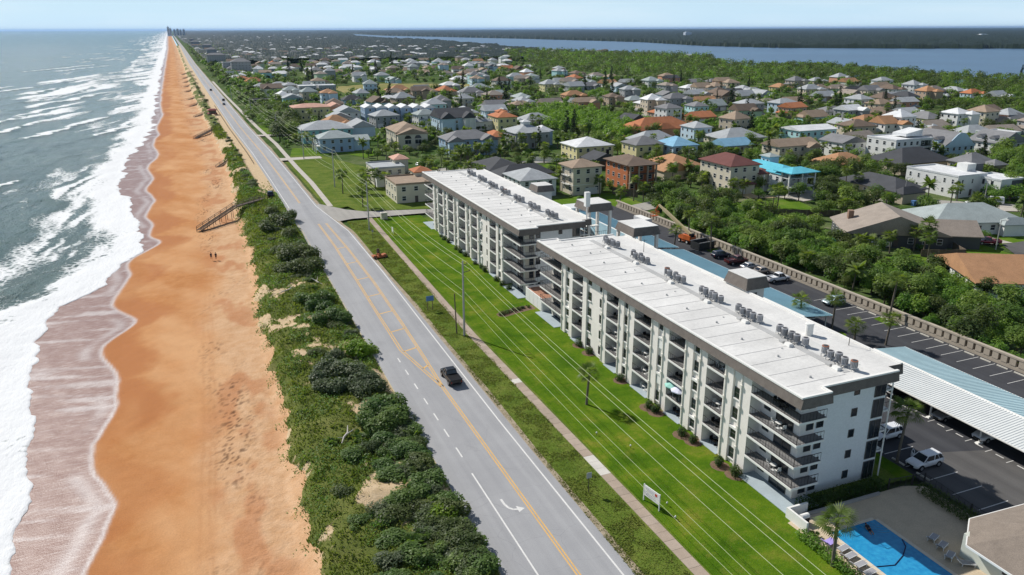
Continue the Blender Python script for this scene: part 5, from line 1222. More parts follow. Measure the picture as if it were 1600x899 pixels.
L_oak = leaf_mat('dark_oak_leaf', (0.042, 0.071, 0.019), (0.084, 0.119, 0.034), (0.160, 0.192, 0.069))
L_mang = leaf_mat('glossy_thicket_leaf', (0.059, 0.132, 0.021), (0.136, 0.251, 0.039), (0.280, 0.413, 0.073))
L_pine = leaf_mat('dark_needle', (0.010, 0.024, 0.010), (0.018, 0.036, 0.014), (0.034, 0.055, 0.02), 0.2)
L_palm = leaf_mat('palm_frond_leaf', (0.060, 0.100, 0.022), (0.125, 0.181, 0.040), (0.237, 0.281, 0.081))
L_grape = leaf_mat('sea_grape_leaf', (0.047, 0.097, 0.024), (0.104, 0.177, 0.042), (0.212, 0.295, 0.094), 0.3, 0.5)
L_grey = leaf_mat('grey_green_leaf', (0.055, 0.080, 0.036), (0.105, 0.140, 0.068), (0.20, 0.23, 0.14), 0.3)
L_lime = leaf_mat('lime_leaf', (0.085, 0.15, 0.010), (0.16, 0.26, 0.016), (0.27, 0.37, 0.04), 0.1)
L_hedge = leaf_mat('clipped_shrub_leaf', (0.022, 0.050, 0.010), (0.045, 0.085, 0.018), (0.085, 0.13, 0.03), 0.2)
L_grass = leaf_mat('dune_grass_blade', (0.080, 0.115, 0.018), (0.145, 0.185, 0.034), (0.28, 0.285, 0.08), 0.1, 0.7)
M_bark = pm('grey_brown_bark', (0.10, 0.08, 0.06), 0.95, 0.25, 2.0, fine=0.3); M_ptrunk = pm('palm_trunk_bark', (0.17, 0.145, 0.115), 0.95, 0.2, 2.5, fine=0.3)

def leaves(rs, C, Rr, n, leaf, hollow=0.5, flat=0.45, asp=0.55, zmin=None):
    """n leaf faces spread through lobes with centres C and radii Rr; returns verts, quads"""
    C = np.asarray(C, float); Rr = np.asarray(Rr, float)
    wt = Rr.prod(1) ** (2 / 3.); wt /= wt.sum()
    k = rs.choice(len(C), n, p=wt)
    d = rs.randn(n, 3); d /= np.linalg.norm(d, axis=1)[:, None]
    rad = hollow + (1.06 - hollow) * rs.rand(n) ** 0.45
    p = C[k] + d * Rr[k] * rad[:, None]
    if zmin is not None: p[:, 2] = np.maximum(p[:, 2], zmin + rs.rand(n) * 0.2)
    nr = d * 0.7 + rs.randn(n, 3) * 0.45; nr[:, 2] += flat; nr /= np.linalg.norm(nr, axis=1)[:, None]
    t = np.cross(nr, rs.randn(n, 3)); t /= np.linalg.norm(t, axis=1)[:, None] + 1e-9
    b = np.cross(nr, t); s = leaf * (0.65 + 0.8 * rs.rand(n))[:, None]
    q = np.stack([p - t * s * .5, p + b * s * asp * .5 - t * s * .05, p + t * s * .55, p - b * s * asp * .5 + t * s * .05], 1)
    return q.reshape(-1, 3), np.arange(n * 4).reshape(-1, 4)
def crown_lobes(rs, rx, rz, z0, nl, spread=0.62):
    C, Q = [], []
    for i in range(nl):
        a = rs.rand() * 6.283; u = rs.rand() ** 0.6 * spread; h = rs.rand()
        C.append((rx * u * math.cos(a), rx * u * math.sin(a), z0 + rz * (0.25 + 1.2 * h * (1 - 0.45 * u)))); s = 0.34 + 0.26 * rs.rand(); Q.append((rx * s, rx * s, rz * s * 0.95))
    return C, Q
def tree_proto(seed, leafm, rx, rz, z0, nl, n, leaf, bark=M_bark):
    rs = np.random.RandomState(seed); C, Q = crown_lobes(rs, rx, rz, z0, nl)
    V, F = leaves(rs, C, Q, n, leaf, 0.6, 1.25)
    cr = np_mesh('crown', V, F, leafm)
    t = MB(); t.tube([(0, 0, -.3), (.05, 0, z0 * .5), (0, .05, z0 + rz * .3)], [.24, .18, .12], 7)
    for i in range(4):
        c = C[i % len(C)]; t.tube([(0, .02, z0 * .55), (c[0] * .5, c[1] * .5, (z0 * .6 + c[2]) / 2), c], [.13, .09, .04], 5)
    return (t.mesh('trunk', bark), cr)
TREES = {
 'broad': [tree_proto(10 + i, L_tree, 3.3, 2.5, 2.0, 9, 1100, 0.52) for i in range(5)],
 'oak': [tree_proto(30 + i, L_oak, 3.9, 2.3, 1.8, 10, 1200, 0.50) for i in range(4)],
 'thicket': [tree_proto(50 + i, L_mang, 2.7, 2.0, 0.9, 8, 1000, 0.42) for i in range(5)],
}
def pine_proto(seed):
    rs = np.random.RandomState(seed); C, Q = [], []
    for i in range(11):
        z = 2.2 + i * 1.1; r = 1.9 * (1 - i / 12.5) + .3
        for k in range(3):
            a = rs.rand() * 6.28; C.append((r * .55 * math.cos(a), r * .55 * math.sin(a), z)); Q.append((r * .6, r * .6, .6))
    V, F = leaves(rs, C, Q, 1300, .5, .3, .2); return (MB().tube([(0, 0, -.3), (0, 0, 13)], [.22, .05], 7).mesh('trunk', M_bark), np_mesh('crown', V, F, L_pine))
TREES['pine'] = [pine_proto(70 + i) for i in range(3)]
# palms ---------------------------------------------------------
def frond_mesh(L=1.9, droop=0.9, n=11, lw=0.62, fan=True, hw=.055):
    V, F = [], []
    def q(a, b, c, d): k = len(V); V.extend([a, b, c, d]); F.append((k, k + 1, k + 2, k + 3))
    if fan:          # cabbage palm: stalk and folded fan blade of leaflets
        q((0, -.03, 0), (0, .03, 0), (L * .5, .025, .22), (L * .5, -.025, .22))
        for i in range(n):
            t = (i / (n - 1) - .5) * 2; a = t * 1.25; r = L * .58 * (1 - .25 * abs(t))
            ex, ey = L * .48 + r * math.cos(a), r * math.sin(a); zz = .22 - droop * .42 * (0.45 + .55 * abs(t)) * r
            px, py = -math.sin(a) * hw, math.cos(a) * hw
            mx_, my_ = L * .48 + r * .55 * math.cos(a), r * .55 * math.sin(a)
            q((L * .47, 0, .22), (mx_ - px, my_ - py, .24), (ex, ey, zz), (mx_ + px, my_ + py, .20))
    else:
        for i in range(8):
            u, v = i / 8, (i + 1) / 8
            f = lambda s: (L * (s - .12 * s * s), 0, .75 * s - droop * 1.5 * s * s)
            A, B = f(u), f(v)
            for s in (-1, 1):
                w = lw * math.sin(math.pi * min(1, u * .9 + .1)); w2 = lw * math.sin(math.pi * min(1, v * .9 + .1))
                q(A, B, (B[0] + .22, s * w2, B[2] - .28 * w2 - .05), (A[0] + .22, s * w, A[2] - .28 * w - .05))
    return np.array(V), np.array(F)
FV, FF = frond_mesh()
FRONDS = [np_mesh('frond', *frond_mesh(2.15, .55), L_palm), np_mesh('frond', *frond_mesh(2.05, 1.2), L_palm), np_mesh('frond', *frond_mesh(2.3, .85, fan=False), L_palm)]
def palm_angles(rs, n): return [(k * 2.399 + rs.rand() * .4, 1.05 - 1.75 * (k / n) + (rs.rand() - .5) * .25, .8 + .35 * rs.rand()) for k in range(n)]
def palm_crown(seed, n=26, kind=None):
    rs = np.random.RandomState(seed); V, F = [], []; b = 0
    for az, el, s in palm_angles(rs, n):
        fv, ff = frond_mesh(2.1 if kind is None else 2.5, .4 + rs.rand() * .9, 8, fan=kind is None, hw=.12); fv = fv * s
        ce, se, c, d = math.cos(el), math.sin(el), math.cos(az), math.sin(az)
        x = fv[:, 0] * ce - fv[:, 2] * se; z = fv[:, 0] * se + fv[:, 2] * ce; y = fv[:, 1]
        V.append(np.stack([x * c - y * d, x * d + y * c, z], 1)); F.append(ff + b); b += len(fv)
    return np_mesh('crown', np.concatenate(V), np.concatenate(F), L_palm)
PALMC = [palm_crown(80 + i) for i in range(3)] + [palm_crown(90, 20, 'date')]
def trunk_mesh(seed, h, r=.17):
    rs = np.random.RandomState(seed); b = (rs.rand(2) - .5) * .7; n = 9
    return MB().tube([(b[0] * (i / n) ** 1.6, b[1] * (i / n) ** 1.6, -.2 + (h + .2) * i / n) for i in range(n + 1)], [r * (1.35 if i == 0 else 1.0 + .12 * (i % 2)) * (1 - .12 * i / n) for i in range(n + 1)], 8).mesh('trunk', M_ptrunk), b
PTR = {h: trunk_mesh(int(h * 10), 1.0 * h) for h in (3.0, 4.5, 6.0, 7.5)}
def palm(x, y, h, label, group=None, z=0.0, near=False, k=0, sc=1.0):
    hh = min(PTR, key=lambda q: abs(q - h)); me, b = PTR[hh]; f = h / hh
    t = thing('palm_tree', label, 'palm', (x, y, z), rnd.uniform(0, 6.28), group); new('trunk', me, t, scale=(1, 1, f))
    if near:
        rs = np.random.RandomState(int(x * 7 + y * 3) % 9999)
        for az, el, s in palm_angles(rs, 30):
            o = new('frond', FRONDS[rs.randint(2)], t, (b[0], b[1], h)); o.rotation_euler = (0, -el, az); o.scale = (s * sc,) * 3
    else: new('crown', PALMC[k], t, (b[0], b[1], h), scale=sc)
    return t
def tree(kind, x, y, s, label, group, z=-0.3, name=None, cat='tree', sz=1.0, k=None):
    tr, cr = TREES[kind][(k if k is not None else rnd.randrange(99)) % len(TREES[kind])]
    t = thing(name or {'broad': 'broadleaf_tree', 'oak': 'oak_tree', 'thicket': 'thicket_tree', 'pine': 'pine_tree'}[kind], label, cat, (x, y, z), rnd.uniform(0, 6.28), group, (s, s, s * sz)); new('trunk', tr, t); new('crown', cr, t); return t

# shrubs of the dune ----------------------------------------------
def shrub_proto(seed, m, r, h, n, leaf, nl=7):
    rs = np.random.RandomState(seed); C, Q = [], []
    for i in range(nl):
        a, u = rs.rand() * 6.28, rs.rand() ** .6 * .66; C.append((r * u * math.cos(a), r * u * math.sin(a), h * (.30 + .35 * rs.rand() * (1 - u)))); s = .34 + .22 * rs.rand(); Q.append((r * s, r * s, h * s * .85))
    V, F = leaves(rs, C, Q, n, leaf, .6, 1.1, .75, .02); st = MB()
    for i in range(4): st.tube([(0, 0, -.3), (C[i][0] * .5, C[i][1] * .5, C[i][2] * .6), C[i]], [.06, .045, .02], 5)
    return st.mesh('stems', M_bark), np_mesh('foliage', V, F, m)
SHRUB = {'grape': [shrub_proto(100 + i, L_grape, 1.9, 1.9, 1500, .24) for i in range(5)], 'grey': [shrub_proto(120 + i, L_grey, 1.8, 1.6, 1500, .22) for i in range(4)], 'lime': [shrub_proto(140 + i, L_lime, 1.9, 1.8, 1700, .22) for i in range(2)], 'dark': [shrub_proto(150 + i, L_oak, 2.0, 2.0, 1500, .24) for i in range(3)],
         'clip': [shrub_proto(160 + i, L_hedge, .85, 1.25, 1100, .11, 6) for i in range(4)]}
def palmetto_proto(seed):
    rs = np.random.RandomState(seed); V, F = [], []; b = 0
    for k in range(26):
        fv, ff = frond_mesh(1.15, .5, 9); fv = fv * (.7 + .5 * rs.rand()); az, el = rs.rand() * 6.28, .25 + rs.rand() * 1.0; o = (rs.rand(2) - .5) * 1.6
        ce, se, c, d = math.cos(el), math.sin(el), math.cos(az), math.sin(az); x = fv[:, 0] * ce - fv[:, 2] * se; z = fv[:, 0] * se + fv[:, 2] * ce; y = fv[:, 1]
        V.append(np.stack([x * c - y * d + o[0], x * d + y * c + o[1], z + .1], 1)); F.append(ff + b); b += len(fv)
    return MB().tube([(-.6, 0, 0), (0, 0, .12), (.6, .1, .05)], [.1, .12, .08], 6).mesh('stems', M_bark), np_mesh('foliage', np.concatenate(V), np.concatenate(F), L_grape)
SHRUB['palmetto'] = [palmetto_proto(170 + i) for i in range(3)]
def shrub(kind, x, y, z, s, label, group, sz=1.0, name='shrub', cat='shrub'):
    st, fo = rnd.choice(SHRUB[kind]); t = thing(name, label, cat, (x, y, z), rnd.uniform(0, 6.28), group, (s, s, s * sz)); new('stems', st, t); new('foliage', fo, t); return t
DN = {'grape': 'dark green sea-grape shrub', 'grey': 'grey-green shrub', 'lime': 'yellow-green shrub', 'dark': 'dark rounded shrub', 'palmetto': 'spiky palmetto clump'}
def dlabel(kind, x, y, s):
    w = 'before the turn arrow' if y < 66 else 'level with the turn arrow' if y < 76 else 'level with the solid lane line end' if y < 86 else 'beside the lane dashes' if y < 98 else 'level with the black pickup' if y < 112 else 'beside the hatched paint' if y < 140 else 'below the bleached driftwood' if y < 165 else 'south of the beach stairs' if y < 215 else 'next to the beach stairs'
    p = 'at the road edge' if x > 20 else 'mid-dune' if x > 15 else 'on the seaward dune'
    return '%s %s %s, %s' % ('small' if s < .6 else 'mid-sized' if s < .85 else 'large', DN[kind], p, w)
def dshrub(px, py, s, kind, label=None, group='shrubs on the dune', sz=1.0):
    x, y = G(px, py, .6); z = dune_at(x, y)[0] - .15
    shrub(kind, x, y, z, s, label or dlabel(kind, x, y, s), group, sz)
dshrub(560, 553, 1.55, 'lime', 'bright lime-green shrub at the road edge beside the hatched paint', sz=1.15)
dshrub(578, 545, 1.0, 'lime', 'smaller lime-green shrub touching the road edge')
dshrub(690, 805, 1.15, 'lime', 'yellow-green shrub low on the dune near the lane arrow')
for px, py, s in ((440, 352, 2.3), (452, 343, 1.8), (425, 335, 1.7), (420, 362, 1.8), (452, 372, 1.8), (470, 400, 2.2), (450, 405, 2.0), (485, 405, 1.9), (440, 395, 1.8), (462, 425, 2.0), (492, 420, 1.8), (445, 425, 1.7), (478, 428, 1.8)): dshrub(px, py, s * .85, 'dark')
for px, py, s in ((495, 592, 1.5), (520, 580, 1.7), (545, 590, 1.8), (570, 600, 1.7), (505, 610, 1.3), (535, 612, 1.6), (565, 620, 1.6), (590, 605, 1.5), (520, 560, 1.2)): dshrub(px, py, s * .9, 'grey')
for px, py, s in ((585, 650, 1.7), (605, 645, 1.6), (575, 665, 1.4), (612, 665, 1.6), (595, 672, 1.5), (620, 655, 1.3), (480, 475, 1.4), (500, 485, 1.5), (520, 500, 1.4), (510, 470, 1.3), (535, 505, 1.3), (495, 505, 1.3)): dshrub(px, py, s * .95, 'grape')
for i in range(150):
    y = rnd.uniform(56, 95); xr = 22.2; x = xr - abs(rnd.gauss(0, 4.0)) - .6
    if x < 9.5: continue
    k = rnd.choice(['grape', 'grape', 'palmetto', 'palmetto', 'dark', 'grey']); z = dune_at(x, y)[0] - .15; s = rnd.uniform(.5, 1.0)
    shrub(k, x, y, z, s * 1.15, dlabel(k, x, y, s), 'shrubs on the dune', rnd.uniform(.55, .9))
for i in range(60):
    y = rnd.uniform(92, 232); x = 22.0 - abs(rnd.gauss(0, 3.2)) - .6
    if x < 9.5: continue
    k = rnd.choice(['grape', 'palmetto', 'dark', 'grey', 'grey']); z = dune_at(x, y)[0] - .15; s = rnd.uniform(.4, .85)
    shrub(k, x, y, z, s * 1.15, dlabel(k, x, y, s), 'shrubs on the dune', rnd.uniform(.55, .9))
for i in range(46):
    y = 275 + (i / 46) ** 1.5 * 600; xr = float(road_c(y) - road_w(y) / 2); x = xr - rnd.uniform(5.5, 8.5); z = dune_at(x, y)[0] - .2
    shrub(rnd.choice(['dark', 'grape', 'grey']), x, y, z, rnd.uniform(.6, 1.1), 'small dark shrub in the strip beside the far road shoulder', 'shrubs by the far shoulder', .8)
# grass and creepers of the dune: one mass
def dune_grass(n=95000):
    rs = np.random.RandomState(5); y = 52 + (rs.rand(n) ** 1.7) * 420; i = np.clip(np.searchsorted(DUNE['ys'], y), 0, len(DUNE['ys']) - 1); u = rs.rand(n)
    j = np.clip(np.round(u * (DUNE['nc'] - 1)).astype(int), 0, DUNE['nc'] - 1); veg = DUNE['veg'][i, j]; z = DUNE['Z'][i, j]
    x = DUNE['xl'][i] + u * (DUNE['xr'][i] - DUNE['xl'][i]); cl = fbm(x * .8, y * .8, 3, 4.0)
    keep = (rs.rand(n) < np.clip(veg, 0, 1) ** 1.5 * (.35 + .9 * (cl > .48))) & (x < DUNE['xr'][i] - .9)
    x, y, z, cl = x[keep], y[keep], z[keep], cl[keep]; m = len(x)
    a = rs.rand(m) * 6.28; le = (.16 + .34 * rs.rand(m)) * (.7 + .8 * cl) * np.interp(y, [60, 200, 500], [1, 1.25, 2.2]); ln = .35 + rs.rand(m) * .7; w = .055 * np.interp(y, [60, 200, 500], [1, 1.8, 3.5]) * (.7 + rs.rand(m))
    dx, dy = np.cos(a), np.sin(a); b = np.stack([x, y, z - .05], 1); tip = b + np.stack([dx * le * ln, dy * le * ln, le * .85], 1); sd = np.stack([-dy * w, dx * w, 0 * w], 1); mid = (b + tip) / 2 + np.array([0, 0, .06])
    V = np.stack([b - sd, mid - sd * 1.1, tip, mid + sd * 1.1], 1).reshape(-1, 3)
    me = np_mesh('dune_grass', V, np.arange(m * 4).reshape(-1, 4), L_grass); tag(new('dune_grass', me), 'low green grass and creepers covering the dune', 'grass', kind='stuff')
dune_grass()
def dune_creepers(n=60000):
    rs = np.random.RandomState(15); y = 52 + (rs.rand(n) ** 1.5) * 330; i = np.clip(np.searchsorted(DUNE['ys'], y), 0, len(DUNE['ys']) - 1); u = rs.rand(n)
    j = np.clip(np.round(u * (DUNE['nc'] - 1)).astype(int), 0, DUNE['nc'] - 1); veg, z = DUNE['veg'][i, j], DUNE['Z'][i, j]; x = DUNE['xl'][i] + u * (DUNE['xr'][i] - DUNE['xl'][i])
    cl = fbm(x * .32, y * .26, 4, 14.0) + .10 * sstep(6, 1, DUNE['xr'][i] - x); keep = (veg > .35) & (cl > .50) & (x < DUNE['xr'][i] - .7)
    x, y, z, cl = x[keep], y[keep], z[keep], cl[keep]; m = len(x); p = np.stack([x, y, z + .05 + rs.rand(m) * np.clip((cl - .48) * 5, .15, .75)], 1)
    nr = rs.randn(m, 3) * .45; nr[:, 2] += 1; nr /= np.linalg.norm(nr, axis=1)[:, None]; t = np.cross(nr, rs.randn(m, 3)); t /= np.linalg.norm(t, axis=1)[:, None]; b = np.cross(nr, t); s = ((.13 + .12 * rs.rand(m)) * np.interp(y, [60, 200, 400], [1, 1.7, 2.6]))[:, None]
    V = np.stack([p - t * s * .5, p + b * s * .4, p + t * s * .55, p - b * s * .4], 1).reshape(-1, 3); tag(new('dune_creepers', np_mesh('dune_creepers', V, np.arange(m * 4).reshape(-1, 4), L_mang)), 'green creeper mats between the dune shrubs', 'creepers', kind='stuff')
dune_creepers()
def verge_grass(n=60000):
    rs = np.random.RandomState(6); y = 50 + rs.rand(n) ** 1.5 * 165; x = 35.2 + rs.rand(n) * 5.2 + np.interp(y, [50, 115, 160, 215], [0, .5, 1.2, 1.2]); cl = fbm(x * .5, y * .5, 3, 8.0)
    keep = rs.rand(n) < (.25 + .75 * (cl > .5)); x, y, cl = x[keep], y[keep], cl[keep]; m = len(x); a = rs.rand(m) * 6.28; le = .05 + .10 * rs.rand(m) * (.5 + cl); w = .05 * (.6 + rs.rand(m)) * np.interp(y, [50, 215], [.8, 2.0])
    dx, dy = np.cos(a), np.sin(a); b = np.stack([x, y, 0 * x - .03], 1); tip = b + np.stack([dx * le, dy * le, le * .9], 1); sd = np.stack([-dy * w, dx * w, 0 * w], 1); mid = (b + tip) / 2 + np.array([0, 0, .02])
    V = np.stack([b - sd, mid - sd, tip, mid + sd], 1).reshape(-1, 3); me = np_mesh('verge_grass', V, np.arange(m * 4).reshape(-1, 4), L_grass); tag(new('verge_grass', me), 'tufted grass on the roadside verge', 'grass', kind='stuff')
verge_grass()
# foundation shrubs, planting bed, hedges of the condominiums ------
M_mulch = pm('brown_mulch', (.20, .13, .085), .95, .25, 2.0, fine=.4)
fsh = [(905, 540, 'two'), (920, 552, 'two'), (970, 595, 'two'), (1012, 637, 'two'), (1025, 645, 'two'), (1065, 680, 'two'), (1083, 690, 'two'), (1125, 728, 'two'), (1148, 742, 'two')]
for i, (px, py, _) in enumerate(fsh):
    x, y = G(px, py); shrub('clip', x, y, -.02, rnd.uniform(.95, 1.2), 'clipped green shrub, %s along the near block front counting from the terrace' % ['first', 'second', 'third', 'fourth', 'fifth', 'sixth', 'seventh', 'eighth', 'ninth'][i], 'clipped shrubs before the near block')
    sheet('mulch_bed', [(x + 1.35 * math.cos(t) * .9, y + 1.35 * math.sin(t)) for t in [k * .628 for k in range(10)]], -.016 + .0003 * i, M_mulch, 'brown mulch bed under a clipped shrub')
for i in range(15):
    y = 142 + i * 3.4 + rnd.uniform(-.6, .6)
    if i % 4 != 3: shrub('clip', 56.6 - i * .02, y, -.02, rnd.uniform(.8, 1.15), 'clipped green shrub along the front of the far block', 'clipped shrubs before the far block')
bed = [(49.0, 127.9), (50.5, 127.4), (54, 128.6), (57.3, 129.3), (57.3, 131.8), (54, 131.4), (50, 130.3), (48.9, 129.2)]
sheet('planting_bed', bed, -.014, M_mulch, 'curved mulch planting bed on the lawn'); 
for i, (x, y) in enumerate(((50.0, 128.7), (51.2, 129.2), (52.5, 129.6), (53.8, 129.9), (55.0, 130.4), (56.2, 130.5))): shrub(['dark', 'grape', 'clip', 'dark', 'grey', 'palmetto'][i], x, y, -.02, [.4, .38, .75, .36, .36, .45][i], '%s bush in the curved planting bed on the lawn' % ['first', 'second', 'third', 'fourth', 'fifth', 'sixth'][i], 'bushes in the planting bed')
def hedge(label, x0, x1, y0, y1, h, n, m=L_hedge, seed=1):
    rs = np.random.RandomState(seed); nx, ny = max(1, int((x1 - x0) / .8)), max(1, int((y1 - y0) / .8)); C = [(x0 + (x1 - x0) * (i + .5) / nx - (x0 + x1) / 2, y0 + (y1 - y0) * (j + .5) / ny - (y0 + y1) / 2, h * .5) for i in range(nx) for j in range(ny)]
    V, F = leaves(rs, C, [((x1 - x0) / nx * .75, (y1 - y0) / ny * .75, h * .55)] * len(C), n, .16, .5, .5, .7, .02); t = thing('hedge', label, 'hedge', ((x0 + x1) / 2, (y0 + y1) / 2, 0)); new('foliage', np_mesh('foliage', V, F, m), t)
    st = MB(); [st.tube([(c[0], c[1], -.1), (c[0], c[1], h * .6)], [.04, .02], 5) for c in C]; st.build('stems', M_bark, t)
hedge('dark clipped hedge in shade at the end of the near block', 58.4, 70.6, 56.4, 58.0, 1.25, 4500, seed=3)
hedge('green hedge between lawn and pool deck', 54.5, 55.6, 40.5, 53.4, 1.0, 4200, L_mang, 4)
hedge('dark hedge behind the pool fence', 73.4, 75.0, 42.5, 54.6, 1.3, 4000, L_oak, 5)
palm(54.6, 48.2, 5.2, 'tall fan palm leaning over the pool loungers', near=True, sc=1.05); palm(47.8, 89.4, 4.9, 'single fan palm standing on the front lawn', near=True, sc=.9)
palm(76.7, 60.4, 7.0, 'shaded fan palm at the end of the near block', near=True, sc=1.1)
palm(99.6, 103.4, 4.2, 'fan palm at the end of the middle carport, left of two', near=True); palm(102.5, 98.6, 6.0, 'taller fan palm at the end of the middle carport', near=True); palm(105.7, 89.4, 4.6, 'fan palm beside the gap between carports', near=True); palm(101.2, 92.0, 3.2, 'short fan palm behind the near roof edge', near=True)
palm(115.2, 97.6, 8.0, 'tall thin palm on the grass island by the slotted wall', near=True); palm(106.4, 155.6, 4.6, 'fan palm at the gap before the boom lift', near=True); palm(113.6, 150.6, 7.5, 'palm beside the dumpster', near=True); palm(115.0, 162.0, 6.5, 'palm behind the boom lift')
shrub('palmetto', 56.2, 52.4, 0, .55, 'potted palm at the pool hedge', None, name='potted_palm')
for i, (x, y, h) in enumerate(((42.6, 256, 6.2), (44.6, 233, 5.6), (50.2, 253, 4.4), (52.0, 264, 4.6), (55.0, 262, 4.8), (57.5, 258, 4.0))): palm(x, y, h, '%s fan palm on the neighbouring lawn' % ['tall roadside', 'leaning near', 'first', 'second', 'third', 'short'][i], 'palms on the neighbouring lawn', sc=1.25)
# ================================================================ the town behind
def inpoly(x, y, P):
    c = False; n = len(P); j = n - 1
    for i in range(n):
        if (P[i][1] > y) != (P[j][1] > y) and x < (P[j][0] - P[i][0]) * (y - P[i][1]) / (P[j][1] - P[i][1]) + P[i][0]: c = not c
        j = i
    return c
def GP(l, z=0): return [G(a, b, z) for a, b in l]
def PX(x, y, z=0):
    a, b = x * _ca - y * _sa, x * _sa + y * _ca; w = b * _cp - (z - CAM_H) * _sp
    return 800 + F_PX * a / w, 449.5 - F_PX * (b * _sp + (z - CAM_H) * _cp) / w
LAG_N = [(2600, 14000), (1237, 6194), (1106, 4773), (1087, 3570), (951, 2489), (863, 2130), (850, 1818), (930, 1583), (880, 1414), (935, 1299), (780, 1024), (740, 930), (850, 925), (830, 800), (812, 672), (800, 560), (790, 450), (760, 300), (700, 100)]
LAG_F = [(2300, 100), (2250, 500), (2080, 1150), (1970, 1403), (1704, 1557), (1497, 1802), (1468, 2060), (1665, 2762), (1695, 3954), (1539, 6632), (3260, 24956)]
m, n, l, b = nodes('lagoon_water')
l.new(ramp(n, l, noise(n, l, 0.004, 5, 0.6, scaled(n, l, (1, 1, 1))), [(0.35, (0.025, 0.075, 0.16)), (0.65, (0.045, 0.115, 0.22))]), b.inputs['Base Color'])
b.inputs['Roughness'].default_value = 0.28; b.inputs['IOR'].default_value = 1.33; bump(n, l, b, noise(n, l, 0.35, 4, 0.6), 0.5, 0.5)
M_lagoon = m
tag(MB().face(*[(p[0], p[1], -0.25) for p in LAG_N[::-1] + LAG_F[::-1]]).build('lagoon', M_lagoon), 'wide blue lagoon behind the barrier island', None, kind='structure')
if bpy.data.objects['lagoon'].data.polygons[0].normal.z < 0: bpy.data.objects['lagoon'].data.flip_normals()
for i, pl in enumerate(([(1300, 113), (1345, 112), (1358, 118), (1320, 122), (1300, 119)], [(1470, 126), (1500, 124), (1530, 127), (1500, 131)])): sheet('pond', GP(pl), -.24, M_lagoon, ['larger', 'smaller'][i] + ' pond among the trees near the lagoon')
LAGN_X = lambda y: float(np.interp(y, [p[1] for p in LAG_N[::-1]], [p[0] for p in LAG_N[::-1]]))
# open grassy lot and streets
OPEN = GP([(515, 135), (600, 130), (735, 131), (740, 139), (640, 144), (540, 146)])
sheet('open_field', OPEN, -.4, ground_mat('dry_field', [(.3, (.16, .17, .05)), (.5, (.26, .24, .09)), (.7, (.36, .31, .15))], .02, .3), 'dry grassy field between the houses')
STREETS = []
def street(poly, label, z=-.42, mat=None): STREETS.append(poly); sheet('street', poly, z, mat or M_street, label)
street([(60, 283), (128, 289), (200, 283), (200, 290), (128, 296), (60, 290)], 'pale street running inland behind the blocks')
street([(96, 195), (110, 192), (150, 205), (175, 207), (200, 177), (232, 150), (300, 118), (300, 124), (236, 157), (205, 183), (180, 214), (148, 212), (108, 200), (96, 203)], 'curving concrete street past the white modern house', -.40)
street([(60, 441), (330, 441), (330, 448), (60, 448)], 'second pale street running inland'); street([(60, 560), (460, 560), (460, 568), (60, 568)], 'third pale street running inland'); street([(196, 290), (203, 290), (330, 560), (322, 560)], 'pale street crossing the neighbourhood')
street([(170, 100), (176, 114), (186, 128), (197, 128), (204, 118), (200, 104), (188, 92)], 'grey turning circle at the right edge', -.39, M_oldlot)
for p, lb in (([(205, 170), (214, 172), (219, 180), (209, 184)], 'pale driveway of the charcoal-roofed house'), ([(214, 158), (236, 146), (240, 152), (220, 168)], 'pale driveway of the white modern house'), ([(180, 130), (190, 128), (190, 136), (184, 138)], 'pale driveway of the grey-green roofed house'), ([(176, 188), (190, 190), (190, 197), (172, 199)], 'pale driveway of the turquoise-roofed house'), ([(163, 198), (172, 196), (172, 206), (163, 207)], 'sandy drive of the red-roofed house')): sheet('driveway', p, -.37, M_conc if 'sandy' not in lb else M_sand, lb)
for p, lb in (([(142, 121), (160, 118), (166, 128), (146, 132)], 'bright back lawn behind the taupe house'), ([(164, 124), (180, 118), (182, 136), (176, 148), (164, 142)], 'lawn between taupe and grey-green roofed houses'), ([(184, 126), (215, 112), (225, 140), (200, 148), (188, 138)], 'lawn of the grey-green roofed house'), ([(140, 158), (156, 160), (166, 174), (150, 178)], 'bright lawn beside the dark board fence'), ([(200, 184), (225, 168), (222, 162), (204, 170)], 'lawn before the white modern house'), ([(97, 198), (128, 203), (128, 224), (97, 222)], 'lawn in front of the beige tower house'), ([(135, 290), (148, 276), (140, 262), (118, 272)], 'lawn beside the white-roofed house'), ([(36, 345), (60, 345), (66, 330), (80, 348), (80, 356), (40, 372)], 'lawn of the grey-blue house'), ([(128, 352), (150, 352), (150, 385), (128, 385)], 'lawn behind the light blue house'), ([(150, 196), (176, 192), (172, 178), (152, 178)], 'lawn before the red-roofed house'), ([(33, 426), (58, 426), (56, 470), (30, 470)], 'roadside lawn past the second driveway'), ([(144, 100), (160, 112), (150, 122), (136, 116)], 'patch of lawn beside the orange roof')): sheet('yard_lawn', p, -.44, M_yard, lb)
sheet('yard_pool', [(146.5, 145.5), (152, 147.5), (150.5, 152.5), (145.5, 150.5)], -.36, MATS.get('x') or bpy.data.materials['pool_water'], 'small turquoise pool behind the taupe house')

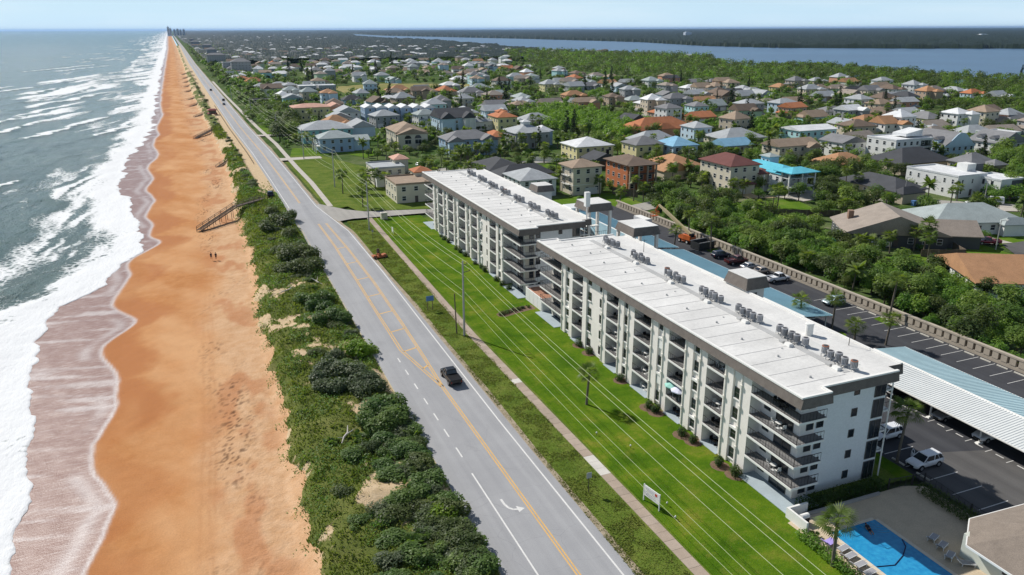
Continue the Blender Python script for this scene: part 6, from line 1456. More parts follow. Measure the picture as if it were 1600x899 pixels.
LAND = []
HB = []                                     # footprints
def rmat(name, c): return pm('roof_' + name, c, .9, .14, .35, fine=.25, hue=.12)
ROOF = {k: rmat(k, c) for k, c in dict(grey=(.23, .23, .235), dark=(.075, .078, .085), brown=(.19, .14, .105), tan=(.36, .27, .195), white=(.74, .75, .75), terra=(.50, .19, .085), lgrey=(.42, .44, .45), red=(.19, .075, .065), turq=(.12, .50, .62), blue=(.24, .46, .62), taupe=(.33, .28, .235), orange=(.46, .25, .13), pgreen=(.38, .43, .42), pink=(.62, .36, .27)).items()}
def wmat(name, c): return pm('wall_' + name, c, .9, .06, .3, fine=.06)
WALL = {k: wmat(k, c) for k, c in dict(white=(.76, .76, .73), cream=(.66, .60, .47), beige=(.55, .47, .36), yellow=(.70, .63, .34), blue=(.34, .46, .60), lblue=(.50, .64, .74), teal=(.28, .56, .56), grey=(.36, .37, .38), salmon=(.58, .30, .19), orange=(.50, .17, .07), dark=(.085, .09, .095), tan=(.42, .33, .24), aqua=(.45, .70, .72), green=(.46, .58, .42), brown=(.14, .09, .06)).items()}
M_wfr = pm('white_window_frame', (.78, .78, .76), .6, .03); M_doorm = pm('dark_door', (.10, .08, .07), .6, .1); M_gar = pm('white_garage_door', (.72, .72, .70), .6, .05)
def roof_mesh(w, d, kind, h, over=.55, ax=None):
    """roof solid over footprint w (x) by d (y), underside at z 0"""
    k = ('roof', round(w, 1), round(d, 1), kind, round(h, 2), over, ax)
    a, b = w / 2 + over, d / 2 + over; m = MB(); e = .22
    ax = ax or ('x' if w >= d else 'y')
    base = [(-a, -b), (a, -b), (a, b), (-a, b)]
    if kind == 'flat':
        m.box(-a + over - .1, a - over + .1, -b + over - .1, b - over + .1, 0, .18)
        for q in ((-a + over - .12, a - over + .12, -b + over - .12, -b + over + .15), (-a + over - .12, a - over + .12, b - over - .15, b - over + .12), (-a + over - .12, -a + over + .15, -b + over + .15, b - over - .15), (a - over - .15, a - over + .12, -b + over + .15, b - over - .15)): m.box(q[0], q[1], q[2], q[3], .18, .6)
        return m
    if kind == 'gable': r = [(-a, 0), (a, 0)] if ax == 'x' else [(0, -b), (0, b)]
    elif kind == 'pyr': r = [(0, 0), (0, 0)]
    else:
        s = min(a, b); r = [(-a + s, 0), (a - s, 0)] if ax == 'x' else [(0, -b + s), (0, b - s)]
        if r[0] == r[1]: kind = 'pyr'
    for i in range(4):
        p, q = base[i], base[(i + 1) % 4]; m.face((p[0], p[1], 0), (q[0], q[1], 0), (q[0], q[1], e), (p[0], p[1], e))
    m.face(*[(p[0], p[1], 0) for p in base[::-1]])
    z = e + h; B = [(p[0], p[1], e) for p in base]; R0, R1 = (*r[0], z), (*r[1], z)
    if kind == 'pyr':
        for i in range(4): m.face(B[i], B[(i + 1) % 4], R0)
    elif ax == 'x': m.face(B[0], B[1], R1, R0); m.face(B[1], B[2], R1); m.face(B[2], B[3], R0, R1); m.face(B[3], B[0], R0)
    else: m.face(B[1], B[2], R1, R0); m.face(B[2], B[3], R1); m.face(B[3], B[0], R0, R1); m.face(B[0], B[1], R0)
    return m
CACHE = {}
def box_part(root, name, mat, x0, x1, y0, y1, z0, z1): return MB().box(x0, x1, y0, y1, z0, z1).build(name, mat, root)
def house(label, x, y, w, d, nst, wall, roof, kind='hip', rz=0, fh=2.9, rh=None, over=.55, ax=None, group=None, near=True, wins=True, z0=-.55, name='house', foot=True, z_base=0, wn_w=1.35):
    """x, y: centre of the footprint; returns (root, eave height)"""
    root = thing(name, label, 'house', (x, y, z0), rz, group)
    if group is None and foot:
        import re
        LAND.append((re.split(r' (?:with|by|behind|beside|of|near|in|before|among|facing|far|beyond|nearer|nearest|left|right|at|on) ', label)[0], x, y))
    H = nst * fh + .45 + z_base; rh = rh if rh is not None else min(w, d) * .24
    if foot: HB.append((x - w / 2 - 1, x + w / 2 + 1, y - d / 2 - 1, y + d / 2 + 1))
    k = ('w', w, d, H, wall)
    if k not in CACHE: CACHE[k] = MB().box(-w / 2, w / 2, -d / 2, d / 2, z_base, H).mesh('wall', WALL[wall])
    new('wall', CACHE[k], root)
    k = ('r', w, d, kind, rh, roof, over, ax)
    if k not in CACHE: CACHE[k] = roof_mesh(w, d, kind, rh, over, ax).mesh('roof', ROOF[roof])
    new('roof', CACHE[k], root, (0, 0, H - .02))
    if wins:
        for f_ in range(nst):
            z = z_base + f_ * fh + 1.25
            for (L, rot, ox, oy) in ((d, 0, -w / 2 - .02, 0), (w, R(90), 0, -d / 2 - .02)) + (((d, R(180), w / 2 + .02, 0),) if near else ()):
                nw = max(1, int(L / 3.3))
                for i in range(nw):
                    u = (i + .5) / nw * L - L / 2 + rnd.uniform(-.2, .2)
                    if f_ == 0 and i == nw // 2 and rot == R(90):
                        o = new('door', door_mesh(), root, (u, oy, z_base + .45), R(90)); continue
                    p = (ox, u, z) if rot in (0, R(180)) else (u, oy, z)
                    if near: put_window(root, p[0], p[1], p[2], rot, 'hw%.2f' % wn_w, wn_w, 1.5, True, fm=M_wfr)
                    else: new('window', far_win(), root, p, rot)
    return root, H
def door_mesh():
    if 'dm' not in CACHE: CACHE['dm'] = MB().box(-.06, .04, -.5, .5, 0, 2.1).mesh('door', M_doorm)
    return CACHE['dm']
def far_win():
    if 'fw' not in CACHE:
        m = MB(); m.box(-.04, .04, -.62, .62, -.05, 1.4); m.mat(1); m.box(-.06, -.03, -.5, .5, .06, 1.28); CACHE['fw'] = m.mesh('window', [M_wfr, M_glassd])
    return CACHE['fw']
def garage(root, x, y, z, w=4.6, rot=R(90)): MB().box(-.05, .04, -w / 2, w / 2, 0, 2.2).build('garage_door', M_gar, root, (x, y, z), rot)
def wing(root, x0, x1, y0, y1, H, wall, roof, kind='hip', rh=None, over=.5, ax=None, nm='wing'):
    w, d = x1 - x0, y1 - y0; W_ = MB().box(-w / 2, w / 2, -d / 2, d / 2, 0, H).build(nm + '_wall', WALL[wall], root, ((x0 + x1) / 2, (y0 + y1) / 2, 0)); 
    roof_mesh(w, d, kind, rh if rh is not None else min(w, d) * .25, over, ax).build(nm + '_roof', ROOF[roof], root, ((x0 + x1) / 2, (y0 + y1) / 2, H - .02)); return W_
def columns(root, pts, z0, z1, mat=None, r=.2):
    for p in pts: MB().box(p[0] - r, p[0] + r, p[1] - r, p[1] + r, z0, z1).build('column', mat or M_trim, root)
def balcony(root, x0, x1, y0, y1, z):
    box_part(root, 'balcony_floor', M_trim, x0, x1, y0, y1, z - .2, z); m = MB()
    for a, b in (((x0, y0), (x1, y0)), ((x0, y0), (x0, y1)), ((x1, y0), (x1, y1))): railing(m, a, b, z, 1.0, .5)
    m.build('balcony_rail', M_rail, root)
M_lat = M_trim
# --- named houses (surveyed one by one)
r, H = house('white-roofed yellow and white house by the green lot', 152, 291, 17, 15, 2, 'yellow', 'white', 'pyr', rh=3.0)
r, H = house('low charcoal-roofed dark house beside the white-roofed one', 147.5, 271, 11, 10, 1, 'brown', 'dark', 'gable', rh=2.6, ax='y'); MB().box(3.6, 4.6, 1, 2, 3, 6.6).build('chimney', M_black, r)
r, H = house('beige three-storey tower house with tan hip roof', 118, 229.7, 10.5, 9.5, 3, 'cream', 'tan', 'hip', rh=2.0, over=.8); balcony(r, -6.2, -5.25, -2.5, 2.5, 6.3); balcony(r, -6.2, -5.25, -2.5, 2.5, 3.4); garage(r, 1.5, -4.8, .1)
box_part(r, 'string_course', M_trim, -5.32, 5.32, -4.82, 4.82, 3.3, 3.5)
r, H = house('orange three-storey house with brown hip roof', 137, 230, 10.5, 15, 3, 'orange', 'brown', 'hip', rh=2.0, over=.9); 
for z in (3.3, 6.2): box_part(r, 'gallery_floor', M_wood, -5.2, 5.2, -9.0, -7.5, z - .2, z); m_ = MB(); railing(m_, (-5.2, -8.95), (5.2, -8.95), z); m_.build('gallery_rail', M_rail, r)
columns(r, [(-5.0, -8.8), (-1.7, -8.8), (1.7, -8.8), (5.0, -8.8)], 0, 9.1, WALL['tan'], .25); box_part(r, 'gallery_roof', ROOF['brown'], -5.8, 5.8, -9.6, -7.4, 9.05, 9.3)
r, H = house('pale yellow two-storey house with grey hip roof', 173, 281, 13, 12, 2, 'yellow', 'grey', 'hip', fh=3.2)
r, H = house('white house with pale blue metal roof', 187, 277, 12, 14, 2, 'lblue', 'blue', 'hip', rh=3.0)
r, H = house('single-storey house with broad tan L-shaped roof', 168, 250, 15, 18, 1, 'beige', 'orange', 'hip', rh=3.4); wing(r, -13, -2, -14, -3, 3.2, 'beige', 'orange', 'gable', 3.0, ax='y')
r, H = house('beige three-storey house with dark red hip roof', 167.5, 215.5, 11.5, 17, 3, 'cream', 'red', 'hip', rh=2.8, over=.7); wing(r, 5.7, 11.5, -9.5, -2, 6.0, 'cream', 'red', 'hip', 1.3, nm='porch'); columns(r, [(6.3, -10.6), (8.8, -10.6), (11.2, -10.6)], 0, 6.0); balcony(r, 5.8, 11.4, -10.7, -9.5, 3.2); garage(r, 8.6, -9.6, .1, 4.8); wing(r, -1, 2.5, -11, -8.5, 3.2, 'cream', 'red', 'hip', .9, nm='entry'); box_part(r, 'yard_wall', M_trim, -6, -1.2, -10.8, -10.6, 0, 2.0)
r, H = house('white house on tall columns with turquoise metal roof', 182, 212, 11, 24, 2, 'white', 'turq', 'hip', fh=3.1, rh=1.9, over=.3)
for z in (3.0, 5.9): balcony(r, -5.4, 5.4, -16, -12, z)
columns(r, [(-5.3, -15.9), (0, -15.9), (5.3, -15.9), (-5.3, -12.3), (5.3, -12.3)], 0, 8.0); roof_mesh(11, 8, 'hip', 1.3, .5).build('porch_roof', ROOF['turq'], r, (0, -13.0, 7.6)); wing(r, 1.2, 5.2, 2, 6.5, 9.9, 'lblue', 'pgreen', 'hip', 1.0, nm='cupola')
for yy in (3, 5): put_window(r, 1.17, yy, 8.2, 0, 'cup', .9, .9, False, fm=M_wfr)
r, H = house('long low house with bright blue metal roof', 217, 279, 14, 11, 1, 'grey', 'blue', 'gable', ax='x', rh=2.6, z_base=.8)
r, H = house('grey hip-roofed house behind the bright blue roof', 238, 304, 23, 17, 1, 'cream', 'lgrey', 'hip', rh=4.0)
r, H = house('beige twin-gabled house with tan roof', 230, 257, 20, 11, 2, 'cream', 'tan', 'gable', ax='x', rh=2.4); wing(r, 3, 9, -8, -5, 5.6, 'cream', 'tan', 'gable', 1.8, ax='y'); columns(r, [(-9, -6.6), (-5, -6.6), (-1, -6.6), (2.5, -6.6)], 0, 3.2)
r, H = house('large house with bright orange tiled hip roofs', 224, 350, 34, 18, 1, 'salmon', 'terra', 'hip', rh=5.2, over=.9); wing(r, -23, -14, -12, 2, 3.6, 'salmon', 'terra', 'hip', 3.2); wing(r, -6, 3, -12, -6, 3.8, 'salmon', 'terra', 'hip', 2.6); house_x = None
r, H = house('grey-roofed house in front of the orange tiled one', 197, 312, 20, 13, 1, 'lblue', 'lgrey', 'hip', rh=3.8)
r, H = house('white two-storey house with small grey roof', 257.5, 256, 13, 13, 2, 'white', 'grey', 'gable', ax='y', rh=2.4); wing(r, 6.5, 15, -5, 4, 3.4, 'white', 'grey', 'hip', 2)
r, H = house('white cube-shaped house with flat roof', 270, 238, 20, 15, 3, 'white', 'white', 'flat', fh=2.9); MB().hexa([(0, -3, 9.9), (9, -3, 9.9), (9, 4, 9.9), (0, 4, 9.9), (0, -3, 11.0), (9, -3, 12.6), (9, 4, 12.6), (0, 4, 11.0)]).build('roof_cabin', ROOF['white'], r)
for z in (3.2, 6.1): put_window(r, 6.5, -7.55, z + .3, R(90), 'cube', 5.5, 2.3, 'v'); balcony(r, 3, 10, -9, -7.5, z)
r, H = house('light blue house with curved gable and steep grey roof', 292, 236, 17, 18, 2, 'lblue', 'grey', 'gable', ax='y', rh=5.0, over=.2); MB().prism([(-8.8, -.2), (8.8, -.2), (8.8, .1), (-8.8, .1)], 5.5, 6.6).build('gable_shoulder', WALL['lblue'], r, (0, -9.0, 0)); g_ = MB(); g_.loft([[(-x, -.25, z), (x, -.25, z), (x, .1, z), (-x, .1, z)] for x, z in ((8.8, 6.0), (7.2, 6.8), (4.6, 9.0), (2.6, 10.6), (1.2, 11.3))]); g_.build('curved_gable', WALL['lblue'], r, (0, -9.05, 0))
for yy in (-4, 2): wing(r, -8.2, -4.5, yy - 1.2, yy + 1.2, 8.4, 'lblue', 'grey', 'gable', 1.0, .3, 'x', nm='dormer')
r, H = house('white house with grey gable roof and two dormers', 318, 230, 17, 14, 2, 'white', 'grey', 'gable', ax='y', rh=4.2); 
for yy in (-3, 3): wing(r, -7.5, -4.2, yy - 1.2, yy + 1.2, 8.0, 'white', 'grey', 'gable', 1.0, .3, 'x', nm='dormer')
r, H = house('pale green house at the far right behind the white house', 345, 250, 14, 12, 2, 'green', 'white', 'flat')
r, H = house('long house with charcoal hip roof and beige walls', 254, 218, 25, 16, 1, 'beige', 'dark', 'hip', fh=3.6, rh=4.6, over=.9)
M_modb = pm('charcoal_panel', (.10, .105, .115), .7, .08, .5)
r, H = house('white modern two-storey house with flat roofs', 231, 183, 13, 20, 2, 'white', 'white', 'flat', fh=3.2, rh=0, wn_w=.8); wing(r, 4, 14, -17, -6, 6.0, 'white', 'white', 'flat', nm='front'); box_part(r, 'dark_panel', M_modb, 9.0, 14.06, -17.08, -16.9, 2.8, 6.0); MB().box(4.6, 8.6, -4, 0, 6.9, 9.4).build('roof_cabin', WALL['white'], r); MB().box(8.65, 12, -4, 0, 6.4, 9.2).build('dark_roof_cabin', M_modb, r); box_part(r, 'garage_opening', M_doorm, 6.2, 12.6, -17.09, -16.95, .1, 2.6)
for zz in (1.0, 4.2):
    for yy in (-14, -11, -8): put_window(r, 3.97, yy, zz, 0, 'mod', .8, 1.6, False)
r, H = house('house with broad orange-brown hip roof among oaks', 230, 228, 17, 13, 1, 'beige', 'orange', 'hip', rh=3.4, over=.9)
r, H = house('long low charcoal-roofed house with white garage door', 208, 188, 13, 24, 1, 'beige', 'dark', 'hip', rh=3.0, over=.8); garage(r, 2.5, -12.1, .1, 5); wing(r, -6.5, 2, -15, -11, 3.1, 'beige', 'dark', 'hip', 1.8)
# taupe-roofed dark house with a broad gable facing the lot
r, H = house('dark-walled house with broad taupe gable roof', 163, 143, 24, 16, 1, 'dark', 'taupe', 'gable', ax='y', rh=4.6, fh=3.0, over=.6, rz=R(-32)); wing(r, 6, 20, -6.5, 5, 3.2, 'dark', 'taupe', 'gable', 2.8, ax='x'); MB().box(-9.5, -8.2, 2, 3.6, 3, 7.0).build('chimney', pm('brick_chimney', (.26, .17, .12), .9, .2, 2.0), r); box_part(r, 'lower_trim', M_trim, -6, -1, -8.2, -8.02, .4, 1.6)
g_ = MB(); g_.face((-12.0, -8.0, 3.4), (12.0, -8.0, 3.4), (0, -8.0, 7.95)); g_.face((-12, 8.0, 3.4), (0, 8.0, 7.95), (12, 8.0, 3.4)); g_.build('gable_wall', WALL['dark'], r)
r, H = house('single-storey white house with pale grey-green hip roof', 192, 144.5, 25, 15, 1, 'white', 'pgreen', 'hip', rh=3.6, over=.8, rz=R(-18)); box_part(r, 'garage_opening', M_doorm, -5.5, -.3, -7.6, -7.45, .1, 2.5); wing(r, 5, 12, -10, -7, 3.1, 'white', 'pgreen', 'hip', 1.6)
r, H = house('house with orange-brown roof at the right edge', 159, 104, 26, 19, 1, 'white', 'orange', 'gable', ax='x', rh=3.4, over=.7, rz=R(-28)); MB().box(5, 5.5, 2, 2.5, 4, 6.6).build('roof_vent', M_black, r)
r, H = house('grey-blue two-storey house with hip roof near the coast road', 57.5, 357, 15, 12, 2, 'blue', 'pgreen', 'hip', rh=2.8); wing(r, 7.5, 15, -4, 6, 4.6, 'lblue', 'pgreen', 'gable', 1.8, ax='x'); balcony(r, -9.5, -7.5, -5.5, 5.5, 3.2); columns(r, [(-9.3, -5.2), (-9.3, 0), (-9.3, 5.2)], 0, 6.2)
r, H = house('teal-walled house with wide pale roofs', 59, 394, 24, 18, 2, 'teal', 'lgrey', 'hip', rh=3.4, over=.8); wing(r, 12, 24, -6, 9, 6.2, 'lblue', 'lgrey', 'gable', 3, ax='y')
r, H = house('cream house with two arched upper windows', 92, 362, 14, 21, 2, 'cream', 'tan', 'hip', fh=3.4, rh=3.4); wing(r, -7, 7, -13, -9, 6.6, 'cream', 'tan', 'gable', 2.4, ax='y')
for xx in (-2.4, 2.4):
    MB().loft([[(xx - 1.6 * math.cos(t), -13.08, 4.6 + 1.6 * math.sin(t)), (xx + 1.6 * math.cos(t), -13.08, 4.6 + 1.6 * math.sin(t)), (xx + 1.6 * math.cos(t), -12.9, 4.6 + 1.6 * math.sin(t)), (xx - 1.6 * math.cos(t), -12.9, 4.6 + 1.6 * math.sin(t))] for t in (0, .5, .9, 1.25)]).build('arched_window', M_glassd, r)
    put_window(r, xx, -13.05, 2.2, R(90), 'arch', 3.0, 2.0, 'v', fm=M_wfr)
r, H = house('light blue two-storey house with grey gables behind the palms', 111, 328, 22, 13, 2, 'blue', 'grey', 'hip', fh=3.1, rh=3.2); wing(r, -11, -4, -9, -5, 6.2, 'lblue', 'grey', 'gable', 2.0, ax='y'); wing(r, 4, 11, -10, -5, 6.4, 'blue', 'grey', 'gable', 2.2, ax='y'); balcony(r, -10.5, -4, -10.4, -9, 3.2)
r, H = house('tall pale blue gabled house with dark roof', 129, 405, 19, 17, 2, 'lblue', 'dark', 'gable', ax='x', fh=3.6, rh=4.4); wing(r, -9, -2, -11, -6, 7.6, 'lblue', 'dark', 'gable', 3.0, ax='y'); wing(r, 3, 9.5, -11, -6, 7.6, 'white', 'dark', 'gable', 3.0, ax='y'); columns(r, [(3.4, -12), (6.2, -12), (9, -12)], 0, 7.4); wing(r, 10, 22, -5, 6, 4.5, 'white', 'lgrey', 'hip', 3)
r, H = house('small terracotta-roofed house behind the light blue house', 133, 350, 9, 13, 1, 'cream', 'terra', 'hip', fh=3.4, rh=2.2)
r, H = house('grey-brown house with white lookout cupola', 143, 336, 17, 17, 2, 'grey', 'lgrey', 'hip', fh=3.3, rh=3.2); wing(r, -1.7, 1.7, -1, 2.4, 11.2, 'white', 'white', 'hip', .9, nm='cupola'); wing(r, 6, 13, -2, 7, 6.6, 'blue', 'white', 'hip', 2.2); balcony(r, -10.5, -8.5, -8, 2, 3.4); columns(r, [(-10.3, -7.8), (-10.3, -3), (-10.3, 1.8)], 0, 3.3)
r, H = house('white Spanish-style flat-roofed building nearest the road', 61, 272, 11, 13, 2, 'cream', 'lgrey', 'flat', fh=2.9); wing(r, 4, 9, 2, 9, 7.6, 'cream', 'pink', 'hip', 1.4, nm='tower'); wing(r, -5.5, 3, -10, -6, 3.6, 'white', 'lgrey', 'flat', nm='porch')
r, H = house('cream Spanish-style flat-roofed building beside the far block', 62, 241, 13, 15, 2, 'cream', 'tan', 'flat', fh=2.9); wing(r, 3, 8.5, 5, 11, 7.6, 'cream', 'terra', 'hip', 1.4, nm='tower'); 
for zz, kk in ((3.0, 'rail'), (.3, 'rail')):
    for q in range(3): MB().bar((6.6 + q * 1.4, -4 - q * 1.4, zz + q * .8), (9.4 + q * 1.2, -5.4 - q * 1.2, zz + q * .5), .12, .1).build('stair_rail', pm('ochre_stair_rail', (.5, .36, .14), .7), r)
r, H = house('first charcoal hip-roofed house behind the far block', 103, 268, 15, 20, 1, 'tan', 'dark', 'hip', fh=3.3, rh=3.2)
r, H = house('second charcoal hip-roofed house with white neighbour', 106, 252, 20, 10, 1, 'beige', 'dark', 'hip', fh=3.3, rh=3.0)
r, H = house('white two-storey house with beige-grey hip roof beside the far block', 101.5, 235, 12.5, 15, 2, 'white', 'lgrey', 'hip', fh=2.6, rh=2.6); garage(r, 2, -7.6, .1)
r, H = house('yellow two-storey house with red tiled roof', 156, 399, 11, 15, 2, 'yellow', 'terra', 'hip', fh=3.4, rh=2.6); wing(r, -2, 3, 1, 6, 9.4, 'yellow', 'terra', 'hip', 1.3, nm='tower')
r, H = house('four-storey grey apartment block far up the road', 58, 1095, 34, 18, 4, 'grey', 'lgrey', 'flat', fh=3.0, near=False, name='apartment_block', wn_w=1.2)
r, H = house('gabled brown-grey house beyond the green lot', 62, 690, 16, 14, 2, 'grey', 'brown', 'gable', ax='x', rh=3.4, near=False); wing(r, -7, -1, -10, -6, 6, 'white', 'brown', 'gable', 2.5, ax='y')
r, H = house('low black flat-roofed building beside the road', 48, 612, 20, 12, 1, 'dark', 'dark', 'flat', near=False)
r, H = house('teal gabled beach house', 66, 583, 13, 12, 2, 'teal', 'lgrey', 'gable', ax='y', rh=2.6, near=False)
for i, x in enumerate((90, 106)): house(['white-roofed boxy house left of a pair', 'white-roofed boxy house right of a pair'][i], x, 683, 14, 16, 2, 'grey', 'white', 'flat', fh=3.6, near=False)
r, H = house('yellow building with salmon roof facing the road', 66, 494, 22, 16, 2, 'yellow', 'pink', 'hip', fh=3.6, rh=1.8, near=False); wing(r, 11, 19, -8, 6, 7.4, 'salmon', 'pink', 'gable', 2, ax='y')
r, H = house('white gabled house behind the salmon building', 84, 470, 13, 15, 2, 'white', 'lgrey', 'gable', ax='y', rh=3, near=False); house('grey-gabled white house nearer the teal house', 74, 440, 12, 12, 2, 'white', 'lgrey', 'gable', ax='y', rh=2.8, near=False)
for i in range(6):
    r, H = house('blue townhouse with white roof, %s of the row' % ['first', 'second', 'third', 'fourth', 'fifth', 'sixth'][i], 96 + i * 6.6, 466 - i * 2.6, 6.4, 13, 3, 'blue', 'white', 'gable', ax='y', fh=2.7, rh=1.6, over=.25, near=False, group='row of blue townhouses')
gz = thing('gazebo', 'dark pyramid-roofed gazebo in the back yard', 'gazebo', (140.5, 128.5, -.5)); columns(gz, [(-2, -2), (2, -2), (2, 2), (-2, 2)], 0, 2.5, M_wood, .12); roof_mesh(4.4, 4.4, 'pyr', 1.2, .4).build('roof', ROOF['dark'], gz, (0, 0, 2.45))
aq = house('aqua two-storey house with white roof by the green lot', 271, 292, 22, 14, 2, 'aqua', 'white', 'gable', ax='x', fh=3.2, rh=1.6)
# board fences
def fence(label, pts, h=1.8, mat=None, step=1.9):
    t = thing('board_fence', label, 'fence', (0, 0, -.5))
    for a, b in zip(pts[:-1], pts[1:]):
        L = math.hypot(b[0] - a[0], b[1] - a[1]); n_ = max(1, int(L / step))
        for i in range(n_):
            u, v = i / n_, (i + .97) / n_; p, q = (a[0] + (b[0] - a[0]) * u, a[1] + (b[1] - a[1]) * u), (a[0] + (b[0] - a[0]) * v, a[1] + (b[1] - a[1]) * v)
            MB().bar((p[0], p[1], h / 2), (q[0], q[1], h / 2), .08, h).build('fence_panel', mat or M_wood, t)
fence('dark board fence along the back of the thicket', [(152, 182), (158, 175), (172, 168)]); fence('white fence beside the light blue house', [(126, 352), (152, 350)], 1.8, M_trim); fence('white fence before the white-roofed yellow house', [(128, 296), (146, 279), (166, 282)], 1.8, M_trim); fence('tall brown fence beside the taupe house', [(158, 128), (168, 124), (171, 130)]); fence('brown fence beside the orange house', [(126, 222), (131, 214)], 2.4)
car('suv', 'white SUV parked before the white modern house', P_white, (221, 163.5, -.38), R(150)); car('van', 'white van beside the white SUV', P_white, (227.5, 162, -.38), R(140)); car('pickup', 'ruby red pickup on the turning circle', P_ruby, (183, 129.5, -.38), R(150)); car('sedan', 'dark car in the drive of the grey-blue house', P_dk, (70, 343, -.4), R(90)); car('suv', 'white car by the cream arched house', P_white, (82, 300, -.4), R(20)); car('sedan', 'white car at the right edge street', P_white, (262, 160, -.38), R(150))
tb = thing('trash_bin', 'blue wheeled bin at the kerb', 'bin', (203, 170, -.4)); MB().taper(-.5, .5, -.5, .5, 0, 1.4, -.08).build('body', M_blue, tb); MB().box(-.62, .62, -.62, .62, 1.4, 1.55).build('lid', M_blue, tb)
for i, (px, py, tpy) in enumerate(((1556, 388, 350), (1412, 312, 275), (1537, 318, 270), (1075, 262, 225))):
    x, y = G(px, py); t = thing('street_lamp', ['street lamp beside the ruby pickup', 'street pole before the white modern house', 'street pole at the edge of the thicket', 'street pole behind the tan L-shaped roof'][i], 'street lamp', (x, y, -.4)); MB().tube([(0, 0, 0), (0, 0, 7.5)], [.14, .09], 8).build('shaft', M_pole, t); MB().bar((0, 0, 7.4), (1.2, -.6, 7.6), .1).build('arm', M_pole, t); MB().box(.9, 1.5, -.9, -.5, 7.5, 7.65).build('lamp_head', M_trim, t)

# --- dense green blocks
ZONES = dict(
 wall=GP([(1005, 322), (1045, 340), (1110, 372), (1210, 408), (1330, 447), (1460, 512), (1600, 585), (1600, 470), (1520, 440), (1470, 425), (1340, 408), (1300, 372), (1230, 345), (1150, 322), (1085, 305), (1030, 298)]),
 mid=GP([(825, 186), (855, 168), (935, 176), (1000, 205), (965, 225), (945, 212), (905, 206), (862, 205)]),
 right=GP([(1532, 262), (1560, 248), (1610, 235), (1620, 325), (1575, 325), (1545, 312)]),
 oak=GP([(1265, 285), (1285, 262), (1330, 255), (1372, 262), (1380, 285), (1395, 318), (1330, 332), (1290, 318)]),
 road=GP([(378, 178), (400, 166), (440, 166), (472, 190), (480, 222), (440, 224), (410, 206)]),
 lagoon=GP([(790, 82), (875, 84), (1010, 88), (1110, 93), (1140, 104), (1220, 108), (1250, 132), (1180, 140), (1090, 128), (960, 124), (860, 112), (800, 98)]),
 shore=GP([(1180, 106), (1260, 104), (1350, 110), (1470, 120), (1600, 128), (1620, 160), (1520, 148), (1400, 136), (1290, 128), (1210, 122)]),
 rbank=GP([(1430, 165), (1560, 158), (1620, 165), (1620, 185), (1520, 185)]),
 right2=GP([(1100, 188), (1160, 188), (1250, 195), (1290, 210), (1210, 215), (1110, 205)]))
BARE = [[(28, 212), (70, 212), (70, 233), (28, 246)], lawn_poly, OPEN, [(33, 228), (70, 220), (70, 262), (62, 345), (33, 345)], [(60, 40), (118.5, 40), (118.5, 208), (60, 208)], GP([(1470, 400), (1600, 375), (1600, 440)])]
def free(x, y, m=0.0):
    for a, b, c, d in HB:
        if a - m < x < b + m and c - m < y < d + m: return False
    for P in STREETS:
        if inpoly(x, y, P): return False
    for P in BARE:
        if inpoly(x, y, P): return False
    for o in bpy.data.objects:
        pass
    return x < LAGN_X(y) - 5
# ================================================================ ordinary houses and trees filling the neighbourhood
YARDS = [[(o.matrix_world @ v.co)[:2] for v in o.data.vertices] for o in bpy.data.objects if o.name.startswith(('yard_lawn', 'driveway', 'yard_pool'))]
def in_zone(x, y):
    for k, P in ZONES.items():
        if inpoly(x, y, P): return k
    return None
def in_view(x, y, m=60):
    px, py = PX(x, y); return -m < px < 1600 + m and py < 940
gw = ['white', 'cream', 'beige', 'white', 'grey', 'lblue', 'yellow', 'tan', 'aqua', 'white', 'green', 'cream', 'grey', 'beige', 'tan', 'salmon']; grf = ['grey', 'grey', 'lgrey', 'lgrey', 'brown', 'tan', 'taupe', 'dark', 'white', 'brown', 'pgreen', 'lgrey', 'lgrey', 'taupe', 'grey', 'lgrey', 'taupe', 'white', 'lgrey', 'orange', 'grey', 'pgreen', 'tan', 'white', 'terra', 'lgrey']
CN = dict(white='white', cream='cream', beige='beige', grey='grey', lblue='pale blue', yellow='yellow', tan='tan', aqua='aqua', green='pale green', salmon='salmon', lgrey='light grey', brown='brown', taupe='taupe', dark='charcoal', orange='orange-brown', pgreen='grey-green', terra='terracotta')
cand = []
yy = 300.0; row = 0
while yy < 2300:
    xx = 66.0 + (row % 2) * 9
    if yy > 700: xx = max(40.0, float(road_c(yy)) + 40)
    while xx < 1.6 * yy + 60 and xx < 900:
        x, y = xx + rnd.uniform(-4, 4), yy + rnd.uniform(-3.5, 3.5)
        pr = .68 if yy < 520 else (.48 if yy < 800 else .26)
        if in_view(x, y, 20) and not (y < 405 and x < 212) and rnd.random() < pr and not in_zone(x, y) and all(not (a - 10 < x < b + 10 and c - 9 < y < d + 9) for a, b, c, d in HB) and x < LAGN_X(y) - 45 and not any(inpoly(x, y, P) for P in BARE): cand.append((x, y))
        xx += 22.5
    row += 1; yy += 25.5 if row % 2 else 31.0
for (px, py) in ((1180, 165), (1215, 172), (1250, 165), (1280, 180), (1330, 172), (1380, 170), (1430, 160), (1475, 172), (1555, 185), (1590, 195)): pass
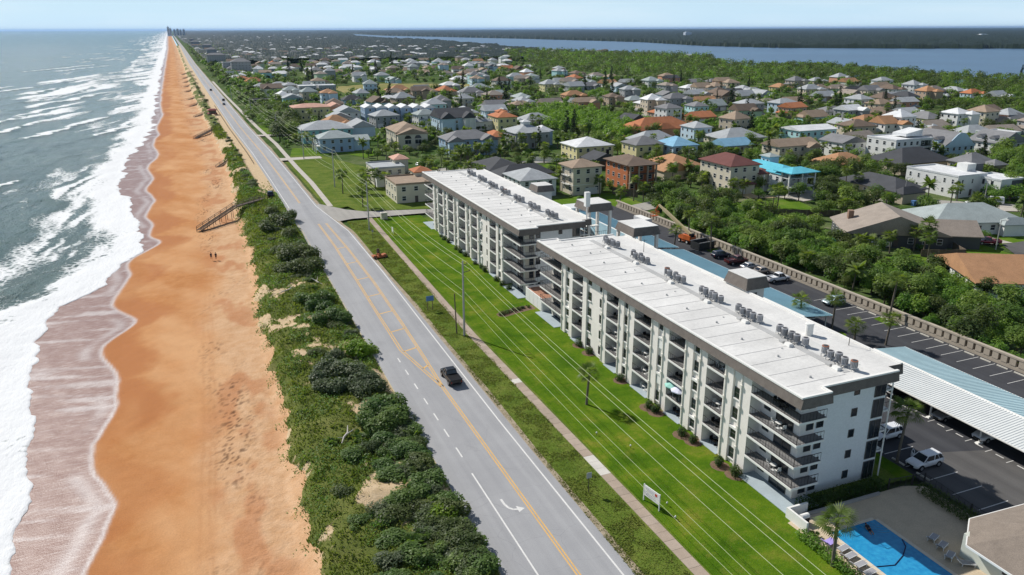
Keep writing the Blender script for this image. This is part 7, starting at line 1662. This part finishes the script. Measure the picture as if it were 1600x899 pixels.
# a second ring of lots on the right between the surveyed houses
for y in np.arange(168, 300, 26):
    for x in np.arange(238, 480, 23):
        xx, y2 = x + rnd.uniform(-3, 3), y + rnd.uniform(-3, 3)
        if in_view(xx, y2, 20) and not in_zone(xx, y2) and rnd.random() < .8 and all(not (a - 10 < xx < b + 10 and c - 9 < y2 < d + 9) for a, b, c, d in HB) and not any(inpoly(xx, y2, P) for P in STREETS + BARE): cand.append((xx, y2))
cand.sort(key=lambda p: p[0] ** 2 + p[1] ** 2)
SIZES = [(14, 10, 1, 'hip'), (16, 11, 2, 'hip'), (13, 12, 1, 'gable'), (17, 12, 1, 'hip'), (12, 10, 2, 'hip'), (15, 11, 1, 'gable'), (13, 11, 2, 'gable'), (14, 12, 2, 'hip'), (11, 11, 3, 'hip')]
def where(x, y):
    nm, a, b = min(LAND, key=lambda q: (q[1] - x) ** 2 + (q[2] - y) ** 2); d = math.hypot(a - x, b - y)
    u, v = (x - a) * _ca - (y - b) * _sa, (x - a) * _sa + (y - b) * _ca
    r = ('right of' if u > 0 else 'left of') if abs(u) > abs(v) else ('behind' if v > 0 else 'in front of')
    return '%s%s the %s' % ('' if d < 28 else 'well ' if d < 70 else 'far ', r, nm)
def band(x, y):
    px, py = PX(x, y); d = math.hypot(x, y)
    h = 'behind the far block' if px < 640 else 'in the middle of the neighbourhood' if px < 1000 else 'towards the lagoon' if px < 1350 else 'at the right edge'
    q = 'near' if d < 480 else 'mid-distance' if d < 800 else 'distant'
    return q, h
NEARH = cand[:262]; FARH = cand[262:]
HB += [(56, 300, 282, 297)][:0]
for (x, y) in NEARH:
    w, d, ns, kd = rnd.choice(SIZES); wl2, rf2 = rnd.choice(gw), rnd.choice(grf)
    q, h = band(x, y)
    rt = rnd.choice([0, 0, 90]); w_, d_ = (w, d) if not rt else (d, w)
    r, H = house('%s %s, %s %s roof, %s' % (CN[wl2], 'bungalow' if ns == 1 else 'two-storey house' if ns == 2 else 'three-storey house', CN[rf2], 'hip' if kd == 'hip' else 'gable', where(x, y)), x, y, w_, d_, ns, wl2, rf2, kd, rz=R(rnd.uniform(-8, 8)), rh=min(w, d) * rnd.choice([.24, .28, .32]), near=False, group='ordinary houses of the neighbourhood', wins=(x * x + y * y) < 800 ** 2)
    if rnd.random() < .8:
        sd = rnd.choice([-1, 1]); gx = sd * (w_ / 2 - 3.2)
        if 'gd' not in CACHE: CACHE['gd'] = MB().box(-.05, .04, -2.3, 2.3, 0, 2.2).mesh('garage_door', M_gar); CACHE['dw'] = MB().box(-2.6, 2.6, -9, 0, .10, .16).mesh('driveway', M_conc); CACHE['chm'] = MB().box(-.4, .4, -.4, .4, 0, 3.2).mesh('chimney', M_conc)
        new('garage_door', CACHE['gd'], r, (gx, -d_ / 2 - .06, .1), R(90)); new('driveway', CACHE['dw'], r, (gx, -d_ / 2 - .1, 0))
        if rnd.random() < .3: new('chimney', CACHE['chm'], r, (-gx * .6, 1.0, H))
        if rnd.random() < .35: wing(r, -gx - 2.6, -gx + 2.6, -d_ / 2 - 2.4, -d_ / 2 + .5, min(H, 3.2), wl2, rf2, 'gable', 1.2, .3, 'y', nm='porch')
        if rnd.random() < .3: wing(r, -w_ / 2 - 3.5, -w_ / 2 + .2, -d_ / 4, d_ / 3, min(H, 3.1), wl2, rf2, 'hip', 1.2, nm='side')
    if rnd.random() < .55: wing(r, w_ / 2 - 6, w_ / 2, -d_ / 2 - 4, -d_ / 2 + 1, H - .1, wl2, rf2, 'gable' if kd == 'gable' else 'hip', 1.7, ax='y')
# everything farther: one mass of roofs
def far_mass():
    rs = np.random.RandomState(2); groups = {}
    pts = list(FARH)
    for i in range(430):
        y = 900 * math.exp(rs.rand() * 2.1); x = float(road_c(y)) + 25 + rs.rand() ** 1.3 * min(800, LAGN_X(y) - float(road_c(y)) - 90)
        if in_view(x, y, 10) and not in_zone(x, y): pts.append((x, y))
    for (x, y) in pts:
        k = (rs.choice(['white', 'cream', 'grey', 'lblue']), rs.choice(['grey', 'lgrey', 'white', 'brown', 'white', 'white'])); groups.setdefault(k, []).append((x, y))
    ms = []; V = []; F3 = []; mi = []
    mats = [WALL[k] for k in ('white', 'cream', 'grey', 'lblue')] + [ROOF[k] for k in ('grey', 'lgrey', 'white', 'brown', 'tan')]; idx = {m.name: i for i, m in enumerate(mats)}
    mb = MB()
    for (wk, rk), ps in groups.items():
        for x, y in ps:
            w, d = 6 + rs.rand() * 3, 5 + rs.rand() * 2; z = 3 + 2.6 * (rs.rand() < .25)
            mb.mat(idx[WALL[wk].name]); mb.box(x - w, x + w, y - d, y + d, -.5, z); mb.mat(idx[ROOF[rk].name]); s = min(w, d) * .8
            B = [(x - w - .5, y - d - .5, z), (x + w + .5, y - d - .5, z), (x + w + .5, y + d + .5, z), (x - w - .5, y + d + .5, z)]; a, b = (x - w + s, y, z + 2.4), (x + w - s, y, z + 2.4)
            mb.face(B[0], B[1], b, a); mb.face(B[1], B[2], b); mb.face(B[2], B[3], a, b); mb.face(B[3], B[0], a)
    tag(mb.build('distant_houses', mats), 'mass of tiny house roofs fading up the island', 'houses', kind='stuff')
far_mass()
# --- trees
def free2(x, y):
    if any(inpoly(x, y, P) for P in YARDS) and rnd.random() < .93: return False
    return free(x, y)
TPTS = []
def scatter_zone(k, sp, kinds, smin, smax, label, group):
    P = ZONES[k]; xs = [p[0] for p in P]; ys = [p[1] for p in P]; y = min(ys)
    while y < max(ys):
        x = min(xs)
        while x < max(xs):
            a, b = x + rnd.uniform(-.5, .5) * sp, y + rnd.uniform(-.5, .5) * sp
            if inpoly(a, b, P) and in_view(a, b) and free(a, b, .3): TPTS.append((rnd.choice(kinds), a, b, rnd.uniform(smin, smax), label, group))
            x += sp
        y += sp
scatter_zone('wall', 3.0, ['thicket', 'thicket', 'thicket', 'broad', 'thicket', 'oak'], .62, 1.02, 'WALL', 'thicket behind the wall')
ZONES['roadside'] = [(float(road_c(y)) + a, y) for y, a in ((470, 26), (650, 18), (900, 16), (1400, 15), (3200, 18))] + [(float(road_c(y)) + a, y) for y, a in ((3200, 120), (1400, 75), (900, 62), (650, 50), (470, 44))]
scatter_zone('roadside', 10.5, ['oak', 'broad', 'thicket', 'palm'], .8, 1.5, 'tree in the green belt lining the far coast road', 'green belt of the far road')
scatter_zone('mid', 5.5, ['thicket'], .95, 1.45, 'bright thicket tree on the green lot in the middle', 'thicket on the middle lot')
scatter_zone('right', 5.0, ['thicket', 'broad'], .9, 1.4, 'leafy tree in the thicket beyond the white modern house', 'thicket beyond the modern house')
scatter_zone('oak', 5.0, ['oak', 'oak', 'broad'], .75, 1.15, 'dark spreading oak around the charcoal-roofed house', 'oaks in the middle right')
scatter_zone('road', 8.5, ['oak', 'broad'], 1.0, 1.5, 'dark tree in the wooded lot beside the far coast road', 'trees beside the far road')
scatter_zone('right2', 6, ['thicket'], .6, .95, 'low bright bush on the vacant lot among the houses', 'bushes on the vacant lot')
scatter_zone('rbank', 9, ['broad', 'oak'], 1.0, 1.6, 'tree in the belt before the lagoon houses', 'trees before the lagoon houses')
scatter_zone('shore', 13, ['oak', 'broad', 'oak'], 1.2, 2.3, 'dark tree along the lagoon shore', 'trees along the lagoon shore')
scatter_zone('lagoon', 17, ['oak', 'oak', 'broad', 'oak', 'thicket'], 1.3, 3.1, 'tree in the wood by the lagoon', 'wood by the lagoon')
for i in range(9500):
    u = rnd.random() ** .8; d = 150 * math.exp(u * math.log(2100 / 150.)); a = rnd.uniform(R(-22), R(57)); x, y = d * math.sin(a), d * math.cos(a)
    if x < float(road_c(y)) + 12 or not in_view(x, y) or in_zone(x, y): continue
    if y < 215 and x < 121: continue
    if not free2(x, y): continue
    q, h = band(x, y); kd = rnd.choices(['broad', 'oak', 'thicket', 'palm', 'pine'], [.30, .26, .20, .21, .03])[0]
    if kd == 'pine' and d < 330: kd = 'broad'
    far = min(1.55, .78 + d / 1100)
    nm = {'broad': 'round green tree', 'oak': 'dark spreading oak', 'thicket': 'bright green garden bush', 'palm': 'fan palm', 'pine': 'dark narrow pine'}[kd]
    TPTS.append((kd, x, y, rnd.uniform(.5, 1.05) * far * (.72 if (y < 440 and x < 165) else 1.0), '%s %s' % (nm, where(x, y)), 'garden trees of the neighbourhood'))
for (px, py, tp, s) in ((1380, 175, 0, 1.0), (1395, 180, 0, .9), (955, 132, 0, 1.3), (945, 140, 0, 1.2), (795, 143, 0, .9), (783, 150, 0, .85), (780, 140, 0, .9), (1305, 170, 0, .7), (430, 95, 0, 1.0), (445, 98, 0, .9), (625, 85, 0, 1.0), (635, 87, 0, 1.0), (700, 75, 0, 1.0), (844, 125, 0, .9), (470, 100, 0, .8)):
    x, y = G(px, py); TPTS.append(('pine', x, y, s * rnd.uniform(.95, 1.15), 'tall dark pine rising above the neighbourhood roofs', 'tall dark pines'))
for (px, py) in ((1455, 235), (1440, 238), (1390, 393), (1450, 402), (1260, 420), (1180, 350), (1245, 300), (1225, 298), (1160, 305), (1145, 303), (968, 322), (990, 312), (1005, 312), (700, 250), (715, 252), (730, 256), (745, 252), (690, 258), (760, 250), (720, 262), (600, 225), (650, 225), (660, 222), (480, 228), (490, 234), (470, 226), (1485, 320), (1495, 312), (867, 300), (875, 296), (1340, 300), (1320, 298), (800, 235), (815, 238), (1095, 300), (920, 235)):
    x, y = G(px, py); TPTS.append(('palm', x, y, 1.0, 'slender fan palm %s' % where(x, y), 'garden palms'))
TPTS = [(k, x, y, s, ('%s %s' % ({'thicket': 'bright leafy tree', 'broad': 'rounded green tree', 'oak': 'dark spreading tree'}[k], 'in the thicket behind the boom lift' if y > 158 else 'in the thicket behind the dumpster' if y > 148 else 'in the thicket behind the parked cars' if y > 122 else 'in the thicket behind the tall thin palm' if y > 92 else 'in the thicket behind the empty stalls')) if lb == 'WALL' else lb, gp) for (k, x, y, s, lb, gp) in TPTS]
TPTS.sort(key=lambda p: p[1] ** 2 + p[2] ** 2)
lim = dict(broad=300, oak=300, thicket=300, palm=290, pine=60); cnt = dict.fromkeys(lim, 0); REST = []
for (k, x, y, s, lb, gp) in TPTS:
    cnt[k] += 1
    if cnt[k] > lim[k]: REST.append((k, x, y, s)); continue
    if k == 'palm':
        pk = rnd.choice([0, 1, 2, 0, 1, 3]); palm(x, y, rnd.uniform(3.2, 7.5), lb, gp, -.45, k=pk, sc=rnd.uniform(.9, 1.25))
    else: tree(k, x, y, s, lb, gp, -.5, sz=rnd.uniform(.85, 1.25) if k != 'pine' else 1.0)
print('TREES', len(TPTS), cnt, 'rest', len(REST), 'houses', len(NEARH), len(FARH))
def rest_mass():
    rs = np.random.RandomState(9)
    for kk, mat, nm, lb in (('broad', L_tree, 'distant_trees', 'mass of far green treetops across the island'), ('oak', L_oak, 'distant_oaks', 'mass of far dark treetops across the island'), ('thicket', L_mang, 'distant_bushes', 'mass of far bright bushes across the island')):
        V, F, b = [], [], 0
        L = [r for r in REST if r[0] == kk or (kk == 'oak' and r[0] in ('pine', 'palm'))]
        for (k, x, y, s) in L:
            d = math.hypot(x, y); n = int(np.interp(d, [200, 500, 1000, 2000], [420, 230, 120, 70])); rx = 3.2 * s; C, Q = crown_lobes(rs, rx, 2.3 * s, 1.4 * s, 6)
            v, f = leaves(rs, C, Q, n, float(np.interp(d, [200, 500, 1000, 2000], [.6, .95, 1.5, 2.4])), .45, .8); v += np.array([x, y, -.5]); V.append(v); F.append(f + b); b += len(v)
        if V: tag(new(nm, np_mesh(nm, np.concatenate(V), np.concatenate(F), mat)), lb, 'trees', kind='stuff')
rest_mass()
# --- far woods: canopy relief of the island's far end and of the mainland
def canopy(name, label, az0, az1, d0, d1, g, inside, hmin, hmax, mat, da=.045):
    az = np.arange(az0, az1, da); ds = [d0]
    while ds[-1] < d1: ds.append(ds[-1] * g)
    ds = np.array(ds); A, D = np.meshgrid(np.radians(az) + HEAD, ds); D = D * (1 + .004 * (vn(A * 4000, D * .01) - .5)); X, Y = D * np.sin(A), D * np.cos(A)
    rs = np.random.RandomState(4); h = fbm(X * .035, Y * .035, 3, 2.0); Z = hmin + (hmax - hmin) * np.clip((h - .25) * 1.8, 0, 1) + (rs.rand(*X.shape) - .5) * (hmax - hmin) * .22
    ok = inside(X, Y); Z = np.where(ok, Z, -3.0); F = grid_faces(len(ds), len(az)); keep = ok.ravel()[F].any(1)
    me = np_mesh(name, np.stack([X, Y, Z], -1).reshape(-1, 3), F[keep][:, ::-1], mat); tag(new(name, me), label, 'wood', kind='stuff')
FW = leaf_mat('far_wood_leaf', (.012, .024, .010), (.020, .036, .015), (.040, .058, .024), 0.0)
lf_y = np.array([p[1] for p in LAG_F]); lf_x = np.array([p[0] for p in LAG_F])
canopy('mainland_wood', 'dark wood covering the far shore of the lagoon', -16, 38, 1500, 42000, 1.018, lambda X, Y: X > np.interp(Y, lf_y, lf_x) + 4 * (Y > 0), 5, 13, FW)
ln_y = np.array([p[1] for p in LAG_N[::-1]]); ln_x = np.array([p[0] for p in LAG_N[::-1]])
canopy('island_wood', 'bluish wood and gardens at the far end of the island', -24.5, 2, 1350, 42000, 1.02, lambda X, Y: (X > road_c(np.minimum(Y, 12000)) + 22) & (X < np.interp(Y, ln_y, ln_x) - 10), 3, 9, FW, .04)
# --- low-rise blocks lining the far road
for i in range(22):
    y = 980 * (1.065 ** i); x = float(road_c(y)) + 34 + (i * 37 % 23); w_, d_, ns = 16 + (i * 7) % 12, 12 + (i * 5) % 8, 2 + (i * 3) % 4
    house('%s-storey %s block, %s up the far coast road' % (['two', 'three', 'four', 'five'][ns - 2], ['white', 'grey', 'cream', 'pale blue'][i % 4], ['first', 'second', 'third', 'fourth', 'fifth', 'sixth', 'seventh', 'eighth', 'ninth', 'tenth', 'eleventh', 'twelfth', 'thirteenth', 'fourteenth', 'fifteenth', 'sixteenth', 'seventeenth', 'eighteenth', 'nineteenth', 'twentieth', 'twenty-first', 'twenty-second'][i]), x, y, w_, d_, ns, ['white', 'grey', 'cream', 'lblue'][i % 4], ['lgrey', 'brown', 'white', 'grey'][(i * 3) % 4], ['flat', 'hip', 'flat', 'gable'][i % 4], near=False, group='low blocks along the far road', name='apartment_block', wins=y < 1500)
# --- hotel towers on the horizon
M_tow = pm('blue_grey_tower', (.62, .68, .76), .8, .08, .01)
for i, (px, w, h) in enumerate(((264, 18, 74), (267.5, 18, 62), (273.5, 20, 52), (278.5, 22, 56), (283, 18, 50), (288, 20, 53))):
    y = 7600 + i * 120; x, _y = G(px, 56.5); k = y / _y; x = x * k
    t = thing('hotel_tower', '%s hazy hotel tower on the horizon up the coast' % ['tallest leftmost', 'second', 'third', 'fourth', 'fifth', 'rightmost'][i], 'tower', (x, y, 0)); MB().box(-w / 2, w / 2, -20, 20, 0, h).build('wall', M_tow, t); MB().box(-w / 4, w / 4, -10, 10, h, h + 8).build('roof_house', M_tow, t)
    for f_ in range(6): MB().box(-w / 2 + 2, w / 2 - 2, -20.6, -20.1, 8 + f_ * h / 6.6, 8 + f_ * h / 6.6 + h / 12).build('window_band', M_glassd, t)
for i, (px, py, w, h) in enumerate(((1074, 47.5, 46, 26), (1535, 46, 60, 12))):
    x, y = G(px, 56); t = thing('mainland_building', ['lone block showing above the mainland trees', 'low white block above the mainland trees on the right'][i], 'building', (x * .9, y * .9, 0)); MB().box(-w / 2, w / 2, -12, 12, 0, h).build('wall', M_trim if i else M_tow, t); MB().box(-w / 3, w / 3, -8, 8, h, h + 3).build('roof', M_tow, t)
HAZE = 2.0e-5
# ================================================================ air
if HAZE:
    m = bpy.data.materials.new('sea_haze'); m.use_nodes = True
    n, l = m.node_tree.nodes, m.node_tree.links
    for x in list(n):
        if x.type != 'OUTPUT_MATERIAL': n.remove(x)
    pv = n.new('ShaderNodeVolumePrincipled'); pv.inputs['Color'].default_value = (0.40, 0.62, 0.96, 1); pv.inputs['Density'].default_value = HAZE; pv.inputs['Anisotropy'].default_value = 0.25
    l.new(pv.outputs['Volume'], [x for x in n if x.type == 'OUTPUT_MATERIAL'][0].inputs['Volume'])
    MB().box(-70000, 95000, -2000, 95000, -8, 104).build('haze', m)
    tag(bpy.data.objects['haze'], 'thin pale blue sea air over everything', None, kind='stuff')
